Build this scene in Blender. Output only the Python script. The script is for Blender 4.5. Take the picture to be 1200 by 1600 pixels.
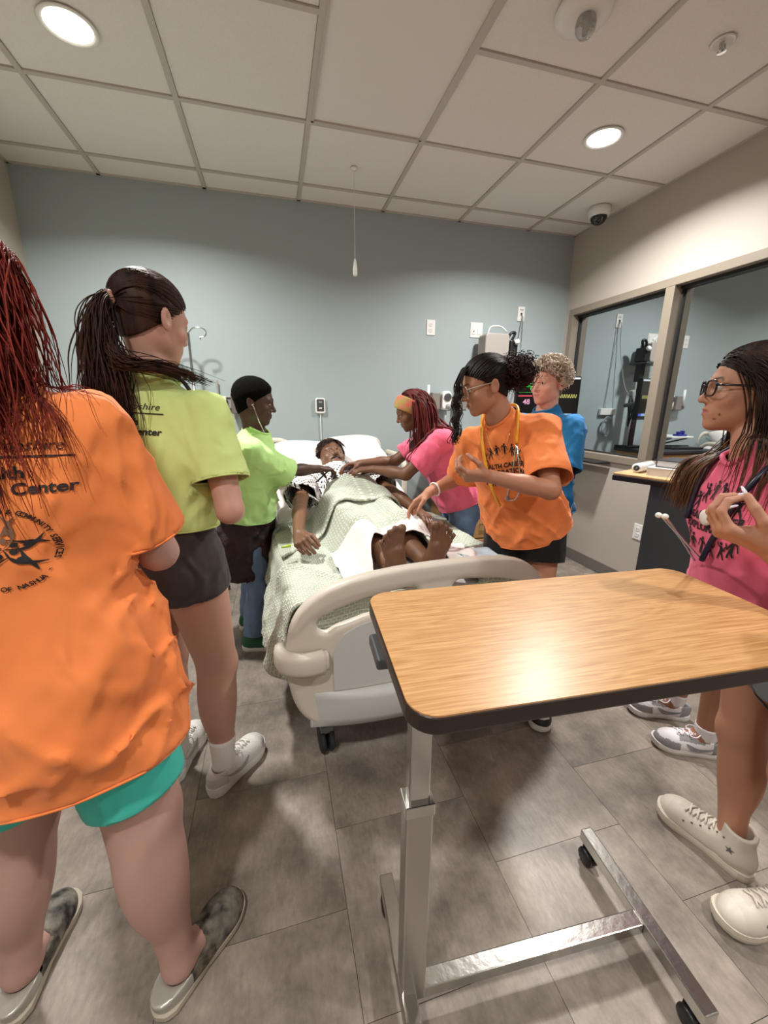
import bpy, bmesh, math, random
import numpy as np
from mathutils import Vector, Matrix
from mathutils.bvhtree import BVHTree

for _o in list(bpy.data.objects):
    bpy.data.objects.remove(_o)
scene = bpy.context.scene
COL = scene.collection
PI = math.pi
rng = np.random.default_rng(7)
random.seed(7)

# ------------------------------------------------------------------ camera
cam_data = bpy.data.cameras.new('camera')
cam = bpy.data.objects.new('camera', cam_data)
COL.objects.link(cam)
CAM = Vector((0.959, -3.316, 1.348))
_r = (0.9660743731, -0.2582113890, 0.0052138416)
_f = (0.2508159486, 0.9332092309, -0.2573167140)
_u = (0.0615765010, 0.2498947978, 0.9663130572)
cam.matrix_world = Matrix(((_r[0], _u[0], -_f[0], CAM.x), (_r[1], _u[1], -_f[1], CAM.y),
                           (_r[2], _u[2], -_f[2], CAM.z), (0, 0, 0, 1)))
cam_data.sensor_fit = 'HORIZONTAL'
cam_data.sensor_width = 36.0
cam_data.lens = 36.0 * 627.7668 / 1200.0
cam_data.clip_start = 0.05
scene.camera = cam

# ------------------------------------------------------------------ world and light
scene.view_settings.view_transform = 'Standard'
scene.view_settings.look = 'None'
scene.view_settings.gamma = 1.0
scene.view_settings.use_curve_mapping = False
scene.view_settings.exposure = -0.28
world = bpy.data.worlds.new('world')
scene.world = world
world.use_nodes = True
world.node_tree.nodes['Background'].inputs[0].default_value = (0.9, 0.95, 1.0, 1)
world.node_tree.nodes['Background'].inputs[1].default_value = 0.05
ROOM_X0, ROOM_X1, ROOM_Y0, ROOM_Y1, CEIL = -0.48, 3.50, -6.10, 0.0, 2.725
LAMP_W = 46.0
LAMPS = [(0.302, -1.136), (2.741, -1.131), (0.302, -3.574), (2.741, -3.574), (0.302, -5.4), (2.741, -5.4)]

# ------------------------------------------------------------------ materials
def lin(c):
    def g(v):
        v /= 255.0
        return v / 12.92 if v <= 0.04045 else ((v + 0.055) / 1.055) ** 2.4
    return (g(c[0]), g(c[1]), g(c[2]), 1.0)

MATS = {}
def mat(name, col, rough=0.6, metal=0.0, spec=0.5, bump=None, var=None, coat=0.0, sub=0.0, emit=None,
        attr=None, trans=0.0, sheen=0.0, alpha=1.0):
    """col in sRGB 0-255. bump=(scale, strength, stretch xyz). var=(scale, amount, second colour)"""
    if name in MATS:
        return MATS[name]
    m = bpy.data.materials.new(name)
    m.use_nodes = True
    nt = m.node_tree
    b = nt.nodes['Principled BSDF']
    b.inputs['Base Color'].default_value = lin(col)
    b.inputs['Roughness'].default_value = rough
    b.inputs['Metallic'].default_value = metal
    b.inputs['Specular IOR Level'].default_value = spec
    if coat:
        b.inputs['Coat Weight'].default_value = coat
        b.inputs['Coat Roughness'].default_value = 0.15
    if sub:
        b.inputs['Subsurface Weight'].default_value = sub
        b.inputs['Subsurface Radius'].default_value = (0.012, 0.005, 0.003)
        b.inputs['Subsurface Scale'].default_value = 0.5
    if sheen:
        b.inputs['Sheen Weight'].default_value = sheen
    if trans:
        b.inputs['Transmission Weight'].default_value = trans
    if alpha < 1:
        b.inputs['Alpha'].default_value = alpha
    if emit:
        b.inputs['Emission Color'].default_value = lin(emit[0])
        b.inputs['Emission Strength'].default_value = emit[1]
    tc = None
    def coords(stretch):
        nonlocal tc
        if tc is None:
            tc = nt.nodes.new('ShaderNodeTexCoord')
        mp = nt.nodes.new('ShaderNodeMapping')
        mp.inputs['Scale'].default_value = stretch
        nt.links.new(tc.outputs['Object'], mp.inputs[0])
        return mp.outputs[0]
    src = None
    if attr:
        a = nt.nodes.new('ShaderNodeAttribute')
        a.attribute_name = attr
        src = a.outputs['Color']
    if var:
        sc, amt, c2 = var[:3]
        st = var[3] if len(var) > 3 else (1, 1, 1)
        n = nt.nodes.new('ShaderNodeTexNoise')
        n.inputs['Scale'].default_value = sc
        n.inputs['Detail'].default_value = 5
        nt.links.new(coords(st), n.inputs['Vector'])
        r = nt.nodes.new('ShaderNodeValToRGB')
        r.color_ramp.elements[0].position = 0.35
        r.color_ramp.elements[1].position = 0.68
        r.color_ramp.elements[0].color = (0, 0, 0, 1)
        r.color_ramp.elements[1].color = (amt, amt, amt, 1)
        nt.links.new(n.outputs[0], r.inputs[0])
        mx = nt.nodes.new('ShaderNodeMix')
        mx.data_type = 'RGBA'
        nt.links.new(r.outputs[0], mx.inputs[0])
        if src:
            nt.links.new(src, mx.inputs[6])
        else:
            mx.inputs[6].default_value = lin(col)
        mx.inputs[7].default_value = lin(c2)
        src = mx.outputs[2]
    if src:
        nt.links.new(src, b.inputs['Base Color'])
    if bump:
        n = nt.nodes.new('ShaderNodeTexNoise')
        n.inputs['Scale'].default_value = bump[0]
        n.inputs['Detail'].default_value = 4
        nt.links.new(coords(bump[2] if len(bump) > 2 else (1, 1, 1)), n.inputs['Vector'])
        bp = nt.nodes.new('ShaderNodeBump')
        bp.inputs['Strength'].default_value = bump[1]
        bp.inputs['Distance'].default_value = bump[3] if len(bump) > 3 else 0.01
        nt.links.new(n.outputs[0], bp.inputs['Height'])
        nt.links.new(bp.outputs[0], b.inputs['Normal'])
    MATS[name] = m
    return m

# ------------------------------------------------------------------ object helpers
def tag(o, label=None, cat=None, group=None, kind=None):
    if label: o['label'] = label
    if cat: o['category'] = cat
    if group: o['group'] = group
    if kind: o['kind'] = kind
    return o

def empty(name, loc=(0, 0, 0), rz=0.0, label=None, cat=None, group=None):
    o = bpy.data.objects.new(name, None)
    o.empty_display_size = 0.1
    COL.objects.link(o)
    o.location = loc
    o.rotation_euler = (0, 0, rz)
    return tag(o, label, cat, group)

def rootloc(o):
    p = Vector((0, 0, 0))
    while o is not None:
        p = p + o.location
        o = o.parent
    return p

class MB:
    """collects geometry for one mesh object"""
    def __init__(s):
        s.v = []; s.f = []; s.m = []
        s.cur = 0
    def add(s, vs, fs):
        o = len(s.v)
        s.v.extend([tuple(map(float, p)) for p in vs])
        s.f.extend([tuple(int(i) + o for i in f) for f in fs])
        s.m.extend([s.cur] * len(fs))
        return s
    def box(s, c, d, rot=None):
        x, y, z = d[0] / 2, d[1] / 2, d[2] / 2
        vs = [Vector(p) for p in ((-x, -y, -z), (x, -y, -z), (x, y, -z), (-x, y, -z), (-x, -y, z), (x, -y, z), (x, y, z), (-x, y, z))]
        if rot is not None:
            vs = [rot @ p for p in vs]
        c = Vector(c)
        return s.add([p + c for p in vs], [(0, 3, 2, 1), (4, 5, 6, 7), (0, 1, 5, 4), (1, 2, 6, 5), (2, 3, 7, 6), (3, 0, 4, 7)])
    def bb(s, lo, hi):
        return s.box([(a + b) / 2 for a, b in zip(lo, hi)], [b - a for a, b in zip(lo, hi)])
    def tube(s, path, rad, n=8, caps=True, flat=1.0, up=None):
        P = [Vector(p) for p in path]
        k = len(P)
        R = list(rad) if hasattr(rad, '__len__') else [rad] * k
        vs = []
        prev = None
        for i in range(k):
            t = (P[min(i + 1, k - 1)] - P[max(i - 1, 0)])
            if t.length < 1e-9: t = Vector((0, 0, 1))
            t.normalize()
            if prev is None:
                a = Vector(up) if up else (Vector((0, 0, 1)) if abs(t.z) < 0.9 else Vector((1, 0, 0)))
                u = (a - t * a.dot(t)).normalized()
            else:
                u = prev - t * prev.dot(t)
                u = u.normalized() if u.length > 1e-6 else t.orthogonal().normalized()
            prev = u
            w = t.cross(u)
            for j in range(n):
                an = 2 * PI * j / n
                vs.append(P[i] + (u * math.cos(an) * flat + w * math.sin(an)) * R[i])
        fs = [(i * n + j, i * n + (j + 1) % n, (i + 1) * n + (j + 1) % n, (i + 1) * n + j) for i in range(k - 1) for j in range(n)]
        if caps:
            fs.append(tuple(range(n - 1, -1, -1)))
            fs.append(tuple((k - 1) * n + j for j in range(n)))
        return s.add(vs, fs)
    def cyl(s, a, b, r0, r1=None, n=20, caps=True):
        return s.tube([a, b], [r0, r0 if r1 is None else r1], n, caps)
    def lathe(s, prof, c=(0, 0, 0), n=24, rot=None):
        """prof: list of (r, z) about local z"""
        vs = []
        c = Vector(c)
        for r, z in prof:
            for j in range(n):
                a = 2 * PI * j / n
                p = Vector((r * math.cos(a), r * math.sin(a), z))
                if rot is not None: p = rot @ p
                vs.append(p + c)
        k = len(prof)
        fs = [(i * n + j, i * n + (j + 1) % n, (i + 1) * n + (j + 1) % n, (i + 1) * n + j) for i in range(k - 1) for j in range(n)]
        if prof[0][0] > 1e-6: fs.append(tuple(range(n - 1, -1, -1)))
        if prof[-1][0] > 1e-6: fs.append(tuple((k - 1) * n + j for j in range(n)))
        return s.add(vs, fs)
    def ell(s, c, r, n=16, m=10, rot=None):
        prof = [(math.sin(PI * i / m), -math.cos(PI * i / m)) for i in range(m + 1)]
        vs = []
        c = Vector(c)
        for q, z in prof:
            for j in range(n):
                a = 2 * PI * j / n
                p = Vector((q * math.cos(a) * r[0], q * math.sin(a) * r[1], z * r[2]))
                if rot is not None: p = rot @ p
                vs.append(p + c)
        fs = [(i * n + j, i * n + (j + 1) % n, (i + 1) * n + (j + 1) % n, (i + 1) * n + j) for i in range(m) for j in range(n)]
        return s.add(vs, fs)
    def prism(s, poly, z0, z1, tf=None):
        """poly in xy, extruded in z; tf maps Vector->Vector"""
        n = len(poly)
        vs = [Vector((p[0], p[1], z0)) for p in poly] + [Vector((p[0], p[1], z1)) for p in poly]
        if tf: vs = [tf(p) for p in vs]
        fs = [tuple(range(n - 1, -1, -1)), tuple(range(n, 2 * n))]
        fs += [(i, (i + 1) % n, n + (i + 1) % n, n + i) for i in range(n)]
        return s.add(vs, fs)
    def build(s, name, mats, parent=None, smooth=False, bevel=0.0, seg=2, world=False, subsurf=0, solid=0.0):
        me = bpy.data.meshes.new(name)
        off = rootloc(parent) if (world and parent is not None) else Vector((0, 0, 0))
        me.from_pydata([(p[0] - off.x, p[1] - off.y, p[2] - off.z) for p in s.v], [], s.f)
        if not isinstance(mats, (list, tuple)): mats = [mats]
        for m in mats: me.materials.append(m)
        if any(s.m): me.polygons.foreach_set('material_index', s.m)
        if smooth:
            me.polygons.foreach_set('use_smooth', [True] * len(me.polygons))
        me.validate()
        me.update()
        o = bpy.data.objects.new(name, me)
        COL.objects.link(o)
        if parent is not None: o.parent = parent
        if solid:
            md = o.modifiers.new('solid', 'SOLIDIFY'); md.thickness = solid; md.offset = -1
        if bevel:
            md = o.modifiers.new('bevel', 'BEVEL')
            md.width = bevel; md.segments = seg; md.limit_method = 'ANGLE'; md.angle_limit = math.radians(40)
            md.harden_normals = False
        if subsurf:
            md = o.modifiers.new('sub', 'SUBSURF'); md.levels = subsurf; md.render_levels = subsurf
        return o

def copy_tree(o, parent=None):
    c = o.copy()
    COL.objects.link(c)
    c.parent = parent
    for ch in list(o.children):
        copy_tree(ch, c)
    return c

def bez(pts, n=12):
    """Catmull-Rom through points"""
    P = [np.array(p, float) for p in pts]
    P = [2 * P[0] - P[1]] + P + [2 * P[-1] - P[-2]]
    out = []
    for i in range(1, len(P) - 2):
        for t in np.linspace(0, 1, n, endpoint=False):
            a, b, c, d = P[i - 1], P[i], P[i + 1], P[i + 2]
            out.append(0.5 * ((2 * b) + (-a + c) * t + (2 * a - 5 * b + 4 * c - d) * t * t + (-a + 3 * b - 3 * c + d) * t ** 3))
    out.append(P[-2])
    return out
def rrect(w, h, r, n=6, cx=0, cy=0):
    pts = []
    for (sx, sy, a0) in ((1, 1, 0), (-1, 1, PI / 2), (-1, -1, PI), (1, -1, 1.5 * PI)):
        for i in range(n + 1):
            a = a0 + PI / 2 * i / n
            pts.append((cx + sx * (w / 2 - r) + r * math.cos(a), cy + sy * (h / 2 - r) + r * math.sin(a)))
    return pts

# ================================================================== implicit surfaces
_perm = np.random.default_rng(3).random((32, 32, 32)).astype(np.float32)
def vnoise(P):
    """smooth value noise in [-1,1]"""
    i = np.floor(P).astype(np.int64)
    f = (P - i).astype(np.float32)
    f = f * f * (3 - 2 * f)
    i &= 31
    j = (i + 1) & 31
    x0, y0, z0 = i[..., 0], i[..., 1], i[..., 2]
    x1, y1, z1 = j[..., 0], j[..., 1], j[..., 2]
    fx, fy, fz = f[..., 0], f[..., 1], f[..., 2]
    def l(a, b, t): return a + (b - a) * t
    a = l(l(_perm[x0, y0, z0], _perm[x1, y0, z0], fx), l(_perm[x0, y1, z0], _perm[x1, y1, z0], fx), fy)
    b = l(l(_perm[x0, y0, z1], _perm[x1, y0, z1], fx), l(_perm[x0, y1, z1], _perm[x1, y1, z1], fx), fy)
    return l(a, b, fz) * 2 - 1

def V(*a):
    return np.array(a[0] if len(a) == 1 else a, float)
def unit(v):
    v = np.array(v, float)
    return v / (np.linalg.norm(v) + 1e-12)
def smin(a, b, k):
    h = np.maximum(k - np.abs(a - b), 0) / k
    return np.minimum(a, b) - h * h * k * 0.25

def s_cap(a, b, ra, rb):
    a = V(a); b = V(b); ba = b - a; L = float(ba @ ba) + 1e-12
    def fn(P):
        q = P - a
        t = np.clip((q @ ba) / L, 0, 1)
        return np.linalg.norm(q - t[..., None] * ba, axis=-1) - (ra + (rb - ra) * t)
    return fn
def s_ell(c, r, R=None):
    """R: 3x3 with columns the local axes"""
    c = V(c); r = V(r)
    def fn(P):
        q = P - c
        if R is not None: q = q @ R
        k0 = np.linalg.norm(q / r, axis=-1)
        k1 = np.linalg.norm(q / (r * r), axis=-1)
        return np.where(k1 > 1e-9, k0 * (k0 - 1) / np.maximum(k1, 1e-9), -r.min())
    return fn
def s_ecap(o, R, z0, z1, r0, r1, rnd=0.03):
    """elliptic tapered column along local z of frame R (columns), radii (rx, ry) at z0 and z1"""
    o = V(o)
    def fn(P):
        q = (P - o) @ R
        t = np.clip((q[..., 2] - z0) / (z1 - z0), 0, 1)
        rx = r0[0] + (r1[0] - r0[0]) * t
        ry = r0[1] + (r1[1] - r0[1]) * t
        e = np.sqrt((q[..., 0] / rx) ** 2 + (q[..., 1] / ry) ** 2)
        d = (e - 1) * np.minimum(rx, ry)
        dz = np.maximum(z0 - q[..., 2], q[..., 2] - z1) if z1 > z0 else np.maximum(z1 - q[..., 2], q[..., 2] - z0)
        a = np.maximum(d + rnd, 0); b = np.maximum(dz + rnd, 0)
        return np.minimum(np.maximum(d, dz) + rnd, 0) + np.sqrt(a * a + b * b) - rnd
    return fn
def s_max(f, g):
    return lambda P: np.maximum(f(P), g(P))
def s_plane(p, n):
    """positive on the side n points to"""
    p = V(p); n = unit(n)
    return lambda P: (P - p) @ n

class Field:
    def __init__(s):
        s.ops = []; s.disp = None; s.amp = 0.0
    def add(s, fn, k=0.02):
        s.ops.append((fn, k, 0)); return s
    def cap(s, a, b, ra, rb, k=0.02): return s.add(s_cap(a, b, ra, rb), k)
    def ell(s, c, r, R=None, k=0.02): return s.add(s_ell(c, r, R), k)
    def sub(s, fn, k=0.01):
        s.ops.append((fn, k, 1)); return s
    def inter(s, fn):
        s.ops.append((fn, 0, 2)); return s
    def ev(s, P, masks=None):
        d = np.full(P.shape[:-1], 10.0)
        for i, (fn, k, op) in enumerate(s.ops):
            if masks is not None:
                m = masks[i]
                if not m.any(): continue
                e = fn(P[m]); c = d[m]
            else:
                e = fn(P); c = d
            if op == 0: c = smin(c, e, k)
            elif op == 1: c = -smin(-c, e, k)
            else: c = np.maximum(c, e)
            if masks is not None: d[m] = c
            else: d = c
        if s.disp is not None: d = d + s.disp(P)
        return d
    def mesh(s, lo, hi, h):
        B = 4
        lo = V(lo); hi = V(hi)
        nb = np.maximum(np.ceil((hi - lo) / (h * B)).astype(int), 1)
        bc = np.stack(np.meshgrid(*[np.arange(n) for n in nb], indexing='ij'), -1).reshape(-1, 3)
        cen = lo + (bc + 0.5) * (B * h)
        rad = B * h * 0.87
        tot = s.ev(cen)
        act = np.abs(tot) < rad * 1.35 + s.amp + 0.012
        dims = nb * B + 1
        D = np.repeat(np.repeat(np.repeat(tot.reshape(nb), B, 0), B, 1), B, 2)
        D = np.pad(D, ((0, 1), (0, 1), (0, 1)), mode='edge').astype(np.float32)
        ab = bc[act]; ac = cen[act]; at = tot[act]
        masks = []
        for fn, k, op in s.ops:
            e = fn(ac)
            if op == 0: masks.append(e < at + 2.2 * rad + 1.3 * k + 2 * s.amp + 0.01)
            elif op == 1: masks.append(e < 2.5 * rad + k + 0.01)
            else: masks.append(np.ones(len(ac), bool))
        off = np.stack(np.meshgrid(*[np.arange(B + 1)] * 3, indexing='ij'), -1).reshape(-1, 3)
        gi = ab[:, None, :] * B + off[None]
        d = s.ev(lo + gi * h, masks)
        D[gi[..., 0], gi[..., 1], gi[..., 2]] = d
        # surface nets
        S = D < 0
        c = [S[a:dims[0] - 1 + a, b:dims[1] - 1 + b, e:dims[2] - 1 + e] for a in (0, 1) for b in (0, 1) for e in (0, 1)]
        n = np.zeros(c[0].shape, np.int8)
        for q in c: n += q
        cells = np.argwhere((n > 0) & (n < 8))
        idx = np.full(c[0].shape, -1, np.int64)
        idx[cells[:, 0], cells[:, 1], cells[:, 2]] = np.arange(len(cells))
        corn = np.array([(a, b, e) for a in (0, 1) for b in (0, 1) for e in (0, 1)])
        vals = np.stack([D[cells[:, 0] + a, cells[:, 1] + b, cells[:, 2] + e] for a, b, e in corn], 1)
        acc = np.zeros((len(cells), 3)); cnt = np.zeros(len(cells))
        for a in range(8):
            for b in range(a + 1, 8):
                if np.abs(corn[a] - corn[b]).sum() != 1: continue
                va, vb = vals[:, a], vals[:, b]
                m = (va < 0) != (vb < 0)
                t = np.where(m, va / np.where(m, va - vb, 1), 0)[:, None]
                acc += np.where(m[:, None], corn[a] * (1 - t) + corn[b] * t, 0)
                cnt += m
        verts = lo + (cells + acc / np.maximum(cnt, 1)[:, None]) * h
        faces = []
        for ax in range(3):
            sl0 = [slice(1, dims[i] - 1) for i in range(3)]; sl1 = list(sl0)
            sl0[ax] = slice(0, dims[ax] - 1); sl1[ax] = slice(1, dims[ax])
            A = S[tuple(sl0)]; Bb = S[tuple(sl1)]
            e = np.argwhere(A != Bb)
            if not len(e): continue
            inside = A[e[:, 0], e[:, 1], e[:, 2]]
            p = e + 1; p[:, ax] -= 1
            u, v = (ax + 1) % 3, (ax + 2) % 3
            def at_(du, dv):
                q = p.copy(); q[:, u] -= du; q[:, v] -= dv
                return idx[q[:, 0], q[:, 1], q[:, 2]]
            quad = np.stack([at_(1, 1), at_(0, 1), at_(0, 0), at_(1, 0)], 1)
            quad[~inside] = quad[~inside][:, ::-1]
            faces.append(quad)
        F = np.concatenate(faces) if faces else np.zeros((0, 4), int)
        F = F[(F >= 0).all(1)]
        return verts, F

def drop_caps(verts, F, tests, eps):
    """remove faces lying on a cut: tests are functions P -> |cut value| (large where not applicable)"""
    kill = np.zeros(len(F), bool)
    for t in tests:
        v = np.abs(t(verts)) < eps
        kill |= v[F].all(1)
    return F[~kill]

def np_mesh(name, verts, F, mats, parent=None, smooth=True, colors=None, solid=0.0, off=None, midx=None):
    used = np.zeros(len(verts), bool); used[F.ravel()] = True
    remap = np.cumsum(used) - 1
    V_ = verts[used]; F = remap[F]
    if off is None:
        off = rootloc(parent) if parent is not None else (0, 0, 0)
    V_ = V_ - np.array(off)
    me = bpy.data.meshes.new(name)
    n = F.shape[1]
    me.vertices.add(len(V_)); me.vertices.foreach_set('co', V_.ravel())
    me.loops.add(F.size); me.loops.foreach_set('vertex_index', F.ravel().astype(np.int32))
    me.polygons.add(len(F)); me.polygons.foreach_set('loop_start', np.arange(0, F.size, n, dtype=np.int32))
    me.polygons.foreach_set('use_smooth', np.full(len(F), smooth))
    if not isinstance(mats, (list, tuple)): mats = [mats]
    for m in mats: me.materials.append(m)
    if midx is not None: me.polygons.foreach_set('material_index', midx.astype(np.int32))
    me.update(calc_edges=True)
    if colors is not None:
        c = me.color_attributes.new('Col', 'FLOAT_COLOR', 'POINT')
        cc = np.concatenate([colors[used], np.ones((used.sum(), 1))], 1)
        c.data.foreach_set('color', cc.ravel().astype(np.float32))
    o = bpy.data.objects.new(name, me)
    COL.objects.link(o)
    if parent is not None: o.parent = parent
    if solid:
        md = o.modifiers.new('solid', 'SOLIDIFY'); md.thickness = solid; md.offset = -1
    return o

# ================================================================== the room
M_wall = mat('blue_grey_paint', (156, 168, 170), 0.55, bump=(220, 0.08))
M_wallr = mat('warm_grey_paint', (180, 172, 162), 0.6, bump=(220, 0.08))
M_ceil = mat('ceiling_tile_white', (228, 225, 220), 0.9, bump=(420, 0.35, (1, 1, 1), 0.004), var=(160, 0.25, (208, 204, 198)))
M_tbar = mat('ceiling_grid_paint', (186, 180, 172), 0.5)
M_panel = mat('ceiling_panel_smooth', (222, 219, 214), 0.6)
M_base = mat('rubber_baseboard', (110, 106, 100), 0.5)
M_frame = mat('taupe_window_frame', (136, 126, 112), 0.4)
M_gasket = mat('black_gasket', (32, 31, 30), 0.6)
M_white = mat('white_plastic', (226, 226, 222), 0.35)
M_black = mat('black_plastic', (22, 22, 24), 0.4)
M_dgrey = mat('dark_grey_plastic', (66, 68, 70), 0.45)
M_grey = mat('grey_plastic', (150, 150, 148), 0.45)
M_chrome = mat('brushed_chrome', (196, 194, 190), 0.2, metal=1.0, bump=(60, 0.05, (1, 1, 30)))
M_steel = mat('shiny_steel', (205, 205, 205), 0.12, metal=1.0)

def floor_material():
    m = bpy.data.materials.new('grey_stone_vinyl')
    m.use_nodes = True
    nt = m.node_tree
    b = nt.nodes['Principled BSDF']
    tc = nt.nodes.new('ShaderNodeTexCoord')
    oi = nt.nodes.new('ShaderNodeObjectInfo')
    add = nt.nodes.new('ShaderNodeVectorMath'); add.operation = 'ADD'
    sc = nt.nodes.new('ShaderNodeVectorMath'); sc.operation = 'SCALE'
    sc.inputs[0].default_value = (13.7, 7.3, 3.1)
    nt.links.new(oi.outputs['Random'], sc.inputs['Scale'])
    nt.links.new(tc.outputs['Object'], add.inputs[0]); nt.links.new(sc.outputs[0], add.inputs[1])
    n1 = nt.nodes.new('ShaderNodeTexNoise'); n1.inputs['Scale'].default_value = 5.5; n1.inputs['Detail'].default_value = 9; n1.inputs['Roughness'].default_value = 0.68
    nt.links.new(add.outputs[0], n1.inputs['Vector'])
    r = nt.nodes.new('ShaderNodeValToRGB')
    r.color_ramp.elements[0].position = 0.3; r.color_ramp.elements[0].color = lin((102, 94, 87))
    r.color_ramp.elements[1].position = 0.72; r.color_ramp.elements[1].color = lin((164, 152, 140))
    nt.links.new(n1.outputs[0], r.inputs[0])
    mp = nt.nodes.new('ShaderNodeMapping'); mp.inputs['Scale'].default_value = (34, 12, 20)
    nt.links.new(add.outputs[0], mp.inputs[0])
    n2 = nt.nodes.new('ShaderNodeTexNoise'); n2.inputs['Scale'].default_value = 3.0; n2.inputs['Detail'].default_value = 6
    nt.links.new(mp.outputs[0], n2.inputs['Vector'])
    mx = nt.nodes.new('ShaderNodeMix'); mx.data_type = 'RGBA'; mx.blend_type = 'OVERLAY'
    mx.inputs[0].default_value = 0.28
    nt.links.new(r.outputs[0], mx.inputs[6]); nt.links.new(n2.outputs[0], mx.inputs[7])
    hs = nt.nodes.new('ShaderNodeHueSaturation')
    mr = nt.nodes.new('ShaderNodeMapRange'); mr.inputs[3].default_value = 0.93; mr.inputs[4].default_value = 1.07
    nt.links.new(oi.outputs['Random'], mr.inputs[0]); nt.links.new(mr.outputs[0], hs.inputs['Value'])
    nt.links.new(mx.outputs[2], hs.inputs['Color'])
    nt.links.new(hs.outputs[0], b.inputs['Base Color'])
    b.inputs['Roughness'].default_value = 0.38
    b.inputs['Specular IOR Level'].default_value = 0.4
    bp = nt.nodes.new('ShaderNodeBump'); bp.inputs['Strength'].default_value = 0.12; bp.inputs['Distance'].default_value = 0.004
    nt.links.new(n2.outputs[0], bp.inputs['Height']); nt.links.new(bp.outputs[0], b.inputs['Normal'])
    return m
M_floor = floor_material()
M_joint = mat('floor_joint', (70, 66, 62), 0.8)

def struct(name, mb, m, parent=None, **k):
    o = mb.build(name, m, parent, **k)
    if parent is None: o['kind'] = 'structure'
    return o
X0, X1, Y0, Y1 = ROOM_X0, ROOM_X1, ROOM_Y0, ROOM_Y1
floor = struct('floor', MB().bb((X0 - .15, Y0 - .15, -0.10), (X1 + .15, Y1 + .15, -0.004)), M_joint)
TW, TL = 0.4593, 0.4460
i0 = int(math.floor((X0 - 1.072) / TW))
for i in range(i0, i0 + 11):
    xa, xb = 1.072 + i * TW, 1.072 + (i + 1) * TW
    base = -2.304 if i % 2 == 0 else -2.526
    j0 = int(math.floor((Y0 - base) / TL))
    for j in range(j0, j0 + 17):
        ya, yb = base + j * TL, base + (j + 1) * TL
        a, b_ = max(xa, X0), min(xb, X1)
        c, d = max(ya, Y0), min(yb, Y1)
        if b_ - a < 0.02 or d - c < 0.02: continue
        g = 0.0007
        o = MB().bb((a + g - (a + b_) / 2, c + g - (c + d) / 2, -0.006), (b_ - g - (a + b_) / 2, d - g - (c + d) / 2, 0.0)).build('floor_tile', M_floor, floor)
        o.location = ((a + b_) / 2, (c + d) / 2, 0)

# ceiling: lay-in tiles in a metal grid
T = 0.6096
ceiling = struct('ceiling', MB().bb((X0 - .15, Y0 - .15, CEIL + 0.03), (X1 + .15, Y1 + .15, CEIL + 0.12)), M_ceil)
xs = [X0] + [i * T for i in range(0, 6)] + [X1]
ys = [Y1] + [-0.225 - j * T for j in range(0, 10)] + [Y0]
for i in range(len(xs) - 1):
    j = 0
    while j < len(ys) - 1:
        yb, ya = ys[j], ys[j + 1]
        m_ = M_ceil
        if i == 3 and j == 2:            # the long smooth panel
            ya = ys[j + 2]; m_ = M_panel; j += 1
        j += 1
        if yb - ya < 0.02: continue
        cx, cy = (xs[i] + xs[i + 1]) / 2, (ya + yb) / 2
        w, h = xs[i + 1] - xs[i] - 0.024, yb - ya - 0.024
        tl = MB().box((0, 0, 0.012), (w, h, 0.018))
        o = tl.build('ceiling_tile' if m_ is M_ceil else 'ceiling_panel', m_, ceiling, bevel=0.004)
        o.location = (cx, cy, CEIL)
        if m_ is M_panel:
            fr = MB()
            for (a, b_, c, d) in ((-w / 2, w / 2, -h / 2, -h / 2 + .012), (-w / 2, w / 2, h / 2 - .012, h / 2), (-w / 2, -w / 2 + .012, -h / 2, h / 2), (w / 2 - .012, w / 2, -h / 2, h / 2)):
                fr.bb((a, c, -0.006), (b_, d, 0.006))
            fr.build('panel_frame', M_tbar, o)
for x in xs[1:-1]:
    MB().bb((x - .012, Y0, CEIL - 0.004), (x + .012, Y1, CEIL + 0.03)).build('grid_bar', M_tbar, ceiling)
for j, y in enumerate(ys[1:-1]):
    segs = [(X0, X1)] if j != 2 else [(X0, xs[3] - .012), (xs[4] + .012, X1)]
    for a, b_ in segs:
        MB().bb((a, y - .012, CEIL - 0.0035), (b_, y + .012, CEIL + 0.029)).build('grid_bar', M_tbar, ceiling)
for nm, lo, hi in (('a', (X0, Y1 - .02, CEIL - .004), (X1, Y1, CEIL + .03)), ('b', (X0, Y0, CEIL - .004), (X0 + .02, Y1, CEIL + .03)), ('c', (X1 - .02, Y0, CEIL - .004), (X1, Y1, CEIL + .03))):
    MB().bb(lo, hi).build('edge_trim', M_tbar, ceiling)

struct('wall_back', MB().bb((X0 - .15, 0, -0.1), (X1 + .15, .12, CEIL + .1)), M_wall)
struct('wall_left', MB().bb((X0 - .12, Y0, -0.1), (X0, 0, CEIL + .1)), M_wallr)
struct('wall_rear', MB().bb((X0 - .15, Y0 - .12, -0.1), (X1 + .15, Y0, CEIL + .1)), M_wallr)
WY0, WY1, WZ0, WZ1 = -1.965, -0.062, 0.925, 2.148      # window opening in the right wall
wr = MB()
wr.bb((X1, Y0, -.1), (X1 + .14, WY0, CEIL + .1)).bb((X1, WY1, -.1), (X1 + .14, 0, CEIL + .1))
wr.bb((X1, WY0, -.1), (X1 + .14, WY1, WZ0)).bb((X1, WY0, WZ1), (X1 + .14, WY1, CEIL + .1))
struct('wall_right', wr, M_wallr)
for nm, lo, hi in (('baseboard_right', (X1 - .008, Y0, 0), (X1, -.009, .1)), ('baseboard_back', (X0, -.008, 0), (X1, 0, .1)),
                   ('baseboard_left', (X0, Y0, 0), (X0 + .008, -.009, .1))):
    struct(nm, MB().bb(lo, hi), M_base, bevel=.003)

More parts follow.
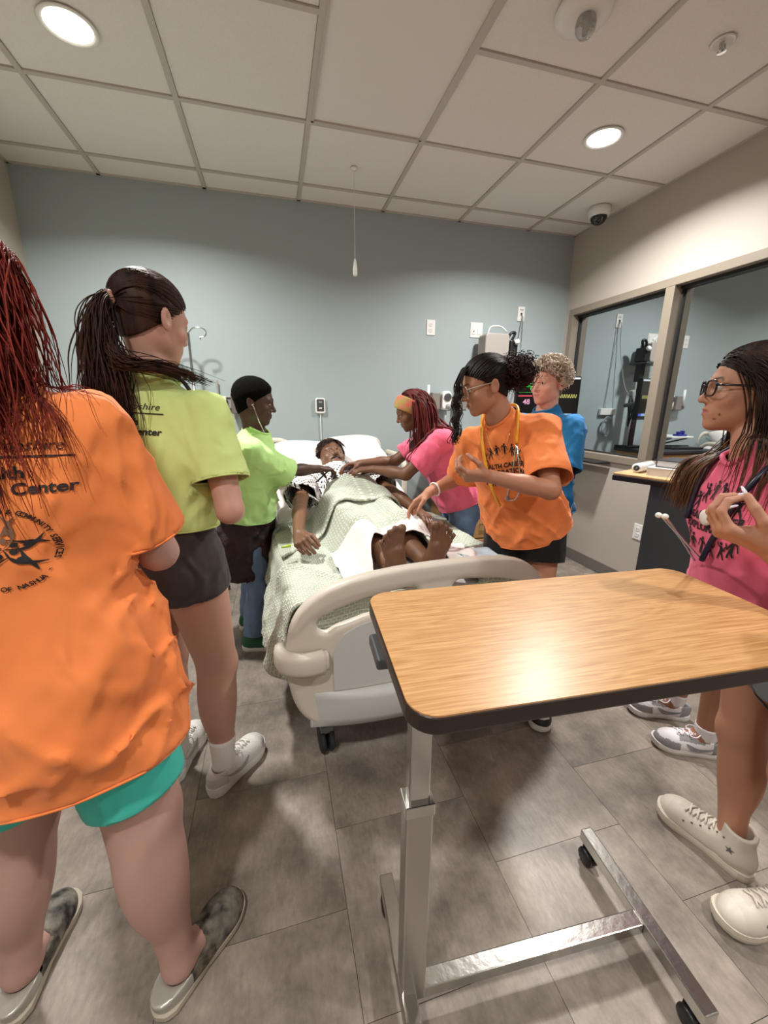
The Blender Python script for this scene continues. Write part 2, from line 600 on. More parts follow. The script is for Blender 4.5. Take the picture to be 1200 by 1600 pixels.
# observation window: taupe steel frame, two one-way mirror panes
M_mirror = mat('one_way_mirror', (212, 218, 220), 0.015, metal=1.0)
win = tag(empty('window_1', (X1, (WY0 + WY1) / 2, WZ0)), kind='structure')
win['label'] = 'one-way mirror observation window with taupe steel frame'
def wpart(name, lo, hi, m, bevel=.003, parent=None):
    return MB().bb(lo, hi).build(name, m, parent or win, world=True, bevel=bevel)
FW = 0.052
wpart('head_rail', (X1 - .018, WY0, WZ1 - FW), (X1 + .10, WY1, WZ1), M_frame)
wpart('sill_rail', (X1 - .018, WY0, WZ0), (X1 + .10, WY1, WZ0 + FW), M_frame)
wpart('jamb', (X1 - .018, WY1 - FW, WZ0 + FW), (X1 + .10, WY1, WZ1 - FW), M_frame)
wpart('jamb', (X1 - .018, WY0, WZ0 + FW), (X1 + .10, WY0 + FW, WZ1 - FW), M_frame)
MY = -1.013
wpart('mullion', (X1 - .018, MY - .033, WZ0 + FW), (X1 + .10, MY + .033, WZ1 - FW), M_frame)
for a, b_ in ((WY0 + FW, MY - .033), (MY + .033, WY1 - FW)):
    p = wpart('mirror_pane', (X1 + .06, a + .004, WZ0 + FW + .004), (X1 + .068, b_ - .004, WZ1 - FW - .004), M_mirror, 0)
    z0, z1 = WZ0 + FW, WZ1 - FW
    g = MB()
    for lo, hi in (((X1 + .03, a, z1 - .018), (X1 + .0595, b_, z1)), ((X1 + .045, a, z0), (X1 + .0595, b_, z0 + .01)),
                   ((X1 + .045, a, z0), (X1 + .0595, a + .01, z1)), ((X1 + .045, b_ - .01, z0), (X1 + .0595, b_, z1))):
        g.bb(lo, hi)
    g.build('gasket', M_gasket, p, world=True)

# recessed downlights
M_lens = mat('lamp_lens', (255, 250, 238), 0.4, emit=((255, 247, 232), 14.0))
for k, (x, y) in enumerate(LAMPS):
    where = ['near the left wall above the bed', 'above the mirror window side', 'behind the viewer on the left', 'behind the viewer on the right', 'at the rear left of the room', 'at the rear right of the room'][k]
    r = empty('downlight', (x, y, CEIL), 0, 'round recessed ceiling downlight ' + where, 'ceiling light', 'recessed downlights')
    MB().lathe([(.078, -.001), (.096, -.001), (.098, -.005), (.094, -.008), (.082, -.006), (.078, -.001)], n=40).build('trim_ring', M_white, r, smooth=True)
    MB().lathe([(0, -.003), (.05, -.0045), (.0785, -.002)], n=40).build('lens', M_lens, r, smooth=True)
    L = bpy.data.lights.new('downlight_lamp', 'AREA')
    L.shape = 'DISK'; L.size = 0.15; L.energy = LAMP_W * (1.28, 1.28, .70, .70, .30, .30)[k]; L.color = (1.0, 0.978, 0.945)
    L.spread = math.radians(150)
    lo = bpy.data.objects.new('lamp', L); COL.objects.link(lo); lo.parent = r
    lo.location = (0, 0, -.012)

# ================================================================== hospital bed
M_bedplastic = mat('beige_bed_plastic', (208, 200, 186), 0.4, bump=(300, 0.05))
M_bedgrey = mat('pale_grey_bed_panel', (196, 197, 195), 0.45, bump=(300, 0.05))
M_navy = mat('navy_panel', (34, 42, 56), 0.5)
M_bedmetal = mat('grey_bed_steel', (120, 122, 124), 0.4, metal=0.3)
M_matt = mat('grey_blue_mattress', (142, 152, 164), 0.5)
M_sheet = mat('white_sheet', (232, 226, 222), 0.8, bump=(26, 0.25, (1, 1, 1), 0.02))
M_pillow = mat('white_pillowcase', (234, 228, 222), 0.75, bump=(18, 0.35, (1, 1, 1), 0.02))
def blanket_material():
    m = bpy.data.materials.new('mint_waffle_blanket'); m.use_nodes = True
    nt = m.node_tree; b = nt.nodes['Principled BSDF']
    b.inputs['Roughness'].default_value = 0.9; b.inputs['Sheen Weight'].default_value = 0.2
    uv = nt.nodes.new('ShaderNodeUVMap')
    mp = nt.nodes.new('ShaderNodeMapping'); mp.inputs['Scale'].default_value = (1, 1, 1)
    nt.links.new(uv.outputs[0], mp.inputs[0])
    br = nt.nodes.new('ShaderNodeTexBrick')
    br.offset = 0.5; br.inputs['Scale'].default_value = 1.0
    br.inputs['Brick Width'].default_value = 0.020; br.inputs['Row Height'].default_value = 0.013
    br.inputs['Mortar Size'].default_value = 0.0034; br.inputs['Mortar Smooth'].default_value = 0.8
    br.inputs['Color1'].default_value = lin((162, 171, 154)); br.inputs['Color2'].default_value = lin((178, 186, 168))
    br.inputs['Mortar'].default_value = lin((214, 218, 202))
    nt.links.new(mp.outputs[0], br.inputs['Vector'])
    nt.links.new(br.outputs['Color'], b.inputs['Base Color'])
    bp = nt.nodes.new('ShaderNodeBump'); bp.inputs['Strength'].default_value = 0.8; bp.inputs['Distance'].default_value = 0.004
    nt.links.new(br.outputs['Fac'], bp.inputs['Height']); nt.links.new(bp.outputs[0], b.inputs['Normal'])
    return m
M_blanket = blanket_material()
M_tire = mat('dark_rubber', (38, 40, 46), 0.7)

BTH = math.radians(4.0)
BO = Vector((1.49, -2.06, 0))
def B(x, y, z):
    return np.array([BO.x + x * math.cos(BTH) - y * math.sin(BTH), BO.y + x * math.sin(BTH) + y * math.cos(BTH), z])
bed = empty('hospital_bed', BO, BTH, 'beige hospital bed with the patient manikin lying on it', 'bed')

# footboard
def foot_outline():
    half = [(0, .195), (.20, .197), (.36, .202), (.435, .215), (.485, .25), (.515, .30), (.532, .37), (.54, .46), (.537, .54), (.522, .61), (.49, .675), (.44, .725), (.37, .765), (.27, .79), (.14, .803), (0, .806)]
    pts = [np.array(p)[:2] for p in bez([(x, z) for x, z in half], 4)]
    return np.array(pts + [np.array((-p[0], p[1])) for p in pts[::-1][1:-1]])
FO = foot_outline()
def poly_sdf(P2, V2):
    d = np.full(len(P2), 1e9); s = np.ones(len(P2))
    n = len(V2)
    for i in range(n):
        a, b = V2[i], V2[i - 1]
        e = b - a; w = P2 - a
        t = np.clip((w @ e) / (e @ e + 1e-12), 0, 1)
        q = w - t[:, None] * e
        d = np.minimum(d, (q * q).sum(1))
        c1 = P2[:, 1] >= a[1]; c2 = P2[:, 1] < b[1]; c3 = e[0] * w[:, 1] > e[1] * w[:, 0]
        fl = (c1 & c2 & c3) | (~c1 & ~c2 & ~c3)
        s = np.where(fl, -s, s)
    return s * np.sqrt(d)
_gx = np.linspace(-.62, .62, 249); _gz = np.linspace(.12, .88, 153)
_G = poly_sdf(np.stack(np.meshgrid(_gx, _gz, indexing='ij'), -1).reshape(-1, 2), FO).reshape(249, 153)
def outline_d(x, z):
    fx = np.clip((x - _gx[0]) / (_gx[1] - _gx[0]), 0, 247.999); fz = np.clip((z - _gz[0]) / (_gz[1] - _gz[0]), 0, 151.999)
    i = fx.astype(int); j = fz.astype(int); u = fx - i; v = fz - j
    return (_G[i, j] * (1 - u) + _G[i + 1, j] * u) * (1 - v) + (_G[i, j + 1] * (1 - u) + _G[i + 1, j + 1] * u) * v
def foot_top(x):
    return np.interp(np.abs(x), [0, .14, .27, .37, .44, .49, .522], [.806, .803, .79, .765, .725, .675, .61])
def footboard_fn(P):
    x, y, z = P[..., 0], P[..., 1], P[..., 2]
    yc = 0.05 * (np.abs(x) / .54) ** 3
    d2 = outline_d(x, z)
    ax = np.abs(x)
    # hand slots under the top rail
    sx = np.clip(ax, .10, .40)
    sz = foot_top(sx) - .105 - .02 * (sx / .4)
    sl = np.sqrt((ax - sx) ** 2 + (z - sz) ** 2) - .033
    d2 = np.maximum(d2, -sl)
    rail = np.clip((z - (foot_top(np.minimum(ax, .5)) - .07)) / .02, 0, 1)
    th = .022 + .006 * rail
    dy = np.abs(y - yc) - th
    r = .018
    a = np.maximum(d2 + r, 0); b = np.maximum(dy + r, 0)
    return np.minimum(np.maximum(d2, dy) + r, 0) + np.sqrt(a * a + b * b) - r
fb = Field(); fb.add(footboard_fn, .001)
v_, f_ = fb.mesh((-.6, -.06, .16), (.6, .13, .84), .008)
np_mesh('footboard', v_, f_, M_bedplastic, bed, off=(0, 0, 0))
# inset panel on the outer face, lower ledge and corner bumpers
pan = [(-.385, .36), (-.385, .50), (-.375, .545), (-.345, .585), (-.295, .612), (-.2, .635), (0, .648)]
pan = pan + [(-p[0], p[1]) for p in pan[::-1][1:]]
mb = MB()
px_ = np.array([q[0] for q in pan]); pz_ = np.array([q[1] for q in pan])
vs = []; nc = 40
for i in range(nc + 1):
    x = -.3845 + .769 * i / nc
    zt = np.interp(-abs(x), [-.385, -.375, -.345, -.295, -.2, 0], [.50, .545, .585, .612, .635, .648])
    yf = -.0262 + .05 * (abs(x) / .54) ** 3
    vs += [(x, yf, .362), (x, yf, zt), (x, yf + .012, zt), (x, yf + .012, .362)]
fs = [(i * 4 + j, (i + 1) * 4 + j, (i + 1) * 4 + (j + 1) % 4, i * 4 + (j + 1) % 4) for i in range(nc) for j in range(4)] + [(0, 1, 2, 3), (nc * 4 + 3, nc * 4 + 2, nc * 4 + 1, nc * 4)]
mb.add(vs, fs)
mb.build('foot_panel', M_bedgrey, bed, bevel=.002, seg=2)
mb = MB()
n = 24; prof = [(-.020, .352), (-.056, .345), (-.060, .325), (-.048, .24), (-.034, .205), (-.018, .200)]
vs = []
for i in range(n + 1):
    x = -.47 + .94 * i / n
    w = max(0.0, 1 - (abs(x) / .47) ** 2.6)
    for (y, z) in prof: vs.append((x, -.018 + (y + .018) * w + 0.05 * (abs(x) / .54) ** 3, z + .012 * (1 - w)))
k = len(prof)
mb.add(vs, [(i * k + j, (i + 1) * k + j, (i + 1) * k + j + 1, i * k + j + 1) for i in range(n) for j in range(k - 1)])
mb.build('foot_ledge', M_bedgrey, bed, smooth=True)
for s in (-1, 1):
    mb = MB()
    path = [(s * .405, -.012, .50), (s * .44, -.018, .497), (s * .49, -.012, .495), (s * .535, .012, .495), (s * .555, .05, .497), (s * .55, .09, .50)]
    vs = []; P_ = bez(path, 6)
    cs = [(0, -.045), (.022, -.040), (.030, -.02), (.030, .02), (.022, .040), (0, .045), (-.02, .04), (-.02, -.04)]
    for i, p in enumerate(P_):
        t = P_[min(i + 1, len(P_) - 1)] - P_[max(i - 1, 0)]; t = t / np.linalg.norm(t)
        nrm = np.array([t[1], -t[0], 0]) * s
        e = 1.0 if 2 < i < len(P_) - 3 else .82
        for a, b_ in cs: vs.append(p + nrm * a * e * .8 + np.array([0, 0, b_ * e]))
    k = len(cs)
    fs = [(i * k + j, (i + 1) * k + j, (i + 1) * k + (j + 1) % k, i * k + (j + 1) % k) for i in range(len(P_) - 1) for j in range(k)]
    fs += [tuple(range(k)), tuple((len(P_) - 1) * k + j for j in range(k - 1, -1, -1))]
    mb.add(vs, fs); mb.build('corner_bumper', M_bedplastic, bed, smooth=True)
MB().tube([(-.15, -.04, .44), (-.15, -.045, .56)], .012, 8).build('latch', M_dgrey, bed)
# headboard with two grab handles
MB().prism(rrect(.96, .62, .09, 6, 0, .70), 2.10, 2.14, lambda p: Vector((p.x, p.z, p.y))).build('headboard', M_navy, bed, bevel=.008)
for s in (-1, 1):
    MB().tube(bez([(s * .44, 2.07, .78), (s * .46, 2.06, .92), (s * .455, 2.05, 1.03), (s * .40, 2.05, 1.075), (s * .30, 2.06, 1.05), (s * .25, 2.07, .95)], 5), .024, 10).build('headboard_handle', M_bedplastic, bed, smooth=True)
# frame, deck, casters
mb = MB().bb((-.42, .10, .36), (.42, 2.05, .43)).bb((-.36, .3, .20), (-.28, 1.9, .36)).bb((.28, .3, .20), (.36, 1.9, .36))
mb.bb((-.30, .25, .26), (.30, .35, .36)).bb((-.30, 1.8, .26), (.30, 1.9, .36)).bb((-.43, .12, .20), (.43, .18, .27)).bb((-.43, 1.95, .20), (.43, 2.01, .27))
mb.build('frame', M_bedmetal, bed, bevel=.006)
for sx, sy in ((-1, .12), (1, .12), (-1, 2.0), (1, 2.0)):
    c = empty('caster', (sx * .40, sy, 0)); c.parent = bed
    rot = Matrix.Rotation(PI / 2, 3, 'Y')
    for o_ in (-.017, .017):
        MB().lathe([(0, -.011), (.03, -.012), (.052, -.011), (.062, -.006), (.063, .0), (.062, .006), (.052, .011), (.03, .012), (0, .011)], (o_, 0, .063), 24, rot).build('wheel', M_tire, c, smooth=True)
    MB().tube([(0, .02, .21), (0, .02, .15), (0, 0, .125)], [.02, .024, .03], 10).box((0, 0, .118), (.05, .08, .03)).build('fork', M_bedmetal, c, bevel=.004)
# side rails
def side_rail(s, y0, y1, z0, z1, tilt=0.0):
    R = rrect(y1 - y0, z1 - z0, .10, 6)
    c = ((y0 + y1) / 2, (z0 + z1) / 2)
    mb = MB()
    P_ = [(s * .485, c[0] + a, c[1] + b_ + tilt * a) for a, b_ in R]
    mb.tube(P_ + [P_[0]], .020, 8, caps=False)
    mb.tube([(s * .485, y0 + .03, c[1] + .02), (s * .485, y1 - .03, c[1] + .02 + tilt * 0)], .013, 8)
    mb.tube([(s * .485, c[0], z0 + .01), (s * .465, c[0], .40)], .022, 8)
    mb.tube([(s * .485, c[0] + .16, z0 + .01), (s * .465, c[0] + .16, .40)], .022, 8)
    return mb.build('side_rail', M_bedplastic, bed, smooth=True)
side_rail(-1, 1.27, 1.92, .60, 1.02)
side_rail(1, 1.52, 1.98, .60, .98)
MB().bb((-.49, .35, .45), (-.465, 1.0, .60)).build('lowered_rail', M_bedplastic, bed, bevel=.012)
MB().bb((.465, .35, .45), (.49, 1.1, .60)).build('lowered_rail', M_bedplastic, bed, bevel=.012)

# mattress: flat part and raised back
MZ = .64; KNEE = 1.02; SL = math.tan(math.radians(19))
def matt_top(y):
    y = np.asarray(y, float)
    t = np.maximum(y - KNEE, 0)
    return MZ + SL * (np.sqrt(t * t + .01) - .1) * 1.0
mb = MB()
ny = 24; vs = []
cs = [(-.43, -.15), (-.45, -.13), (-.45, -.03), (-.43, 0), (.43, 0), (.45, -.03), (.45, -.13), (.43, -.15)]
for i in range(ny + 1):
    y = .07 + 1.96 * i / ny
    for x, dz in cs: vs.append((x, y, float(matt_top(y)) + dz))
k = len(cs)
fs = [(i * k + j, i * k + (j + 1) % k, (i + 1) * k + (j + 1) % k, (i + 1) * k + j) for i in range(ny) for j in range(k)] + [tuple(range(k - 1, -1, -1)), tuple(ny * k + j for j in range(k))]
mb.add(vs, fs)
matt = mb.build('mattress', M_matt, bed, bevel=.01)
mb = MB(); vs = []
cs = [(-.458, -.10), (-.456, -.02), (-.435, .006), (-.2, .008), (0, .009), (.2, .008), (.435, .006), (.456, -.02), (.458, -.10)]
for i in range(ny + 1):
    y = .08 + 1.94 * i / ny
    for x, dz in cs: vs.append((x, y, float(matt_top(y)) + dz + .004 * math.sin(9 * y + 14 * x)))
k = len(cs)
mb.add(vs, [(i * k + j, i * k + j + 1, (i + 1) * k + j + 1, (i + 1) * k + j) for i in range(ny) for j in range(k - 1)])
mb.build('fitted_sheet', M_sheet, bed, smooth=True, solid=.004)
MB().tube([(-.22, .6, .43), (-.22, .6, .5)], .02, 8).tube([(.22, .6, .43), (.22, .6, .5)], .02, 8).bb((-.44, .1, .43), (.44, 2.02, .50)).build('deck', M_bedmetal, bed)
# raised-back support so the mattress head is carried
mb = MB()
vs = []
for i in range(9):
    y = KNEE + (2.02 - KNEE) * i / 8
    z = float(matt_top(y)) - .155
    vs += [(-.42, y, z), (.42, y, z), (.42, y, z - .03), (-.42, y, z - .03)]
mb.add(vs, [(i * 4 + j, i * 4 + (j + 1) % 4, (i + 1) * 4 + (j + 1) % 4, (i + 1) * 4 + j) for i in range(8) for j in range(4)])
mb.tube([(-.25, 1.75, .50), (-.25, 1.80, .72)], .02, 8).tube([(.25, 1.75, .50), (.25, 1.80, .72)], .02, 8)
mb.build('back_support', M_bedmetal, bed)

# pillows
def pillow(name, c, size, rotm, m, seed, label):
    r = np.random.default_rng(seed)
    nx, nz = 26, 20
    vs = []; fs = []
    for sgn in (1, -1):
        for i in range(nx + 1):
            for j in range(nz + 1):
                u = -1 + 2 * i / nx; w = -1 + 2 * j / nz
                e = max(0.0, (1 - abs(u) ** 3.0)) ** .5 * max(0.0, (1 - abs(w) ** 3.0)) ** .5
                nn = float(vnoise(np.array([[u * 2.1 + seed, w * 2.3, 0.7 * sgn]]))[0])
                pin = 1 - .07 * (1 - abs(u)) * (abs(w) > .99) - 0.0
                p = Vector((u * size[0] / 2 * (1 - .05 * (1 - w * w)), w * size[1] / 2 * (1 - .06 * (1 - u * u)), sgn * e * size[2] / 2 * (1 + .22 * nn)))
                vs.append(rotm @ p + Vector(c))
    N = (nx + 1) * (nz + 1)
    for i in range(nx):
        for j in range(nz):
            a = i * (nz + 1) + j
            fs.append((a, a + nz + 1, a + nz + 2, a + 1)); fs.append((N + a, N + a + 1, N + a + nz + 2, N + a + nz + 1))
    o = MB().add(vs, fs).build(name, m, None, smooth=True)
    bm = bmesh.new(); bm.from_mesh(o.data); bmesh.ops.remove_doubles(bm, verts=bm.verts, dist=.0008); bm.to_mesh(o.data); bm.free()
    o.data.polygons.foreach_set('use_smooth', [True] * len(o.data.polygons))
    return tag(o, label, 'pillow', 'pillows on the bed')
def bedrot(rx, rz=0):
    return Matrix.Rotation(BTH + rz, 3, 'Z') @ Matrix.Rotation(rx, 3, 'X')
pillow('pillow', B(.20, 1.80, .985), (.46, .40, .19), bedrot(math.radians(30), .16), M_pillow, 2, 'white pillow under the right side of the manikin head')
pillow('pillow', B(-.23, 1.68, .955), (.46, .46, .20), bedrot(math.radians(26), -.18), M_pillow, 5, 'white pillow at the left of the manikin head beside the green shirt')

# ================================================================== overbed table in the foreground
def wood_material(name, c1, c2, axis=0):
    m = bpy.data.materials.new(name); m.use_nodes = True
    nt = m.node_tree; b = nt.nodes['Principled BSDF']
    b.inputs['Roughness'].default_value = 0.33; b.inputs['Specular IOR Level'].default_value = 0.45
    tc = nt.nodes.new('ShaderNodeTexCoord')
    mp = nt.nodes.new('ShaderNodeMapping'); mp.inputs['Scale'].default_value = (1.6, 14, 14) if axis == 0 else (14, 1.6, 14)
    nt.links.new(tc.outputs['Object'], mp.inputs[0])
    n1 = nt.nodes.new('ShaderNodeTexNoise'); n1.inputs['Scale'].default_value = 1.3; n1.inputs['Detail'].default_value = 3; n1.inputs['Distortion'].default_value = 0.4
    nt.links.new(mp.outputs[0], n1.inputs['Vector'])
    wv = nt.nodes.new('ShaderNodeMath'); wv.operation = 'MULTIPLY'; wv.inputs[1].default_value = 70
    nt.links.new(n1.outputs[0], wv.inputs[0])
    sn = nt.nodes.new('ShaderNodeMath'); sn.operation = 'SINE'; nt.links.new(wv.outputs[0], sn.inputs[0])
    mp2 = nt.nodes.new('ShaderNodeMapping'); mp2.inputs['Scale'].default_value = (9, 260, 260) if axis == 0 else (260, 9, 260)
    nt.links.new(tc.outputs['Object'], mp2.inputs[0])
    n2 = nt.nodes.new('ShaderNodeTexNoise'); n2.inputs['Scale'].default_value = 1; n2.inputs['Detail'].default_value = 4
    nt.links.new(mp2.outputs[0], n2.inputs['Vector'])
    ad = nt.nodes.new('ShaderNodeMath'); ad.operation = 'MULTIPLY_ADD'; ad.inputs[1].default_value = 0.07
    nt.links.new(sn.outputs[0], ad.inputs[0]); nt.links.new(n2.outputs[0], ad.inputs[2])
    r = nt.nodes.new('ShaderNodeValToRGB')
    r.color_ramp.elements[0].position = 0.28; r.color_ramp.elements[0].color = lin(c1)
    r.color_ramp.elements[1].position = 0.66; r.color_ramp.elements[1].color = lin(c2)
    nt.links.new(ad.outputs[0], r.inputs[0]); nt.links.new(r.outputs[0], b.inputs['Base Color'])
    return m
M_oak = wood_material('oak_laminate', (166, 120, 72), (198, 154, 104))
M_edge = mat('dark_brown_edge_band', (42, 30, 26), 0.35)
TA = math.radians(-3.4)
tab = empty('overbed_table', (1.50, -2.735, 0), TA, 'oak-topped overbed table on a chrome post standing in front of the bed', 'table')
def tw(u, v, z):
    """table coordinates from a world position"""
    d = Matrix.Rotation(-TA, 3, 'Z') @ (Vector((u, v, z)) - Vector((1.50, -2.735, 0)))
    return d
TZ = .95
TLEN, TDEP = .790, .375
tc_ = tw(1.119 + TLEN / 2, -2.742, 0)
cx, cy = tc_.x, tc_.y
MB().prism(rrect(TLEN - .004, TDEP - .004, .043, 8, cx, cy), TZ - .010, TZ).build('table_top', M_oak, tab)
MB().prism(rrect(TLEN, TDEP, .045, 8, cx, cy), TZ - .032, TZ - .0015).build('edge_band', M_edge, tab, bevel=.005, seg=3)
pp = tw(1.180, -2.752, 0)
mb = MB().bb((pp.x - .027, pp.y - .021, .07), (pp.x + .027, pp.y + .021, .62))
post = mb.build('outer_post', M_chrome, tab, bevel=.004)
MB().bb((pp.x - .020, pp.y - .015, .60), (pp.x + .020, pp.y + .015, TZ - .034)).build('inner_post', M_steel, tab, bevel=.003)
MB().bb((pp.x - .029, pp.y - .023, .60), (pp.x + .029, pp.y + .023, .628)).build('post_collar', M_steel, tab, bevel=.002)
MB().bb((pp.x - .03, cy - .14, TZ - .052), (pp.x + .30, cy + .14, TZ - .033)).build('support_plate', M_black, tab, bevel=.004)
MB().bb((cx - TLEN / 2 - .008, cy + .02, TZ - .075), (cx - TLEN / 2 + .05, cy + .11, TZ - .05)).build('height_lever', M_dgrey, tab, bevel=.006, seg=3)
xr = tw(1.795, -2.77, 0).x
for nm, x in (('foot_bar', pp.x - .012), ('foot_bar', xr)):
    y0, y1 = (-.215, .185)
    MB().bb((x - .018, y0, .062), (x + .018, y1, .098)).build(nm, M_chrome, tab, bevel=.003)
    for y in (y0 + .03, y1 - .03):
        c = empty('caster', (x + (-.004 if x > 0 else .002), y, 0)); c.parent = tab
        rot = Matrix.Rotation(PI / 2, 3, 'Y')
        for o_ in (-.011, .011):
            MB().lathe([(0, -.009), (.015, -.009), (.024, -.006), (.026, 0), (.024, .006), (.015, .009), (0, .009)], (o_, 0, .026), 18, rot).build('wheel', M_black, c, smooth=True)
        MB().tube([(0, 0, .040), (0, 0, .063)], .010, 8).box((0, .004, .046), (.012, .034, .018)).build('fork', M_black, c)
MB().bb((pp.x, pp.y - .018, .064), (xr - .018, pp.y + .018, .096)).build('cross_bar', M_chrome, tab, bevel=.003)

# ================================================================== ceiling fittings
r = empty('pull_cord', (1.517, -.50, CEIL), 0, 'white pull cord with small handle hanging from the ceiling', 'pull cord')
MB().tube([(0, 0, 0), (0, 0, -.5)], .0016, 6).build('cord', M_white, r)
MB().lathe([(0, -.012), (.02, -.010), (.022, -.004), (.02, 0)], n=16).build('ceiling_rose', M_white, r, smooth=True)
MB().lathe([(0, -.585), (.009, -.583), (.014, -.575), (.014, -.54), (.009, -.505), (.004, -.485), (0, -.484)], n=16).build('handle', M_white, r, smooth=True)
M_glassy = mat('clear_lens', (225, 225, 225), 0.05, trans=0.8, spec=0.8)
r = empty('ceiling_strobe', (2.126, -1.703, CEIL), 0, 'white round ceiling alarm strobe with clear bulb lens', 'alarm strobe')
MB().lathe([(.095, 0), (.098, -.012), (.09, -.028), (.06, -.038), (0, -.040)][::-1], n=36).build('housing', M_white, r, smooth=True)
MB().lathe([(0, -.095), (.022, -.09), (.034, -.075), (.036, -.055), (.032, -.038)], (.0, -.02, 0), 20).build('strobe_lens', M_glassy, r, smooth=True)
MB().tube([(0, -.02, -.04), (0, -.02, -.08)], .008, 10).tube([(-.02, -.02, -.06), (.02, -.02, -.06)], .004, 8).build('flash_tube', M_chrome, r)
r = empty('fire_sprinkler', (2.744, -1.736, CEIL), 0, 'small recessed fire sprinkler in a ceiling tile', 'sprinkler')
MB().lathe([(.040, 0), (.042, -.004), (.034, -.006), (.026, .004), (.018, .006), (0, .006)][::-1], n=24).build('escutcheon', M_white, r, smooth=True)
MB().tube([(0, 0, .004), (0, 0, -.03)], .006, 8).tube([(-.012, 0, -.004), (-.014, 0, -.02), (0, 0, -.03), (.014, 0, -.02), (.012, 0, -.004)], .003, 6).lathe([(0, -.034), (.016, -.033), (.016, -.030), (0, -.029)], n=14).build('head', M_steel, r)
r = empty('dome_camera', (3.318, -.475, CEIL), 0, 'white dome security camera with dark bubble on the ceiling', 'security camera')
MB().lathe([(.074, 0), (.076, -.03), (.070, -.052), (.058, -.058)][::-1], n=32).build('housing', M_white, r, smooth=True)
MB().lathe([(0, -.108), (.024, -.104), (.042, -.092), (.053, -.074), (.057, -.054)], n=32).build('bubble', mat('smoked_bubble', (16, 15, 15), 0.06, spec=0.8), r, smooth=True)

# ================================================================== wall fittings on the back wall
def plate(name, x, z, w, h, label, kind):
    r = empty(name, (x, 0, z), 0, label, 'outlet' if kind != 'switch' else 'switch plate')
    MB().bb((-w / 2, -.007, -h / 2), (w / 2, 0, h / 2)).build('cover_plate', M_white, r, bevel=.003)
    if kind == 'duplex':
        for s in (-1, 1):
            o = MB().prism(rrect(.034, .028, .010, 4, 0, s * .021), .0065, .010, lambda p: Vector((p.x, -p.z, p.y))).build('socket', M_white, r)
            mb = MB()
            for dx in (-.007, .007): mb.bb((dx - .0012, -.0105, s * .021 - .002), (dx + .0012, -.0098, s * .021 + .008))
            mb.bb((-.002, -.0105, s * .021 - .010), (.002, -.0098, s * .021 - .006)).build('slot', M_gasket, o)
    elif kind == 'data':
        MB().bb((-.009, -.010, -.010), (.009, -.0065, .010)).build('jack', M_dgrey, r, bevel=.001)
        MB().bb((-.017, -.0085, .028), (.017, -.0068, .036)).build('label_strip', M_grey, r)
    else:
        for dx in (-.027, .027):
            o = MB().bb((dx - .017, -.011, -.034), (dx + .017, -.0065, .034)).build('rocker' if dx < 0 else 'blank_insert', M_white, r, bevel=.003)
        MB().bb((-.031, -.013, -.016), (-.023, -.0105, -.006)).build('jack', M_dgrey, r)
    return r
plate('wall_outlet', 2.234, 1.956, .072, .116, 'white duplex wall outlet left of the white switch plate', 'duplex')
plate('switch_plate', 2.640, 1.956, .112, .118, 'white two-gang switch plate above the grey equipment box', 'switch')
cabout = plate('cable_outlet', 3.050, 2.102, .066, .116, 'white data outlet with grey cables hanging, near the window corner', 'data')
M_cable = mat('grey_cable', (150, 152, 154), 0.5)
M_wcable = mat('white_cable', (220, 220, 216), 0.5)
M_bcable = mat('black_cable', (20, 20, 22), 0.45)
def cable(name, pts, r, m, label, n=8):
    return tag(MB().tube(bez(pts, n), r, 6).build(name, m, None, smooth=True), label, 'cable')
cable('data_cable', [(3.050, -.010, 2.100), (3.046, -.03, 2.06), (3.02, -.035, 1.85), (2.975, -.09, 1.55), (2.94, -.14, 1.44)], .0035, M_cable, 'grey cable sloping from the data outlet to the equipment stand')
cable('data_cable', [(3.052, -.010, 2.095), (3.062, -.022, 2.05), (3.07, -.012, 1.85), (3.078, -.010, 1.5), (3.082, -.012, 1.36), (3.03, -.02, 1.26)], .0035, M_cable, 'grey cable hanging straight down the wall from the data outlet')
r = empty('nurse_call_box', (1.320, 0, 1.340), 0, 'white and dark grey nurse call box on the wall above the pillows', 'call box')
MB().prism(rrect(.078, .118, .016, 5), 0, .028, lambda p: Vector((p.x, -p.z, p.y))).build('case', M_white, r, bevel=.006, seg=3)
MB().prism(rrect(.056, .092, .008, 4, 0, .003), .027, .0305, lambda p: Vector((p.x, -p.z, p.y))).build('face_panel', M_dgrey, r)
MB().bb((-.013, -.0325, .022), (.013, -.030, .034)).build('indicator', M_grey, r)
MB().bb((-.011, -.034, -.024), (.011, -.030, -.013)).build('call_button', M_white, r, bevel=.002)
MB().tube([(0, -.012, -.058), (0, -.010, -.2), (.004, -.010, -.46)], .004, 8).build('conduit', M_white, r)

# ================================================================== text helper (flat lettering as mesh)
def text_polys(s, size, bold=0.0, shear=0.0, align='LEFT', spacing=1.0):
    cu = bpy.data.curves.new('lettering', 'FONT')
    cu.body = s; cu.size = size; cu.shear = shear; cu.offset = bold; cu.align_x = align; cu.space_character = spacing
    cu.resolution_u = 3
    o = bpy.data.objects.new('lettering', cu); COL.objects.link(o)
    bpy.context.view_layer.update()
    dg = bpy.context.evaluated_depsgraph_get()
    me = bpy.data.meshes.new_from_object(o.evaluated_get(dg))
    vs = [v.co.copy() for v in me.vertices]; fs = [tuple(p.vertices) for p in me.polygons]
    bpy.data.objects.remove(o); bpy.data.curves.remove(cu); bpy.data.meshes.remove(me)
    return vs, fs

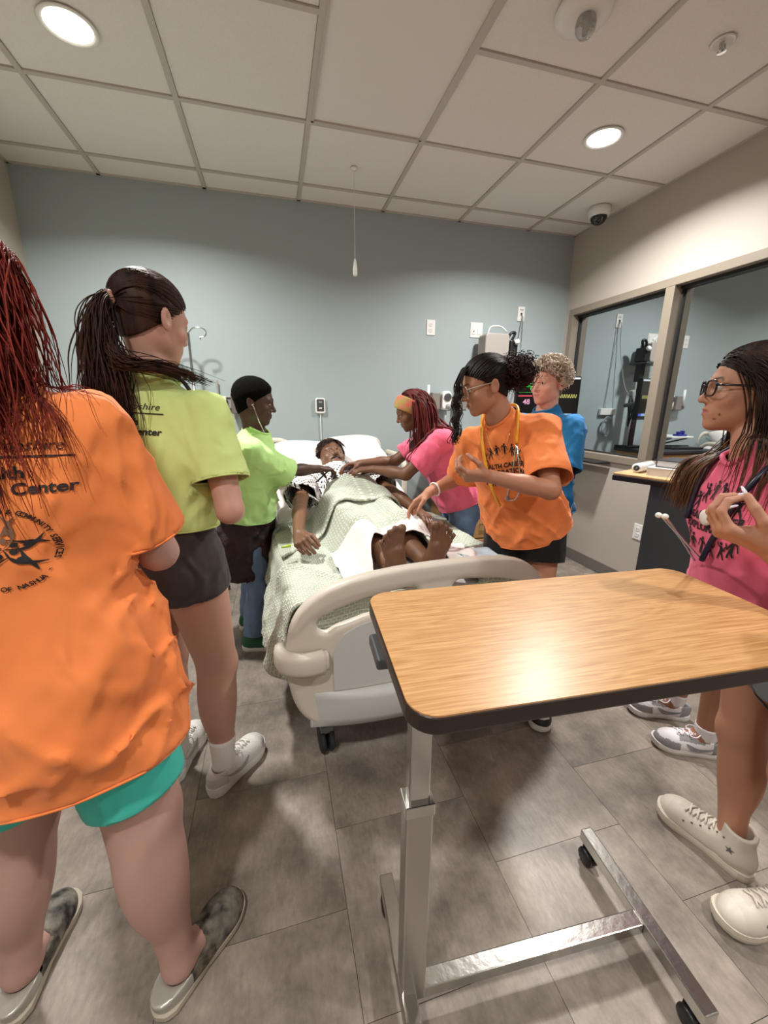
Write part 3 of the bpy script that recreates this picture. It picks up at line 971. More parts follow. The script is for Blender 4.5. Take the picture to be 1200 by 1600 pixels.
# ================================================================== equipment by the window corner
M_wood2 = wood_material('pale_cabinet_wood', (150, 112, 70), (186, 146, 98), 1)
M_cart = mat('charcoal_worktop', (44, 45, 48), 0.4)
cart = empty('equipment_cabinet', (2.60, -.29, 0), 0, 'wooden equipment cabinet with charcoal worktop against the back wall', 'cabinet')
MB().bb((-.34, -.20, .06), (.34, .21, .935)).build('body', M_wood2, cart, bevel=.004)
MB().bb((-.31, -.17, 0), (.31, .20, .06)).build('plinth', M_black, cart)
MB().bb((-.36, -.225, .935), (.36, .225, .965)).build('worktop', M_cart, cart, bevel=.005)
for k in range(4):
    z = .09 + k * .212
    d = MB().bb((-.33, -.215, z), (.33, -.20, z + .20)).build('drawer', M_wood2, cart, bevel=.004)
    MB().tube([(-.08, -.215, z + .12), (-.08, -.235, z + .12), (.08, -.235, z + .12), (.08, -.215, z + .12)], .005, 8).build('handle', M_steel, d)
lap = empty('black_tray', (2.46, -.33, .966), .25, 'black flat tray lying on the charcoal worktop', 'tray')
MB().bb((-.15, -.10, 0), (.15, .10, .012)).build('base', M_black, lap, bevel=.004)
MB().bb((-.15, .085, .012), (.15, .10, .022)).bb((-.15, -.10, .012), (.15, -.085, .022)).build('rim', M_dgrey, lap, bevel=.003)
shf = empty('white_wall_shelf', (2.40, 0, 1.055), 0, 'small white shelf under the gas outlets carrying a blue holder', 'shelf')
MB().bb((-.13, -.30, 0), (.13, 0, .018)).build('board', M_white, shf, bevel=.004)
for s in (-1, 1):
    MB().tube([(s * .1, 0, -.08), (s * .1, -.26, -.002)], .008, 6).build('bracket', M_grey, shf)
M_blue = mat('royal_blue_plastic', (38, 48, 140), 0.35)
bh = empty('blue_holder', (2.385, -.25, 1.0735), 0, 'blue plastic holder on the white shelf', 'holder')
MB().bb((-.05, -.035, 0), (.05, .035, .018)).build('base', M_blue, bh, bevel=.005)
MB().bb((-.035, -.02, .018), (-.015, .02, .05)).build('upright', M_blue, bh, bevel=.004)
MB().bb((.005, -.02, .018), (.03, .02, .042)).build('clip', M_blue, bh, bevel=.004)

def gas_rail(x, z, w, label):
    r = empty('gas_outlet_rail', (x, 0, z), 0, label, 'medical rail')
    MB().bb((-w / 2, -.018, -.05), (w / 2, 0, .05)).build('rail_plate', M_grey, r, bevel=.004)
    MB().bb((-w / 2, -.024, .034), (w / 2, -.018, .042)).bb((-w / 2, -.024, -.042), (w / 2, -.018, -.034)).build('rail_lip', M_dgrey, r)
    return r
rl = gas_rail(2.36, 1.375, .46, 'grey gas outlet rail with white suction regulator right of the braided girl')
M_boxgrey = mat('taupe_grey_box', (128, 122, 116), 0.5)
MB().bb((-.125, -.09, -.06), (-.055, -.018, .075)).build('outlet_box', M_boxgrey, rl, bevel=.006)
MB().bb((.10, -.085, -.065), (.19, -.018, .075)).build('outlet_box', M_boxgrey, rl, bevel=.006)
fm = MB().tube([(-.155, -.07, -.02), (-.155, -.07, .135)], .012, 12).build('flow_tube', M_white, rl, smooth=True)
MB().tube([(-.155, -.02, -.035), (-.155, -.085, -.035)], .014, 10).tube([(-.165, -.075, -.04), (-.12, -.075, -.05)], .012, 8).build('flow_valve', M_dgrey, rl)
reg = MB().prism(rrect(.085, .155, .035, 6, .01, .012), .018, .085, lambda p: Vector((p.x, -p.z, p.y))).build('suction_regulator', M_white, rl, bevel=.012, seg=3)
MB().lathe([(.030, .085), (.031, .095), (.026, .097)], (0, 0, 0), 24, Matrix.Rotation(PI / 2, 3, 'X')).build('dial_ring', M_dgrey, reg).location = (.012, 0, .04)
MB().lathe([(0, .0952), (.026, .0952)], (0, 0, 0), 24, Matrix.Rotation(PI / 2, 3, 'X')).build('dial_face', M_white, reg).location = (.012, 0, .04)
MB().box((0, -.0965, 0), (.003, .001, .026), Matrix.Rotation(.7, 3, 'Y')).build('needle', M_black, reg).location = (.012, 0, .04)
MB().lathe([(0, .108), (.017, .107), (.020, .10), (.020, .085)], (0, 0, 0), 20, Matrix.Rotation(PI / 2, 3, 'X')).build('knob', M_grey, reg, smooth=True).location = (.018, 0, -.035)
MB().tube([(.01, -.05, -.07), (.01, -.06, -.16), (.03, -.07, -.24)], .012, 8).build('hose', M_grey, reg, smooth=True)
rl2 = gas_rail(.70, 1.355, .30, 'grey gas outlet rail on the wall behind the boy in green')
MB().bb((-.035, -.10, -.075), (.045, -.018, .070)).build('outlet_box', mat('brown_grey_box', (98, 90, 86), .5), rl2, bevel=.006)
MB().tube([(.075, -.06, -.08), (.075, -.06, .06)], .018, 12).build('suction_canister', M_white, rl2, smooth=True)
MB().tube([(-.085, -.05, -.06), (-.085, -.05, .05)], .016, 12).build('flow_tube', mat('cream_plastic', (226, 218, 180), .4), rl2, smooth=True)
MB().tube([(-.125, -.03, -.02), (-.125, -.03, .16)], .007, 8).build('rod', M_grey, rl2)

# monitor stand column, grey box on top
st = empty('equipment_stand', (2.86, -.13, .966), 0, 'dark equipment column carrying a grey box behind the patient monitor', 'stand')
MB().bb((-.028, -.03, 0), (.028, .03, .80)).build('column', M_black, st, bevel=.004)
MB().bb((.028, -.022, 0), (.046, .022, .60)).build('cable_channel', M_grey, st, bevel=.003)
MB().bb((-.24, -.12, .755), (.06, .08, .770)).build('shelf', M_dgrey, st, bevel=.003)
MB().bb((-.10, -.09, 0), (.10, .06, .02)).build('base', M_black, st, bevel=.004)
gb = MB().prism(rrect(.215, .17, .03, 5, -.125, .857), -.07, .06, lambda p: Vector((p.x, p.z, p.y))).build('grey_box', M_boxgrey, st, bevel=.008)
gb.data.materials[0] = mat('light_taupe_box', (156, 150, 144), .5)
MB().tube(bez([(-.21, -.05, .93), (-.19, -.06, .985), (-.10, -.05, .995), (-.04, -.05, .96)], 6), .006, 6).build('handle_cord', M_wcable, gb, smooth=True)
MB().bb((-.01, -.08, .775), (.055, .03, .895)).build('power_unit', M_black, st, bevel=.008)
MB().tube([(.02, -.085, .875), (.05, -.10, .885)], .02, 12).build('camera_head', M_white, st, smooth=True)
MB().tube(bez([(.03, -.02, .90), (.05, -.03, .955), (.01, -.03, .95), (-.01, -.02, .90)], 6), .012, 6).build('cable_coil', M_bcable, st, smooth=True)
MB().box((.075, -.05, .43), (.045, .05, .20), Matrix.Rotation(.3, 3, 'Y')).build('cable_holder', M_grey, st, bevel=.012)
mbc = MB()
for k in range(6):
    a = random.uniform(0, 6)
    mbc.tube(bez([(.08 + .02 * math.sin(a), -.04, .50), (.12 + .02 * math.cos(a), -.05 - .01 * k, .42 - .01 * k), (.10, -.06, .30 - .02 * k), (.05 + .01 * k, -.05, .36)], 6), .005, 5)
mbc.build('cable_bundle', M_bcable, st, smooth=True)
mbc = MB()
for k in range(4):
    r_ = .055 + .006 * k
    mbc.tube([(.19 + r_ * .8 * math.cos(t), .118 - .004 * k - .005, .19 + r_ * 1.3 * math.sin(t)) for t in np.linspace(0, 2 * PI, 20)], .004, 5, caps=False)
coil = tag(mbc.build('hanging_cable_coil', M_cable, None, smooth=True), 'coil of grey cable hanging on the wall beside the equipment column', 'cable')
coil.location = (2.86, -.135, .966)
MB().bb((.1, .10, .30), (.28, .129, .36)).build('power_strip', M_white, st, bevel=.004)

# patient monitor
mon = empty('patient_monitor', (3.03, -.4925, 1.405), math.atan2(-.125, .48), 'black patient monitor showing waveforms behind the woman in blue', 'monitor')
MB().bb((-.25, -.012, -.165), (.25, .028, .165)).build('case', M_black, mon, bevel=.006)
M_scr = mat('screen_black', (6, 6, 8), 0.15)
scr = MB().bb((-.243, -.0135, -.148), (.243, -.0118, .158)).build('screen', M_scr, mon)
def glow(name, c, s=1.6): return mat(name, (10, 10, 10), .4, emit=(c, s))
G_w = glow('screen_white', (240, 244, 250), 1.2); G_y = glow('screen_yellow', (232, 226, 130), 1.2); G_g = glow('screen_green', (60, 220, 70), 1.4)
G_r = glow('screen_red', (230, 70, 90), 1.1); G_p = glow('screen_pink', (236, 170, 200), 1.2); G_b = glow('screen_blue', (70, 90, 235), 1.2); G_c = glow('screen_pale_blue', (170, 205, 245), 1.1)
MB().bb((-.24, -.0142, .142), (.24, -.0136, .155)).build('title_bar', G_w, scr)
MB().bb((-.24, -.0142, -.135), (.20, -.0136, -.115)).build('menu_bar', G_c, scr)
MB().bb((.20, -.0142, -.135), (.24, -.0136, -.115)).build('menu_button', G_b, scr)
wv = MB(); pts = []
for i in range(12):
    x = .0 + .019 * i
    pts += [(x, .028), (x + .003, .006), (x + .011, .006), (x + .0135, .030)]
for (x0, z0), (x1, z1) in zip(pts[:-1], pts[1:]):
    dx, dz = x1 - x0, z1 - z0; l = math.hypot(dx, dz); nx, nz = -dz / l * .0016, dx / l * .0016
    wv.add([(x0 + nx, -.0143, z0 + nz), (x1 + nx, -.0143, z1 + nz), (x1 - nx, -.0143, z1 - nz), (x0 - nx, -.0143, z0 - nz)], [(3, 2, 1, 0)])
wv.build('waveform', G_y, scr)
def scr_text(s, x, z, size, m):
    vs, fs = text_polys(s, size, .001)
    MB().add([(p.x + x, -.0144, p.y + z) for p in vs], fs).build('reading', m, scr)
scr_text('94', -.20, .065, .075, G_g)
scr_text('48', -.19, -.045, .055, G_p)
MB().bb((-.23, -.0142, .012), (-.12, -.0136, .022)).build('alarm_bar', G_r, scr)
MB().bb((-.23, -.0142, .042), (-.05, -.0136, .044)).build('trace_line', G_g, scr)
MB().tube([(0, .028, 0), (-.04, .16, -.03), (-.09, .30, -.05)], .018, 10).build('arm', M_dgrey, mon)
MB().tube([(0, .01, -.165), (0, .03, -.24)], .03, 10).build('neck', M_grey, mon)

# IV pole behind the girl with the ponytail
iv = empty('iv_pole', (.445, -.20, 0), 0, 'thin chrome IV pole with curved hook behind the girl with the ponytail', 'pole')
MB().tube([(0, 0, .06), (0, 0, 1.80)], .0095, 10).build('pole', M_steel, iv, smooth=True)
for k in range(2):
    s = 1 - 2 * k
    MB().tube(bez([(0, 0, 1.80), (s * .035, 0, 1.835), (s * .085, 0, 1.838), (s * .112, 0, 1.815), (s * .10, 0, 1.785), (s * .072, 0, 1.782)], 6), .004, 8).ell((s * .072, 0, 1.775), (.007, .007, .012), 8, 6).build('hook', M_steel, iv, smooth=True)
for k in range(5):
    a = 2 * PI * k / 5 + .3
    MB().tube([(0, 0, .10), (.12 * math.cos(a), .12 * math.sin(a), .07), (.17 * math.cos(a), .17 * math.sin(a), .05)], .011, 8).ell((.17 * math.cos(a), .17 * math.sin(a), .024), (.024, .024, .024), 10, 8).build('caster_leg', M_dgrey, iv, smooth=True)

# sill tray with small black device
sd = empty('sill_tray', (3.47, -.46, .925), 0, 'thin black tray projecting below the mirror window', 'tray')
MB().bb((-.13, -.28, -.012), (.010, .22, 0)).build('tray_board', M_black, sd, bevel=.003)
ms = empty('computer_mouse', (3.40, -.47, .926), .3, 'small black computer mouse on the tray below the mirror window', 'mouse')
MB().ell((0, 0, .008), (.034, .055, .022), 16, 10).build('shell', M_black, ms, smooth=True)
MB().bb((-.003, .015, .026), (.003, .035, .031)).build('wheel', M_dgrey, ms)

# rolling desk with books by the right wall
DA = math.atan2(.357, .934)
dk = empty('rolling_desk', (2.88, -1.39, 0), 0, 'wood-topped rolling desk with dark grey panel by the mirror window', 'desk')
RD = Matrix.Rotation(DA, 3, 'Z')
def dkb(name, lo, hi, m, bevel=.004, parent=None):
    # local: +x toward the wall, -y along the front edge
    mb = MB().bb(lo, hi); mb.v = [tuple(RD @ Vector(p)) for p in mb.v]
    return mb.build(name, m, parent or dk, bevel=bevel)
M_oak2 = wood_material('light_oak_laminate', (186, 146, 98), (214, 178, 130), 1)
dkb('desk_top', (0, -.72, .955), (.40, 0, .970), M_oak2)
dkb('edge_band', (-.003, -.723, .925), (.403, .003, .956), M_edge)
dkb('privacy_panel', (.04, -.66, .10), (.06, -.19, .925), mat('dark_grey_laminate', (74, 78, 84), .5))
dkb('leg_panel', (.06, -.66, .08), (.36, -.62, .925), M_grey)
dkb('leg_panel', (.06, -.23, .08), (.36, -.19, .925), M_grey)
dkb('base', (.04, -.67, .03), (.38, -.18, .10), M_dgrey)
for a, b_ in ((.08, -.63), (.34, -.63), (.08, -.22), (.34, -.22)):
    p = RD @ Vector((a, b_, .018)); MB().ell(p, (.018, .018, .018), 10, 8).build('caster', M_black, dk, smooth=True)
M_paper = mat('paper_pages', (226, 222, 212), .8, bump=(400, .3, (1, 1, 20)))
M_cover = mat('white_book_cover', (222, 222, 222), .35); M_cover2 = mat('dark_book_cover', (48, 46, 54), .4)
def book(name, cx, cy, z, w, d, h, rz, cm, label, round_=False):
    p = RD @ Vector((cx, cy, 0)) + Vector((2.88, -1.39, z))
    r = empty(name, p, DA + rz, label, 'book')
    MB().bb((-w / 2 + .004, -d / 2 + .004, .004), (w / 2 - .004, d / 2 - .004, h - .004)).build('pages', M_paper, r)
    MB().bb((-w / 2, -d / 2, 0), (w / 2, d / 2, .004)).build('back_cover', cm, r)
    MB().bb((-w / 2, -d / 2, h - .004), (w / 2, d / 2, h)).build('front_cover', cm, r)
    MB().bb((-w / 2, d / 2 - .004, .004), (w / 2, d / 2, h - .004)).build('spine', cm, r)
    return r
book('book', .19, -.30, .9705, .24, .32, .045, .12, M_cover, 'thick white paperback manual lying under the darker book on the desk')
book('book', .21, -.32, 1.0158, .22, .28, .04, -.05, M_cover2, 'dark covered textbook on top of the white manual on the desk')
rollp = RD @ Vector((.17, -.085, 0)) + Vector((2.88, -1.39, .9712))
bn = empty('notebook_roll', rollp, DA, 'white spiral bound notebook rolled at the desk corner', 'notebook')
MB().tube([(-.08, 0, .028), (.11, .0, .028)], .027, 16).build('cover', M_cover, bn, smooth=True)
mbc = MB()
for k in range(9): mbc.tube([(-.081, .017 * math.cos(t) * (1 - k * .1), .028 + .017 * math.sin(t) * (1 - k * .1)) for t in np.linspace(0, 2 * PI, 12)], .0008, 4, caps=False)
mbc.build('spiral', M_dgrey, bn)
ro = empty('wall_outlet', (X1, -1.073, .455), -PI / 2, 'white duplex wall outlet low on the right wall beside the desk panel', 'outlet')
MB().bb((-.036, -.007, -.058), (.036, 0, .058)).build('cover_plate', M_white, ro, bevel=.003)
for s in (-1, 1):
    o = MB().prism(rrect(.034, .028, .010, 4, 0, s * .021), .0065, .010, lambda p: Vector((p.x, -p.z, p.y))).build('socket', M_white, ro)
    MB().bb((-.008, -.0106, s * .021 - .003), (-.0055, -.0099, s * .021 + .008)).bb((.0055, -.0106, s * .021 - .003), (.008, -.0099, s * .021 + .008)).build('slot', M_gasket, o)

# ================================================================== people
def frame(f, up=(0, 0, 1)):
    f = unit(f); r = unit(np.cross(f, up)); u = np.cross(r, f)
    return np.stack([r, f, u], 1)
def ik(a, b, l1, l2, pole):
    a = V(a); b = V(b); d = b - a; L = np.linalg.norm(d)
    if L > (l1 + l2) * .999:
        k = L / ((l1 + l2) * .999); l1 *= k; l2 *= k
    u = d / L
    x = (l1 * l1 - l2 * l2 + L * L) / (2 * L)
    h = math.sqrt(max(l1 * l1 - x * x, 0))
    p = V(pole) - u * (V(pole) @ u)
    return a + u * x + unit(p) * h

def sd_ell(q, c, r):
    e = q - np.array(c); r = np.array(r)
    k0 = np.linalg.norm(e / r, axis=-1); k1 = np.linalg.norm(e / (r * r), axis=-1)
    return np.where(k1 > 1e-9, k0 * (k0 - 1) / np.maximum(k1, 1e-9), -r.min())
def sd_cap(q, a, b, ra, rb):
    a = np.array(a); b = np.array(b); ba = b - a
    t = np.clip(((q - a) @ ba) / (ba @ ba + 1e-12), 0, 1)
    return np.linalg.norm(q - a - t[..., None] * ba, axis=-1) - (ra + (rb - ra) * t)

def head_local(q, o):
    """head in its own metres: x right, y forward, z up, eyes at z=0; about .23 tall"""
    m = np.concatenate([np.abs(q[..., :1]), q[..., 1:]], -1)          # mirrored
    jw = o.get('jaw', 1.0); nz = o.get('nose', 1.0); lp = o.get('lips', 1.0)
    d = sd_ell(q, (0, -.010, .034), (.0725, .094, .080))
    d = smin(d, sd_ell(q, (0, .026, -.020), (.060, .064, .078)), .03)
    d = smin(d, sd_ell(q, (0, .030, -.070), (.047 * jw, .050, .040)), .03)
    d = smin(d, sd_ell(m, (.036 * jw, .002, -.054), (.019, .032, .024)), .03)      # jaw angle
    d = smin(d, sd_ell(q, (0, .069, -.098), (.020, .016, .015)), .025)             # chin
    d = smin(d, sd_ell(m, (.041, .058, -.030), (.020, .018, .018)), .02)           # cheek
    d = smin(d, sd_cap(m, (.008, .084, .019), (.042, .070, .016), .009, .008), .016)
    # eye sockets
    e = sd_ell(m, (.031, .092, -.002), (.018, .015, .011))
    d = -smin(-d, e, .012)
    # lids around the ball
    ball = np.linalg.norm(m - np.array((.031, .0735, -.001)), axis=-1)
    zz = q[..., 2]
    op = o.get('eye', .0010)
    up = np.maximum(ball - .0142, -(zz - op + .10 * (m[..., 0] - .031) ** 2 * 100 * .3))
    lo = np.maximum(ball - .0140, (zz + .0052))
    d = smin(d, up, .003); d = smin(d, lo, .003)
    # nose
    d = smin(d, sd_cap(q, (0, .083, .012), (0, .0985 + .005 * nz, -.029), .0065, .0085 * nz), .011)
    d = smin(d, sd_ell(q, (0, .0990 + .004 * nz, -.033), (.0105 * nz, .0095, .0085)), .008)
    d = smin(d, sd_ell(m, (.0118 * nz, .0905, -.0365), (.0068 * nz, .0085, .0062)), .006)
    d = -smin(-d, sd_ell(m, (.0060 * nz, .096, -.0435), (.0034, .0042, .0040)), .003)
    # mouth
    d = smin(d, sd_ell(q, (0, .070, -.064), (.028, .020, .020)), .014)
    d = smin(d, sd_cap(m, (.002, .0915, -.0575), (.020, .0800, -.0615), .0042 * lp, .0020), .005)
    d = smin(d, sd_cap(m, (.000, .0900, -.0695), (.018, .0805, -.0645), .0050 * lp, .0020), .005)
    gap = sd_cap(m, (.0, .0985, -.0632), (.023, .0835, -.0628), .0016 + o.get('open', 0.0), .0010)
    d = -smin(-d, gap, .003)
    # ears
    ex = m[..., 0] - .0735; ey = q[..., 1] + .012; ez = q[..., 2] + .012
    a = .25
    ry = ey * math.cos(a) + ez * math.sin(a) * .6
    ear = sd_ell(np.stack([ex - .006 + .35 * (ey + .004) * .6, ry, ez], -1), (0, 0, 0), (.0075, .0175, .031))
    dent = sd_ell(np.stack([ex - .014, ry - .003, ez - .004], -1), (0, 0, 0), (.0085, .0095, .018))
    ear = -smin(-ear, dent, .004)
    d = smin(d, ear, .006)
    return d

def head_color(q, skin, lip, brow, browk=1.0, extra=None):
    n = len(q)
    c = np.tile(np.array(lin(skin)[:3]), (n, 1))
    m = np.abs(q[:, 0])
    def blend(mask, col, k=1.0):
        w = np.clip(mask, 0, 1)[:, None] * k
        return c * (1 - w) + np.array(lin(col)[:3]) * w
    front = q[:, 1] > .06
    # lips
    zc = -.0632; lw = np.clip((.0235 - m) / .006, 0, 1)
    hu = .0068 * np.sqrt(np.clip(1 - (m / .024) ** 2, 0, 1)); 
    w = (np.clip((hu * 1.15 - np.abs(q[:, 2] - zc)) / .0025, 0, 1)) * lw * front
    c = blend(w, lip, .85)
    # brows
    bz = .0215 + .004 * np.clip((m - .015) / .02, 0, 1) - .010 * np.clip((m - .038) / .012, 0, 1)
    w = np.clip((.0042 - np.abs(q[:, 2] - bz)) / .002, 0, 1) * np.clip((m - .012) / .004, 0, 1) * np.clip((.050 - m) / .005, 0, 1) * (q[:, 1] > .04)
    c = blend(w, brow, .9 * browk)
    # lash line
    w = np.clip((.0016 - np.abs(q[:, 2] - .0045)) / .001, 0, 1) * (np.abs(m - .031) < .014) * (q[:, 1] > .075)
    c = blend(w, (30, 22, 18), .8)
    if extra: c = extra(q, c, blend)
    return c

def hand_prims(F, wrist, f, n, side, s, curl=.5, spread=.06, thumb=(.5, .4), curls=None, k=.007):
    """f finger direction, n palm normal (out of the palm), side: direction of the thumb side"""
    f = unit(f); n = unit(V(n) - f * (V(n) @ f)); sd = unit(V(side) - f * (V(side) @ f) - n * (V(side) @ n))
    w = V(wrist)
    cfg = [(.030, .082, (.040, .025, .021), .0088), (.010, .086, (.045, .029, .022), .0090), (-.010, .082, (.041, .027, .021), .0086), (-.028, .073, (.033, .020, .018), .0076)]
    tips = []
    for i, (x, y, ph, r) in enumerate(cfg):
        b = w + (sd * x * .55 + f * .012) * s
        kn = w + (sd * x + f * y - n * .002 * (abs(x) > .02)) * s
        F.cap(b, kn, .0145 * s, .0115 * s, .012)
        c = curls[i] if curls else curl
        ang = 0.0
        p = kn
        base = unit(f + sd * spread * (x / .03) * 1.3)
        for j, L in enumerate(ph):
            ang += c * (.75, 1.0, .7)[j]
            d = base * math.cos(ang) + n * math.sin(ang)
            q = p + d * L * s
            F.cap(p, q, r * s * (1.0, .94, .88)[j], r * s * (.94, .88, .74)[j], k if j == 0 else .003)
            p = q
        tips.append((p, d))
    F.cap(w + (sd * .012 + n * .006 + f * .02) * s, w + (sd * .016 + n * .008 + f * .045) * s, .017 * s, .014 * s, .012)
    b = w + (sd * .018 + f * .018 + n * .006) * s
    d = unit(sd * .75 + f * .75 + n * (.25 + thumb[0] * .6))
    p = b + d * .042 * s
    F.cap(b, p, .0145 * s, .0115 * s, .010)
    d = unit(sd * (.45 - thumb[1] * .5) + f * 1.0 + n * (.2 + thumb[1] * .7))
    q = p + d * .031 * s
    F.cap(p, q, .0110 * s, .0098 * s, .004)
    d2 = unit(d + n * thumb[1] * .3 - sd * thumb[1] * .3)
    e = q + d2 * .026 * s
    F.cap(q, e, .0098 * s, .0076 * s, .003)
    tips.append((e, d2))
    return tips

class Person:
    def __init__(s, label, x, y, H, face, skin, lean=(0, 0), fat=1.0, female=True, pelvis=None, headpos=None, headdir=None, headup=(0, 0, 1), headscale=1.0, hopt=None, group=None, name='person', cat='person', shw=1.0):
        s.H = H; s.k = H / 1.65; s.skin = skin; s.fat = fat; s.female = female
        s.root = empty(name, (x, y, 0), 0, label, cat, group)
        s.fwd = unit((face[0], face[1], 0)); s.right = np.cross(s.fwd, (0, 0, 1))
        s.pelvis = V(x, y, .525 * H) if pelvis is None else V(pelvis)
        T = unit(V(lean[0], lean[1], math.sqrt(max(.05, (.30 * H) ** 2 - lean[0] ** 2 - lean[1] ** 2))))
        s.T = T
        s.neck = s.pelvis + T * .300 * H
        s.RT = frame(s.fwd - T * (s.fwd @ T), T)
        rt = s.RT[:, 0]
        s.shR = s.neck - T * .036 * H + rt * .105 * H * shw
        s.shL = s.neck - T * .036 * H - rt * .105 * H * shw
        s.hipR = s.pelvis + s.right * .052 * H - V(0, 0, .01 * H); s.hipL = s.pelvis - s.right * .052 * H - V(0, 0, .01 * H)
        hd = s.fwd if headdir is None else V(headdir)
        s.RH = frame(hd, headup)
        s.hs = s.k * headscale * .98
        s.head = (s.neck + V(0, 0, .098 * H) + unit(V(hd[0], hd[1], 0)) * .018 * H + T * .004) if headpos is None else V(headpos)
        s.hopt = hopt or {}
        s.arm = {}; s.leg = {}; s.hand = {}
        s.F = Field()
    def hl(s, p):
        return s.head + s.RH @ (V(p) * s.hs)
    def set_arm(s, side, wrist, pole, hf=None, hn=None, hs=None, **kw):
        sh = s.shR if side == 'R' else s.shL
        up, fo = .172 * s.H, .152 * s.H
        el = ik(sh, wrist, up, fo, pole)
        w = V(wrist)
        fd = unit(w - el) if hf is None else unit(hf)
        s.arm[side] = (sh, el, w)
        s.hand[side] = (fd, V(hn) if hn is not None else V(0, 0, -1), V(hs) if hs is not None else s.fwd, kw)
    def set_leg(s, side, heel, toe, pole=None, ankz=.055):
        """heel and toe floor points of the shoe"""
        hp = s.hipR if side == 'R' else s.hipL
        heel = V(heel[0], heel[1], 0); toe = V(toe[0], toe[1], 0)
        d = unit(toe - heel)
        ank = heel + d * .058 * s.k + V(0, 0, ankz * s.k + .02)
        kn = ik(hp, ank, .241 * s.H, .233 * s.H, s.fwd + d if pole is None else pole)
        s.leg[side] = (hp, kn, ank, heel, toe, d)
    def body_field(s):
        F = s.F; k = s.k; f = s.fat; RT = s.RT; pv = s.pelvis
        def t(x, y, z): return pv + RT @ (V(x, y, z) * k)
        hip = .165 if s.female else .150
        F.add(s_ell(t(0, -.008, .0), V(hip * f, .112 * f, .115) * k, RT), .03)
        F.add(s_ell(t(0, .0, .16), V(.130 * f, .092 * f, .14) * k, RT), .04)
        F.add(s_ell(t(0, -.004, .33), V(.148 * f, .104 * f, .16) * k, RT), .05)
        F.cap(s.shR, s.shL, .050 * k, .050 * k, .05)
        F.cap(s.neck - s.T * .03 * k, s.neck + (s.head - s.neck) * .3, .056 * k, .047 * k, .05)
        if s.female:
            for sx in (-1, 1): F.ell(t(sx * .068, .078, .335), V(.062, .050, .060) * k * f, RT, .03)
        for sx in (-1, 1): F.ell(t(sx * .070, -.062, -.045), V(.085, .075, .085) * k * f, RT, .04)
        nr = .9 if s.female else 1.0
        F.cap(s.neck + V(0, 0, .0), s.hl((0, -.028, -.055)), .052 * k * nr, .049 * k * nr, .03)
        for sd, (sh, el, w) in s.arm.items():
            F.cap(sh, el, .048 * k * f, .037 * k * f, .02)
            F.cap(el, el + (w - el) * .45, .037 * k * f, .034 * k * f, .015)
            F.cap(el + (w - el) * .35, w, .036 * k * f, .0245 * k, .015)
        for sd, (hp, kn, an, *_r) in s.leg.items():
            lf = f * getattr(s, 'legf', 1.0)
            F.cap(hp, kn, .084 * k * lf, .052 * k * lf, .03)
            F.cap(kn, an, .050 * k * lf, .034 * k, .02)
            back = -unit(V(_r[2]) + s.fwd)
            c = kn + (an - kn) * .30 + back * .016 * k
            ax = unit(an - kn); R = frame(-back - ax * (-back @ ax), ax)
            F.add(s_ell(c, V(.048, .048, .115) * k * lf, R), .03)
            F.ell(kn - back * .010 * k, V(.040, .038, .045) * k * lf, None, .03)
            F.cap(an, an + V(_r[2]) * .07 * k - V(0, 0, .02), .034 * k, .030 * k, .02)
        s.tips = {}
        for sd, (fd, hn, hsd, kw) in s.hand.items():
            w = s.arm[sd][2]
            s.tips[sd] = hand_prims(F, w, fd, hn, hsd, k * kw.get('size', 1.0), kw.get('curl', .5), kw.get('spread', .06), kw.get('thumb', (.5, .4)), kw.get('curls'))
        o = s.hopt; hc = s.head; RH = s.RH; hs = s.hs
        def hfn(P):
            return head_local(((P - hc) @ RH) / hs, o) * hs
        F.add(hfn, .012)
        return F
    def body(s, h=.0096, hh=.0042, hf=.0040, lip=None, brow=(34, 24, 20), extra=None, rough=.55):
        F = s.body_field()
        pts = [s.pelvis, s.neck, s.head] + [p for a in s.arm.values() for p in a] + [q for l in s.leg.values() for q in l[:3]]
        P = np.array(pts); lo = P.min(0) - .22 * s.k; hi = P.max(0) + .22 * s.k
        v, f = F.mesh(lo, hi, h)
        # planes where finer pieces take over
        nd = unit(s.head - s.neck); hb = s.hl((0, -.01, -.105)) - nd * .012
        cen = v[f].mean(1)
        keep = ((cen - hb) @ nd < .012) | (np.linalg.norm(cen - s.head, axis=1) > .24 * s.hs)
        zones = []
        for sd, (sh, el, w) in s.arm.items():
            ax = unit(w - el); zones.append((w, ax))
            keep &= ~(((cen - (w - ax * .02)) @ ax > .010) & (np.linalg.norm(cen - w, axis=1) < .24 * s.k) & (F_inside_hand(cen, w, s.hand[sd][0], s.k)))
        Vs = [v]; Fs = [f[keep]]; off = len(v)
        hlo, hhi = s.head - .155 * s.hs, s.head + .155 * s.hs
        hv, hfc = F.mesh(hlo, hhi, hh)
        cn = hv[hfc].mean(1); kp = ((cn - hb) @ nd > -.004)
        for sd, (sh, el, w) in s.arm.items(): kp &= np.linalg.norm(cn - (w + s.hand[sd][0] * .08), axis=1) > .12 * s.k
        Vs.append(hv); Fs.append(hfc[kp] + off); nh0 = off; off += len(hv); nh1 = off
        for sd, (w, ax) in zip(s.arm, zones):
            fd = s.hand[sd][0]
            c = w + fd * .085 * s.k
            a, b = F.mesh(c - .125 * s.k, c + .125 * s.k, hf)
            cn = a[b].mean(1)
            kp = ((cn - (w - ax * .02)) @ ax > -.006) & F_inside_hand(cn, w, fd, s.k)
            Vs.append(a); Fs.append(b[kp] + off); off += len(a)
        VV = np.concatenate(Vs); FF = np.concatenate(Fs)
        col = np.tile(np.array(lin(s.skin)[:3]), (len(VV), 1))
        q = ((VV[nh0:nh1] - s.head) @ s.RH) / s.hs
        sk = s.skin
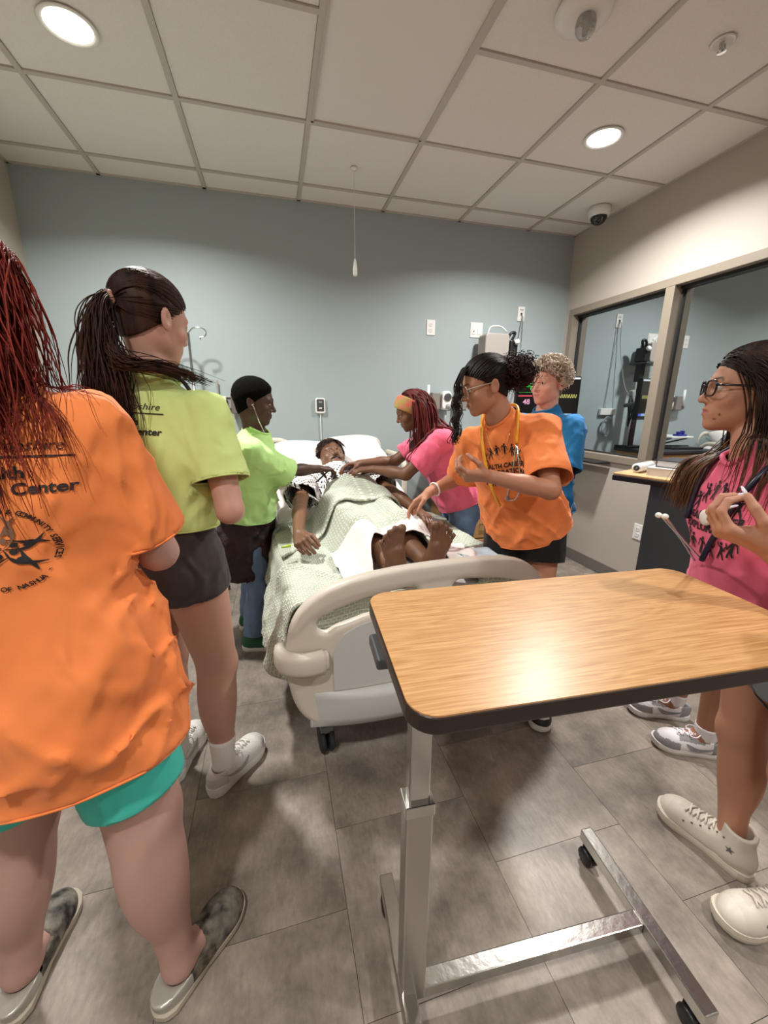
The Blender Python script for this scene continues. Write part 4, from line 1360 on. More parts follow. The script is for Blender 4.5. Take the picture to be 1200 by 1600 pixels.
        lipc = lip or (int(sk[0] * .82), int(sk[1] * .62), int(sk[2] * .62))
        col[nh0:nh1] = head_color(q, sk, lipc, brow, 1.0, extra)
        m = mat('skin_%d_%d_%d' % sk, sk, rough, attr='Col', sub=.08, bump=(90, .10, (1, 1, 1), .004), var=(14, .16, (min(255, sk[0] + 4), int(sk[1] * .90), int(sk[2] * .87))))
        s.bodyobj = np_mesh('body', VV, FF, m, s.root, colors=col)
        # eyes
        ew = mat('eye_white', (170, 158, 150), .25); ei = mat('iris_brown', (30, 18, 12), .1)
        for sx in (-1, 1):
            mb = MB(); c = s.hl((sx * .031, .0735, -.001)); r = .0128 * s.hs
            mb.ell(c, (r, r, r), 12, 8)
            mb.cur = 1
            rot = Matrix([list(x) for x in s.RH])
            ic = s.hl((sx * .031 + sx * .0, .0735 + .0062, -.001))
            mb.ell(ic, (.0082 * s.hs, .0072 * s.hs, .0082 * s.hs), 10, 6, rot)
            mb.build('eye', [ew, ei], s.root, smooth=True, world=True)
        return s.bodyobj

def F_inside_hand(c, w, fd, k):
    d = c - w
    t = d @ fd
    r = np.linalg.norm(d - t[:, None] * fd, axis=1)
    return (t > -.05 * k) & (t < .23 * k) & (r < .105 * k)

# ------------------------------------------------------------------ clothing
def clip_mesh(v, f, cuts):
    """trim a mesh where a cut function is positive; the rim is moved onto the cut"""
    for g in cuts:
        val = g(v)
        inside = val < 0
        f = f[inside[f].any(1)]
        used = np.zeros(len(v), bool); used[f.ravel()] = True
        m = used & ~inside
        if not m.any(): continue
        for _ in range(2):
            e = 1e-4; q = v[m]; g0 = g(q)
            gr = np.stack([(g(q + np.array(a) * e) - g0) / e for a in ((1, 0, 0), (0, 1, 0), (0, 0, 1))], -1)
            n2 = (gr * gr).sum(1)
            stp = np.where(n2 > .2, np.minimum(g0, .03) / np.maximum(n2, .2), 0)
            v = v.copy(); v[m] = q - gr * stp[:, None]
    return v, f
def rim_loops(f):
    E = np.concatenate([f[:, [0, 1]], f[:, [1, 2]], f[:, [2, 3]], f[:, [3, 0]]])
    E = E[E[:, 0] != E[:, 1]]
    key = np.sort(E, 1); kk = key[:, 0] * 10000000 + key[:, 1]
    u, inv, cnt = np.unique(kk, return_inverse=True, return_counts=True)
    b = E[cnt[inv] == 1]
    nxt = {}
    for a, c in b: nxt.setdefault(int(a), int(c))
    loops = []; seen = set()
    for st in list(nxt):
        if st in seen: continue
        lp = [st]; seen.add(st); c = nxt[st]
        while c in nxt and c not in seen:
            lp.append(c); seen.add(c); c = nxt[c]
        if len(lp) > 12: loops.append(np.array(lp))
    return loops
def relax(v, f, it=2, lam=.5):
    E = np.concatenate([f[:, [0, 1]], f[:, [1, 2]], f[:, [2, 3]], f[:, [3, 0]]]); E = np.concatenate([E, E[:, ::-1]])
    n = np.bincount(E[:, 0], minlength=len(v)).astype(float)
    for _ in range(it):
        a = np.stack([np.bincount(E[:, 0], weights=v[E[:, 1], i], minlength=len(v)) for i in range(3)], 1)
        m = n > 0
        w = v.copy(); w[m] = v[m] * (1 - lam) + lam * a[m] / n[m][:, None]
        v = w
    return v
def smooth_rims(v, f, it=14):
    lps = rim_loops(f)
    v = v.copy()
    for lp in lps:
        q = v[lp]
        for _ in range(it): q = .5 * q + .25 * (np.roll(q, 1, 0) + np.roll(q, -1, 0))
        v[lp] = q
    return v, lps
def fold_disp(o, R, amp, sx, sz, seed, lowz=None, k=1.0):
    o = V(o)
    sx = sx * 1.45; sz = sz * 1.45
    def fn(P):
        q = (P - o) @ R
        x, y, z = q[..., 0], q[..., 1], q[..., 2]
        wob = vnoise(np.stack([x * 5 + seed, y * 5, z * 5], -1))
        n1 = vnoise(np.stack([x * sx + seed + .9 * wob, y * sx + seed * 2.3, z * sz * .45 + 5 + .9 * wob], -1))
        n2 = vnoise(np.stack([(x + z * .8) * sx * 1.3 + 9 + .7 * wob, y * sx * 1.2, (z - x * .8) * sz * .55 + seed], -1))
        n3 = vnoise(np.stack([(x - z * .9) * sx * 1.5 + 3, y * sx * 1.2 + seed, (z + x * .8) * sz * .5 + .7 * wob], -1))
        rd = lambda n: (1 - np.minimum(np.abs(n) * 2.6, 1)) ** 1.8
        n = 1.0 * rd(n1) + .9 * rd(n2) + .9 * rd(n3) - .5
        w = 1.0
        if lowz is not None: w = np.clip((lowz[1] - z) / (lowz[1] - lowz[0]), .35, 1) * np.clip((z - lowz[0]) / .07, .35, 1)
        return -amp * n * w
    return fn

def fabric(name, col, rough=.85, second=None, crease=.55):
    c2 = second or tuple(int(x * .93) for x in col)
    if name in MATS: return MATS[name]
    m = mat(name, col, rough, spec=.2, sheen=.1, var=(7, .5, c2))
    nt = m.node_tree; b = nt.nodes['Principled BSDF']
    tc = nt.nodes.new('ShaderNodeTexCoord')
    mp = nt.nodes.new('ShaderNodeMapping'); mp.inputs['Scale'].default_value = (1.5, 1.5, .8); mp.inputs['Rotation'].default_value = (0, .5, 0)
    nt.links.new(tc.outputs['Object'], mp.inputs[0])
    n1 = nt.nodes.new('ShaderNodeTexNoise'); n1.inputs['Scale'].default_value = 7; n1.inputs['Detail'].default_value = 3; n1.inputs['Distortion'].default_value = 1.2
    n1.noise_type = 'RIDGED_MULTIFRACTAL' if hasattr(n1, 'noise_type') else n1.noise_type
    nt.links.new(mp.outputs[0], n1.inputs['Vector'])
    n2 = nt.nodes.new('ShaderNodeTexNoise'); n2.inputs['Scale'].default_value = 700; n2.inputs['Detail'].default_value = 1
    nt.links.new(tc.outputs['Object'], n2.inputs['Vector'])
    b1 = nt.nodes.new('ShaderNodeBump'); b1.inputs['Strength'].default_value = crease; b1.inputs['Distance'].default_value = .022
    nt.links.new(n1.outputs[0], b1.inputs['Height'])
    b2 = nt.nodes.new('ShaderNodeBump'); b2.inputs['Strength'].default_value = .15; b2.inputs['Distance'].default_value = .001
    nt.links.new(n2.outputs[0], b2.inputs['Height']); nt.links.new(b1.outputs[0], b2.inputs['Normal'])
    nt.links.new(b2.outputs[0], b.inputs['Normal'])
    return m

def tshirt(p, m, hemz=-.06, hem=(.20, .155), chest=(.168, .122), sleeve=.62, sr=(.060, .088), neckr=.060, amp=.007, hemn=None, seed=1.0, belly=None, h=.0085, off=(0, 0), name='t_shirt', bustk=1.0, fx=8, fz=5, hemcurve=0.0, drop=.012, legpad=None):
    """hemz: height of the hem (m) along the torso from the pelvis, negative is below"""
    k = p.k; RT = p.RT; F = Field(); f = p.fat
    T = p.T
    top = p.pelvis + RT @ (V(0, -.002, .33) * k)
    hemp = p.pelvis + T * hemz
    hn = -T if hemn is None else unit(hemn)
    tor = Field()
    tor.add(s_ecap(p.pelvis + RT @ V(off[0], off[1], 0), RT, hemz - .10, .36 * k, (hem[0] * k, hem[1] * k), (chest[0] * k * .96 * f, chest[1] * k * f), .05), .03)
    tor.add(s_ell(top, V(chest[0] * f, chest[1] * f, .165) * k, RT), .05)
    tor.cap(p.shR - RT[:, 0] * .028 - T * .004, p.shL + RT[:, 0] * .028 - T * .004, .060 * k, .060 * k, .06)
    tor.cap(p.neck - T * .06 * k, p.neck + T * .010 * k, .094 * k, .069 * k, .04)
    if p.female:
        for sx in (-1, 1): tor.ell(p.pelvis + RT @ (V(sx * .062, .074, .325) * k), V(.072, .062, .072) * k * f * bustk, RT, .05)
    if hemz < .10:
        for sx in (-1, 1): tor.ell(p.pelvis + RT @ (V(sx * .070, -.062, -.045) * k), V(.110, .101, .106) * k * f, RT, .05)
    if legpad:
        for hp_, kn_, *_q in p.leg.values(): tor.cap(hp_, hp_ + (kn_ - hp_) * .9, legpad, legpad, .06)
    if belly is not None: tor.ell(p.pelvis + RT @ (V(belly[0]) * k), V(belly[1]) * k, RT, .06)
    F.ops += tor.ops
    hc = p.pelvis
    def hemg(P):
        g = (P - hemp) @ hn
        if hemcurve: g = g - hemcurve * ((((P - hc) @ RT[:, 0]) / .2) ** 2) * -1.0
        return g
    cuts = [hemg]
    for sd in p.arm:
        sh, el, w = p.arm[sd]
        d = el - sh; L = np.linalg.norm(d); ax = d / L
        e = sh + ax * L * sleeve
        pl = s_plane(e, ax)
        dn = V(0, 0, -drop)
        slc = s_cap(sh + dn * .4, sh + ax * L * sleeve + ax * .07 + dn, sr[0] * k, sr[1] * k * 1.03)
        sl = s_max(slc, lambda P, pl=pl: pl(P) - 1.6 * h)
        F.add(sl, .045)
        cuts.append(lambda P, e=e, pl=pl, sl=sl: np.where((sl(P) < tor.ev(P) - .002) & (np.linalg.norm(P - e, axis=1) < .24 * k), pl(P), -1.))
    nd = unit(p.head - p.neck)
    nfn = s_cap(p.neck + p.RT[:, 1] * .010 - nd * .012 * k, p.neck + nd * .16 * k + p.RT[:, 1] * .03, neckr * k, neckr * k * 1.15)
    cuts.append(lambda P: -nfn(P))
    amp = amp * 1.4
    F.disp = fold_disp(p.pelvis, RT, amp, fx / k, fz / k, seed, (hemz, .34 * k)); F.amp = amp
    pts = np.array([p.shR, p.shL, p.neck, p.pelvis, hemp] + [a[1] for a in p.arm.values()])
    lo = pts.min(0) - .27 * k; hi = pts.max(0) + .27 * k
    lo[2] = min(lo[2], hemp[2] - .05)
    v, fc = F.mesh(lo, hi, h)
    v = relax(v, fc, 2, .4)
    v, fc = clip_mesh(v, fc, cuts)
    v, lps = smooth_rims(v, fc, 30)
    o = np_mesh(name, v, fc, m, p.root, solid=.004)
    for lp in lps:
        q = v[lp]
        L = np.linalg.norm(q - np.roll(q, 1, 0), axis=1).sum()
        isneck = np.linalg.norm(q.mean(0) - p.neck) < .10 * k
        if L < .12: continue
        ring = q[::2]
        r_ = .0065 if isneck else .0028
        mb = MB().tube([tuple(a) for a in ring] + [tuple(ring[0]), tuple(ring[1])], r_ * k, 6, caps=False)
        mb.build('collar' if isneck else 'hem', m, o, smooth=True, world=True)
    p.shirtF = F; p.shirt_v = v; p.shirt_f = fc
    return o

def trousers(p, m, legt=.5, waist=.16, r=(.100, .098), rk=.075, ra=.06, amp=.004, seed=2.0, name='shorts', hipx=.178, hipy=.135, h=.0085, cutn=None):
    """legt 0..1 along the thigh, 1..2 along the shank"""
    k = p.k; F = Field(); RT = p.RT; f = p.fat
    R0 = frame(p.fwd)
    top = s_plane(p.pelvis + p.T * waist * k, p.T)
    F.add(s_ecap(p.pelvis, RT, -.09 * k, .24 * k, (hipx * k * f, hipy * k * f), (.138 * k * f, .105 * k * f), .06), .03)
    for sx in (-1, 1): F.ell(p.pelvis + RT @ (V(sx * .070, -.062, -.045) * k), V(.094, .085, .092) * k * f, RT, .04)
    cuts = [top]
    for sd in p.leg:
        hp, kn, an = p.leg[sd][:3]
        if legt <= 1:
            ax = unit(kn - hp); e = hp + (kn - hp) * legt
            if cutn is not None: ax = unit(cutn)
            pl = s_plane(e, ax)
            F.cap(hp, e + ax * .05, r[0] * k * f, r[1] * k * f, .03)
        else:
            ax = unit(an - kn); e = kn + (an - kn) * (legt - 1); pl = s_plane(e, ax)
            F.cap(hp, kn, r[0] * k * f, rk * k, .03)
            F.cap(kn, e + ax * .05, rk * k, ra * k, .03)
        cuts.append(lambda P, e=e, pl=pl, L_=s_cap(hp, kn, .02, .02) if legt <= 1 else s_cap(kn, an, .02, .02), o_=[s_cap(q[0], q[1], .02, .02) if legt <= 1 else s_cap(q[1], q[2], .02, .02) for n_, q in p.leg.items() if n_ != sd]: np.where((np.linalg.norm(P - e, axis=1) < .25 * k) & np.all([L_(P) < z(P) for z in o_] or [np.ones(len(P), bool)], axis=0), pl(P), -1.))
    F.disp = fold_disp(p.pelvis, R0, amp, 9, 7 if legt <= 1 else 12, seed); F.amp = amp
    pts = np.array([p.pelvis] + [q for l in p.leg.values() for q in l[:3]])
    v, fc = F.mesh(pts.min(0) - .2, pts.max(0) + .2, h)
    v, fc = clip_mesh(v, fc, cuts)
    v, lps = smooth_rims(v, fc)
    p.trF = F
    return np_mesh(name, v, fc, m, p.root, solid=.003)

# ------------------------------------------------------------------ flat print projected on cloth
def print_on(p, verts, faces, o, ux, uy, nrm, polys, m, name='shirt_print', lift=.0022, back=.35, parent=None):
    bvh = BVHTree.FromPolygons([Vector(x) for x in verts], [tuple(int(i) for i in q) for q in faces])
    bm = bmesh.new()
    for vs, fs in polys:
        bv = [bm.verts.new((q[0], q[1], 0)) for q in vs]
        for f in fs:
            try: bm.faces.new([bv[i] for i in f])
            except ValueError: pass
    bmesh.ops.triangulate(bm, faces=bm.faces[:])
    for _ in range(3):
        ed = [e for e in bm.edges if e.calc_length() > .012]
        if not ed: break
        bmesh.ops.subdivide_edges(bm, edges=ed, cuts=1)
        bmesh.ops.triangulate(bm, faces=bm.faces[:])
    o = Vector(o); ux = Vector(ux); uy = Vector(uy); nr = Vector(nrm).normalized()
    dead = []
    off = rootloc(parent or p.root)
    for v in bm.verts:
        st = o + ux * v.co.x + uy * v.co.y + nr * back
        hit, hn, _, _ = bvh.ray_cast(st, -nr, back * 2)
        if hit is None: dead.append(v)
        else:
            if hn.dot(nr) < 0: hn = -hn
            v.co = hit + hn * lift - off
    if dead: bmesh.ops.delete(bm, geom=dead, context='VERTS')
    me = bpy.data.meshes.new(name); bm.to_mesh(me); bm.free()
    me.materials.append(m)
    ob = bpy.data.objects.new(name, me); COL.objects.link(ob); ob.parent = parent or p.root
    return ob

def arc_text(s, R, a0, a1, size, inside=False, bold=.0):
    """letters along an arc; angles in degrees clockwise from top"""
    out = []
    n = len(s)
    for i, ch in enumerate(s):
        if ch == ' ': continue
        a = math.radians(a0 + (a1 - a0) * (i + .5) / n)
        vs, fs = text_polys(ch, size, bold, align='CENTER')
        if inside: rot = PI - a; cx, cy = R * math.sin(a), R * math.cos(a)
        else: rot = -a; cx, cy = R * math.sin(a), R * math.cos(a)
        c, s_ = math.cos(rot), math.sin(rot)
        yo = -.36 * size
        out.append(([(cx + c * q.x - s_ * (q.y + yo), cy + s_ * q.x + c * (q.y + yo)) for q in vs], fs))
    return out
def ribbon_poly(pts, ws):
    P = [np.array(q[:2], float) for q in bez([(a, b, 0) for a, b in pts], 5)]
    W = np.interp(np.linspace(0, 1, len(P)), np.linspace(0, 1, len(ws)), ws)
    L = []; Rr = []
    for i, q in enumerate(P):
        t = P[min(i + 1, len(P) - 1)] - P[max(i - 1, 0)]; t = t / (np.linalg.norm(t) + 1e-9)
        nn = np.array([-t[1], t[0]])
        L.append(q + nn * W[i]); Rr.append(q - nn * W[i])
    n = len(P)
    return L + Rr, [(i, i + 1, n + i + 1, n + i) for i in range(n - 1)]
def disc_poly(c, rx, ry, n=14, rot=0):
    return [(c[0] + rx * math.cos(t) * math.cos(rot) - ry * math.sin(t) * math.sin(rot), c[1] + rx * math.cos(t) * math.sin(rot) + ry * math.sin(t) * math.cos(rot)) for t in np.linspace(0, 2 * PI, n, endpoint=False)], [tuple(range(n))]

# ------------------------------------------------------------------ hair
def grow(roots, dirs, n, step, grav=.25, coll=(), margin=.004, wav=0.0, seed=0, stiff=.75, pull=None):
    """march strands from roots; returns (N, n+1, 3)"""
    r = np.random.default_rng(seed)
    P = np.array(roots, float); D = np.array([unit(d) for d in dirs])
    out = [P.copy()]
    ph = r.random((len(P), 3)) * 50
    g = np.array([0, 0, -1.0])
    for i in range(n):
        D2 = D * stiff + g * grav
        if pull is not None: D2 = D2 + pull(P, i / n)
        if wav: D2 = D2 + wav * np.stack([vnoise(P * 18 + ph), vnoise(P * 18 + ph + 7), vnoise(P * 18 + ph + 13)], -1)
        D2 /= np.linalg.norm(D2, axis=1, keepdims=True) + 1e-9
        Q = P + D2 * step
        for F in coll:
            for _ in range(2):
                d = F.ev(Q)
                m = d < margin
                if not m.any(): break
                e = 1e-3; q = Q[m]
                gr = np.stack([F.ev(q + np.array(a) * e) - d[m] for a in ((1, 0, 0), (0, 1, 0), (0, 0, 1))], -1)
                gr /= np.linalg.norm(gr, axis=1, keepdims=True) + 1e-9
                Q[m] = q + gr * np.minimum((margin - d[m]), .03)[:, None]
        D = Q - P; D /= np.linalg.norm(D, axis=1, keepdims=True) + 1e-9
        P = Q
        out.append(P.copy())
    return np.stack(out, 1)
def strands(name, paths, r0, r1, m, parent, n=3, mid=None, seed=0, flat=1.0, kind=None, lenvar=0.0):
    """all strands of one hairdo as one mesh, numpy tubes"""
    paths = np.asarray(paths); N, K, _ = paths.shape
    if lenvar:
        u = 1 - lenvar * np.random.default_rng(seed + 5).random(N) ** 1.3
        x = np.linspace(0, 1, K)[None] * u[:, None] * (K - 1.001)
        i = x.astype(int); w = (x - i)[..., None]; r_i = np.arange(N)[:, None]
        paths = paths[r_i, i] * (1 - w) + paths[r_i, i + 1] * w
    t = np.linspace(0, 1, K)
    R = (r0 + (r1 - r0) * t) if mid is None else np.interp(t, [0, .35, 1], [r0, mid, r1])
    rr = np.random.default_rng(seed); sc = .75 + .5 * rr.random(N)
    T = np.zeros_like(paths)
    T[:, 1:-1] = paths[:, 2:] - paths[:, :-2]; T[:, 0] = paths[:, 1] - paths[:, 0]; T[:, -1] = paths[:, -1] - paths[:, -2]
    T /= np.linalg.norm(T, axis=-1, keepdims=True) + 1e-9
    U = np.cross(T, np.array([.31, .83, .47])); U /= np.linalg.norm(U, axis=-1, keepdims=True) + 1e-9
    W = np.cross(T, U)
    an = np.linspace(0, 2 * PI, n, endpoint=False)
    ring = U[:, :, None] * np.cos(an)[None, None, :, None] * flat + W[:, :, None] * np.sin(an)[None, None, :, None]
    Vv = (paths[:, :, None] + ring * (R[None, :, None, None] * sc[:, None, None, None])).reshape(-1, 3)
    base = (np.arange(N)[:, None] * K + np.arange(K - 1)[None]).reshape(-1) * n
    j = np.arange(n); j2 = (j + 1) % n
    F = np.stack([base[:, None] + j, base[:, None] + j2, base[:, None] + n + j2, base[:, None] + n + j], -1).reshape(-1, 4)
    o = np_mesh(name, Vv, F, m, parent)
    if kind: o['kind'] = kind
    return o
SC, SR = np.array((0, -.010, .032)), np.array((.0775, .099, .086))
def scalp(az, el, off=0.0):
    """az 0 = front, + to the right; el elevation; local head coordinates"""
    d = np.stack([np.sin(az) * np.cos(el), np.cos(az) * np.cos(el), np.sin(el)], -1)
    return SC + d * (SR + off)
def hairline(q):
    """positive where hair grows (local head coordinates)"""
    return q[..., 2] - .88 * (q[..., 1] - .083) - .062
def hair_cap(p, m, thick=.006, name='hair_cap', fn=None, h=.0045, amp=.0, freq=60, hl=None):
    c, R, s = p.head, p.RH, p.hs
    F = Field()
    def f(P):
        q = ((P - c) @ R) / s
        hv = hl(q) if hl else hairline(q)
        d = sd_ell(q, SC, SR - .004) - thick * np.clip(hv / .03, 0, 1)
        hd = -hv * .75
        d = smin(d, sd_ell(q, (0, -.032, -.045), (.053, .053, .052)), .03)
        d = np.maximum(d, hd)
        if amp: d = d + amp * vnoise(q * freq)
        return d * s
    F.add(f, .001)
    if fn: fn(F)
    F.amp = amp
    v, fc = F.mesh(c - .16 * s, c + .16 * s, h)
    return np_mesh(name, v, fc, m, p.root)
def hair_mat(name, c1, c2, rough=.55):
    return mat(name, c1, rough, spec=.22, var=(40, .9, c2, (1, 1, .12)), bump=(160, .25, (1, 1, .1), .003), )

def pulled_back(p, tie, n, seed, lift=.006, az=(-2.2, 2.2)):
    """strands from the hairline over the scalp to a tie point (local)"""
    r = np.random.default_rng(seed)
    roots = []
    while len(roots) < n:
        a = r.uniform(-PI, PI); e = r.uniform(-.7, 1.5)
        q = scalp(np.array(a), np.array(e))
        hv = hairline(q)
        if 0 < hv < (.03 if r.random() < .8 else .2): roots.append((a, e))
    out = []
    td = unit((np.array(tie) - SC) / SR)
    K = 14
    for a, e in roots:
        d0 = np.array([math.sin(a) * math.cos(e), math.cos(a) * math.cos(e), math.sin(e)])
        pts = []
        for i in range(K):
            t = i / (K - 1)
            d = unit(d0 * (1 - t) + td * t + np.array([0, 0, .25 * math.sin(PI * t)]) * (d0[2] > 0))
            q = SC + d * (SR + lift * (.3 + .7 * math.sin(PI * min(t * 1.2, 1) * .5)))
            if t > .9: q = q + (np.array(tie) - q) * (t - .9) / .1 * .8
            pts.append(p.hl(q))
        out.append(pts)
    return np.array(out)

# ------------------------------------------------------------------ shoes
def shoe(p, side, L, style, ht=.055, wid=1.0, sole=.026, mats=None, tag_=None, laces=True):
    """mats: dict upper, sole, toe, panel, lace, collar; style low / high / runner / slip"""
    hp, kn, an, heel, toe, d = p.leg[side]
    fw = V(d); up = V(0, 0, 1); rt = np.cross(fw, up)
    o = heel - fw * .012
    sgn = 1 if side == 'R' else -1                 # + : outer side is +x for the right foot
    r = empty('shoe', tuple(o - np.array(rootloc(p.root)))); r.parent = p.root
    if tag_: r['label'] = tag_
    R = np.stack([rt, fw, up], 1)
    def w(q): return o + R @ V(q)
    # outline half widths along y (0..1): inner / outer
    ys = np.array([0, .03, .10, .25, .42, .58, .72, .84, .93, .98, 1.0])
    wo = np.array([.0, .020, .031, .034, .036, .043, .048, .045, .034, .018, .0]) * wid * L / .26
    wi = np.array([.0, .020, .030, .030, .028, .033, .042, .043, .034, .018, .0]) * wid * L / .26
    def outline(e, n=30):
        t = .5 - .5 * np.cos(np.linspace(0, PI, n))
        a = [((np.interp(q, ys, wo) + (e if 0 < q < 1 else 0)) * sgn, q * (L + 2 * e) - e) for q in t]
        b = [(-(np.interp(q, ys, wi) + (e if 0 < q < 1 else 0)) * sgn, q * (L + 2 * e) - e) for q in t[::-1]][1:-1]
        return a + b
    mb = MB()
    lv = [(0, .001, 0), (.002, .0, .004), (.004, .0, sole * .5), (.0035, .0, sole), (-.004, 0, sole + .003)]
    rings = []
    for e, _, z in lv:
        rings.append([w((x, y, z + (.010 * max(0, (y / L - .75) / .25) ** 2 if style != 'slip' else .004 * max(0, (y / L - .8) / .2)) + (.006 if style == 'runner' and y < L * .3 else 0) * (z > .01))) for x, y in outline(e)])
    n = len(rings[0])
    vs = [q for rg in rings for q in rg]
    fs = [(i * n + j, i * n + (j + 1) % n, (i + 1) * n + (j + 1) % n, (i + 1) * n + j) for i in range(len(lv) - 1) for j in range(n)]
    fs += [tuple(range(n - 1, -1, -1)), tuple((len(lv) - 1) * n + j for j in range(n))]
    if sgn < 0: fs = [f[::-1] for f in fs]
    mb.add(vs, fs); mb.build('sole', mats['sole'], r, smooth=False, world=True)
    # upper
    F = Field(); s = L / .26
    zb = sole - .004
    def A(q): return w((q[0] * sgn * s, q[1] * s, q[2] * s + zb))
    Rm = np.stack([rt * sgn, fw, up], 1)
    F.add(s_ell(A((.004, .203, .010)), V(.043 * wid, .056, .042 if style != 'slip' else .036) * s, Rm), .01)
    F.cap(A((.003, .19, .018)), A((.001, .075, .050)), .034 * s * wid, .033 * s * wid, .03)
    F.add(s_ell(A((.004, .12, .012)), V(.037 * wid, .10, .035) * s, Rm), .03)
    F.add(s_ell(A((0, .042, .030)), V(.034, .045, .052) * s, Rm), .02)
    ankv = an
    if style == 'high':
        F.cap(A((0, .055, .040)), A((0, .050, .155)), .040 * s, .042 * s, .02)
        topc = A((0, .052, .122)); topn = unit(up + fw * -.10)
    elif style == 'slip':
        topc = A((0, .05, .040)); topn = unit(up * 1 + fw * -.12)
    else:
        F.cap(A((0, .060, .030)), A((0, .062, .060)), .036 * s, .037 * s, .02)
        topc = A((0, .055, .062)); topn = unit(up + fw * -.22)
    base = s_plane(w((0, 0, sole - .001)), -up)
    topp = s_plane(topc, topn)
    lim = s_plane(A((0, .125 if style != 'slip' else .125, 0)), fw)
    F.inter(base)
    F.inter(lambda P: np.where(lim(P) < 0, topp(P), np.minimum(topp(P) , 9) - .5))
    hole = s_cap(A((0, .058, .045)), A((0, .050, .16)), .029 * s, .031 * s) if style != 'slip' else s_cap(A((0, .072, .030)), A((0, .05, .16)), .033 * s, .034 * s)
    F.sub(hole, .006)
    c0 = w((0, L / 2, .06)); ext = L * .62
    v, f = F.mesh(c0 - V(ext, ext, .085), c0 + V(ext, ext, .12), .0042)
    q = ((v[f].mean(1) - o) @ R); q[:, 0] *= sgn; qq = q / s
    mi = np.zeros(len(f))
    ml = [mats['upper'], mats.get('toe', mats['upper']), mats.get('panel', mats['upper']), mats.get('collar', mats['upper']), mats.get('tongue', mats['upper'])]
    y, z, x = qq[:, 1], qq[:, 2] - sole / s, qq[:, 0]
    if style == 'dunk':
        mi[(y > .235) | ((y > .17) & (z < .030 + (y - .17) * .12))] = 2       # mudguard
        mi[(y > .185) & (z >= .028 + (y - .185) * .10) & (np.abs(x) < .034)] = 1  # toe box
        mi[(y < .055)] = 2
        mi[(y > .085) & (y < .175) & (z > .040) & (np.abs(x) > .018)] = 2       # eyestay
        mi[(y > .08) & (y < .19) & (z > .045) & (np.abs(x) < .018)] = 4
    elif style == 'high':
        mi[(y > .222)] = 1
        mi[(y > .06) & (y < .20) & (np.abs(x) < .014) & (z > .035)] = 4
    elif style == 'runner':
        mi[(y > .215) & (z < .03)] = 2
        mi[(y < .05)] = 2
        mi[(y > .08) & (y < .19) & (z > .045) & (np.abs(x) < .018)] = 4
    elif style == 'slip':
        mi[(y > .135)] = 1
        mi[(y > .07) & (y <= .135)] = 2
    np_mesh('upper', v, f, ml, r, midx=mi, off=rootloc(r))
    p_bvh = BVHTree.FromPolygons([Vector(a) for a in v], [tuple(int(i) for i in a) for a in f])
    def onto(q, dirn, lift=.002):
        st = Vector(A(q)) - Vector(R @ (V(dirn) * V(sgn, 1, 1))) * .08
        hit, hn, _, _ = p_bvh.ray_cast(st, Vector(R @ (V(dirn) * V(sgn, 1, 1))), .2)
        return None if hit is None else np.array(hit) + np.array(hn) * lift
    if laces and style != 'slip':
        mb = MB()
        n_ = 4 if style == 'high' else 5
        for i in range(n_):
            yy = .180 - i * .021
            for a, b in (((-.020, yy), (.020, yy - .014)), ((.020, yy), (-.020, yy - .014))):
                pts = []
                for t in np.linspace(0, 1, 6):
                    hh = onto((a[0] + (b[0] - a[0]) * t, a[1] + (b[1] - a[1]) * t, .0), (0, 0, -1), .0025 + .003 * math.sin(PI * t))
                    st = Vector(A((a[0] + (b[0] - a[0]) * t, a[1] + (b[1] - a[1]) * t, .2)))
                    hit, hn, _, _ = p_bvh.ray_cast(st, Vector((0, 0, -1)), .3)
                    if hit is not None: pts.append(np.array(hit) + np.array(hn) * (.002 + .002 * math.sin(PI * t)))
                if len(pts) > 3: mb.tube(pts, .0032 * s, 5)
        for sx in ((-1, 1) if style != 'high' else ()):
            hit_, hn_, _, _ = p_bvh.ray_cast(Vector(A((0, .098 if style != 'high' else .125, .2))), Vector((0, 0, -1)), .3)
            b0 = A((0, .082, .075)) if hit_ is None else np.array(hit_) + V(0, 0, .003)
            mb.tube(bez([b0, b0 + rt * sx * .02 + up * .008, b0 + rt * sx * .035 + fw * .02 - up * .002, b0 + rt * sx * .022 + fw * .035 - up * .006, b0 + fw * .01 + up * .002], 4), .0026 * s, 5)
        if mb.v: mb.build('laces', mats['lace'], r, smooth=True, world=True)
    if mats.get('swoosh'):
        sw = bez([(.150, .036), (.125, .020), (.095, .018), (.060, .032), (.030, .055)], 5)
        ws = np.interp(np.linspace(0, 1, len(sw)), [0, .18, .45, 1], [.003, .011, .0085, .0006])
        for sx in (1, -1):
            L_, R_ = [], []
            for (yy, zz), w_ in zip([(a[0], a[1]) for a in sw], ws):
                for dz, acc in ((w_, L_), (-w_, R_)):
                    hit, hn, _, _ = p_bvh.ray_cast(Vector(A((sx * .09, yy, zz + dz))), Vector(-rt * sgn * sx), .12)
                    acc.append(None if hit is None else np.array(hit) + np.array(hn) * .0016)
            ok = [i for i in range(len(L_)) if L_[i] is not None and R_[i] is not None]
            if len(ok) > 3:
                n = len(ok)
                MB().add([L_[i] for i in ok] + [R_[i] for i in ok], [(i, i + 1, n + i + 1, n + i) for i in range(n - 1)]).build('side_logo', mats['swoosh'], r, world=True)
    r_info = dict(A=A, R=R, rt=rt * sgn, fw=fw, bvh=p_bvh, root=r, s=s)
    return r_info
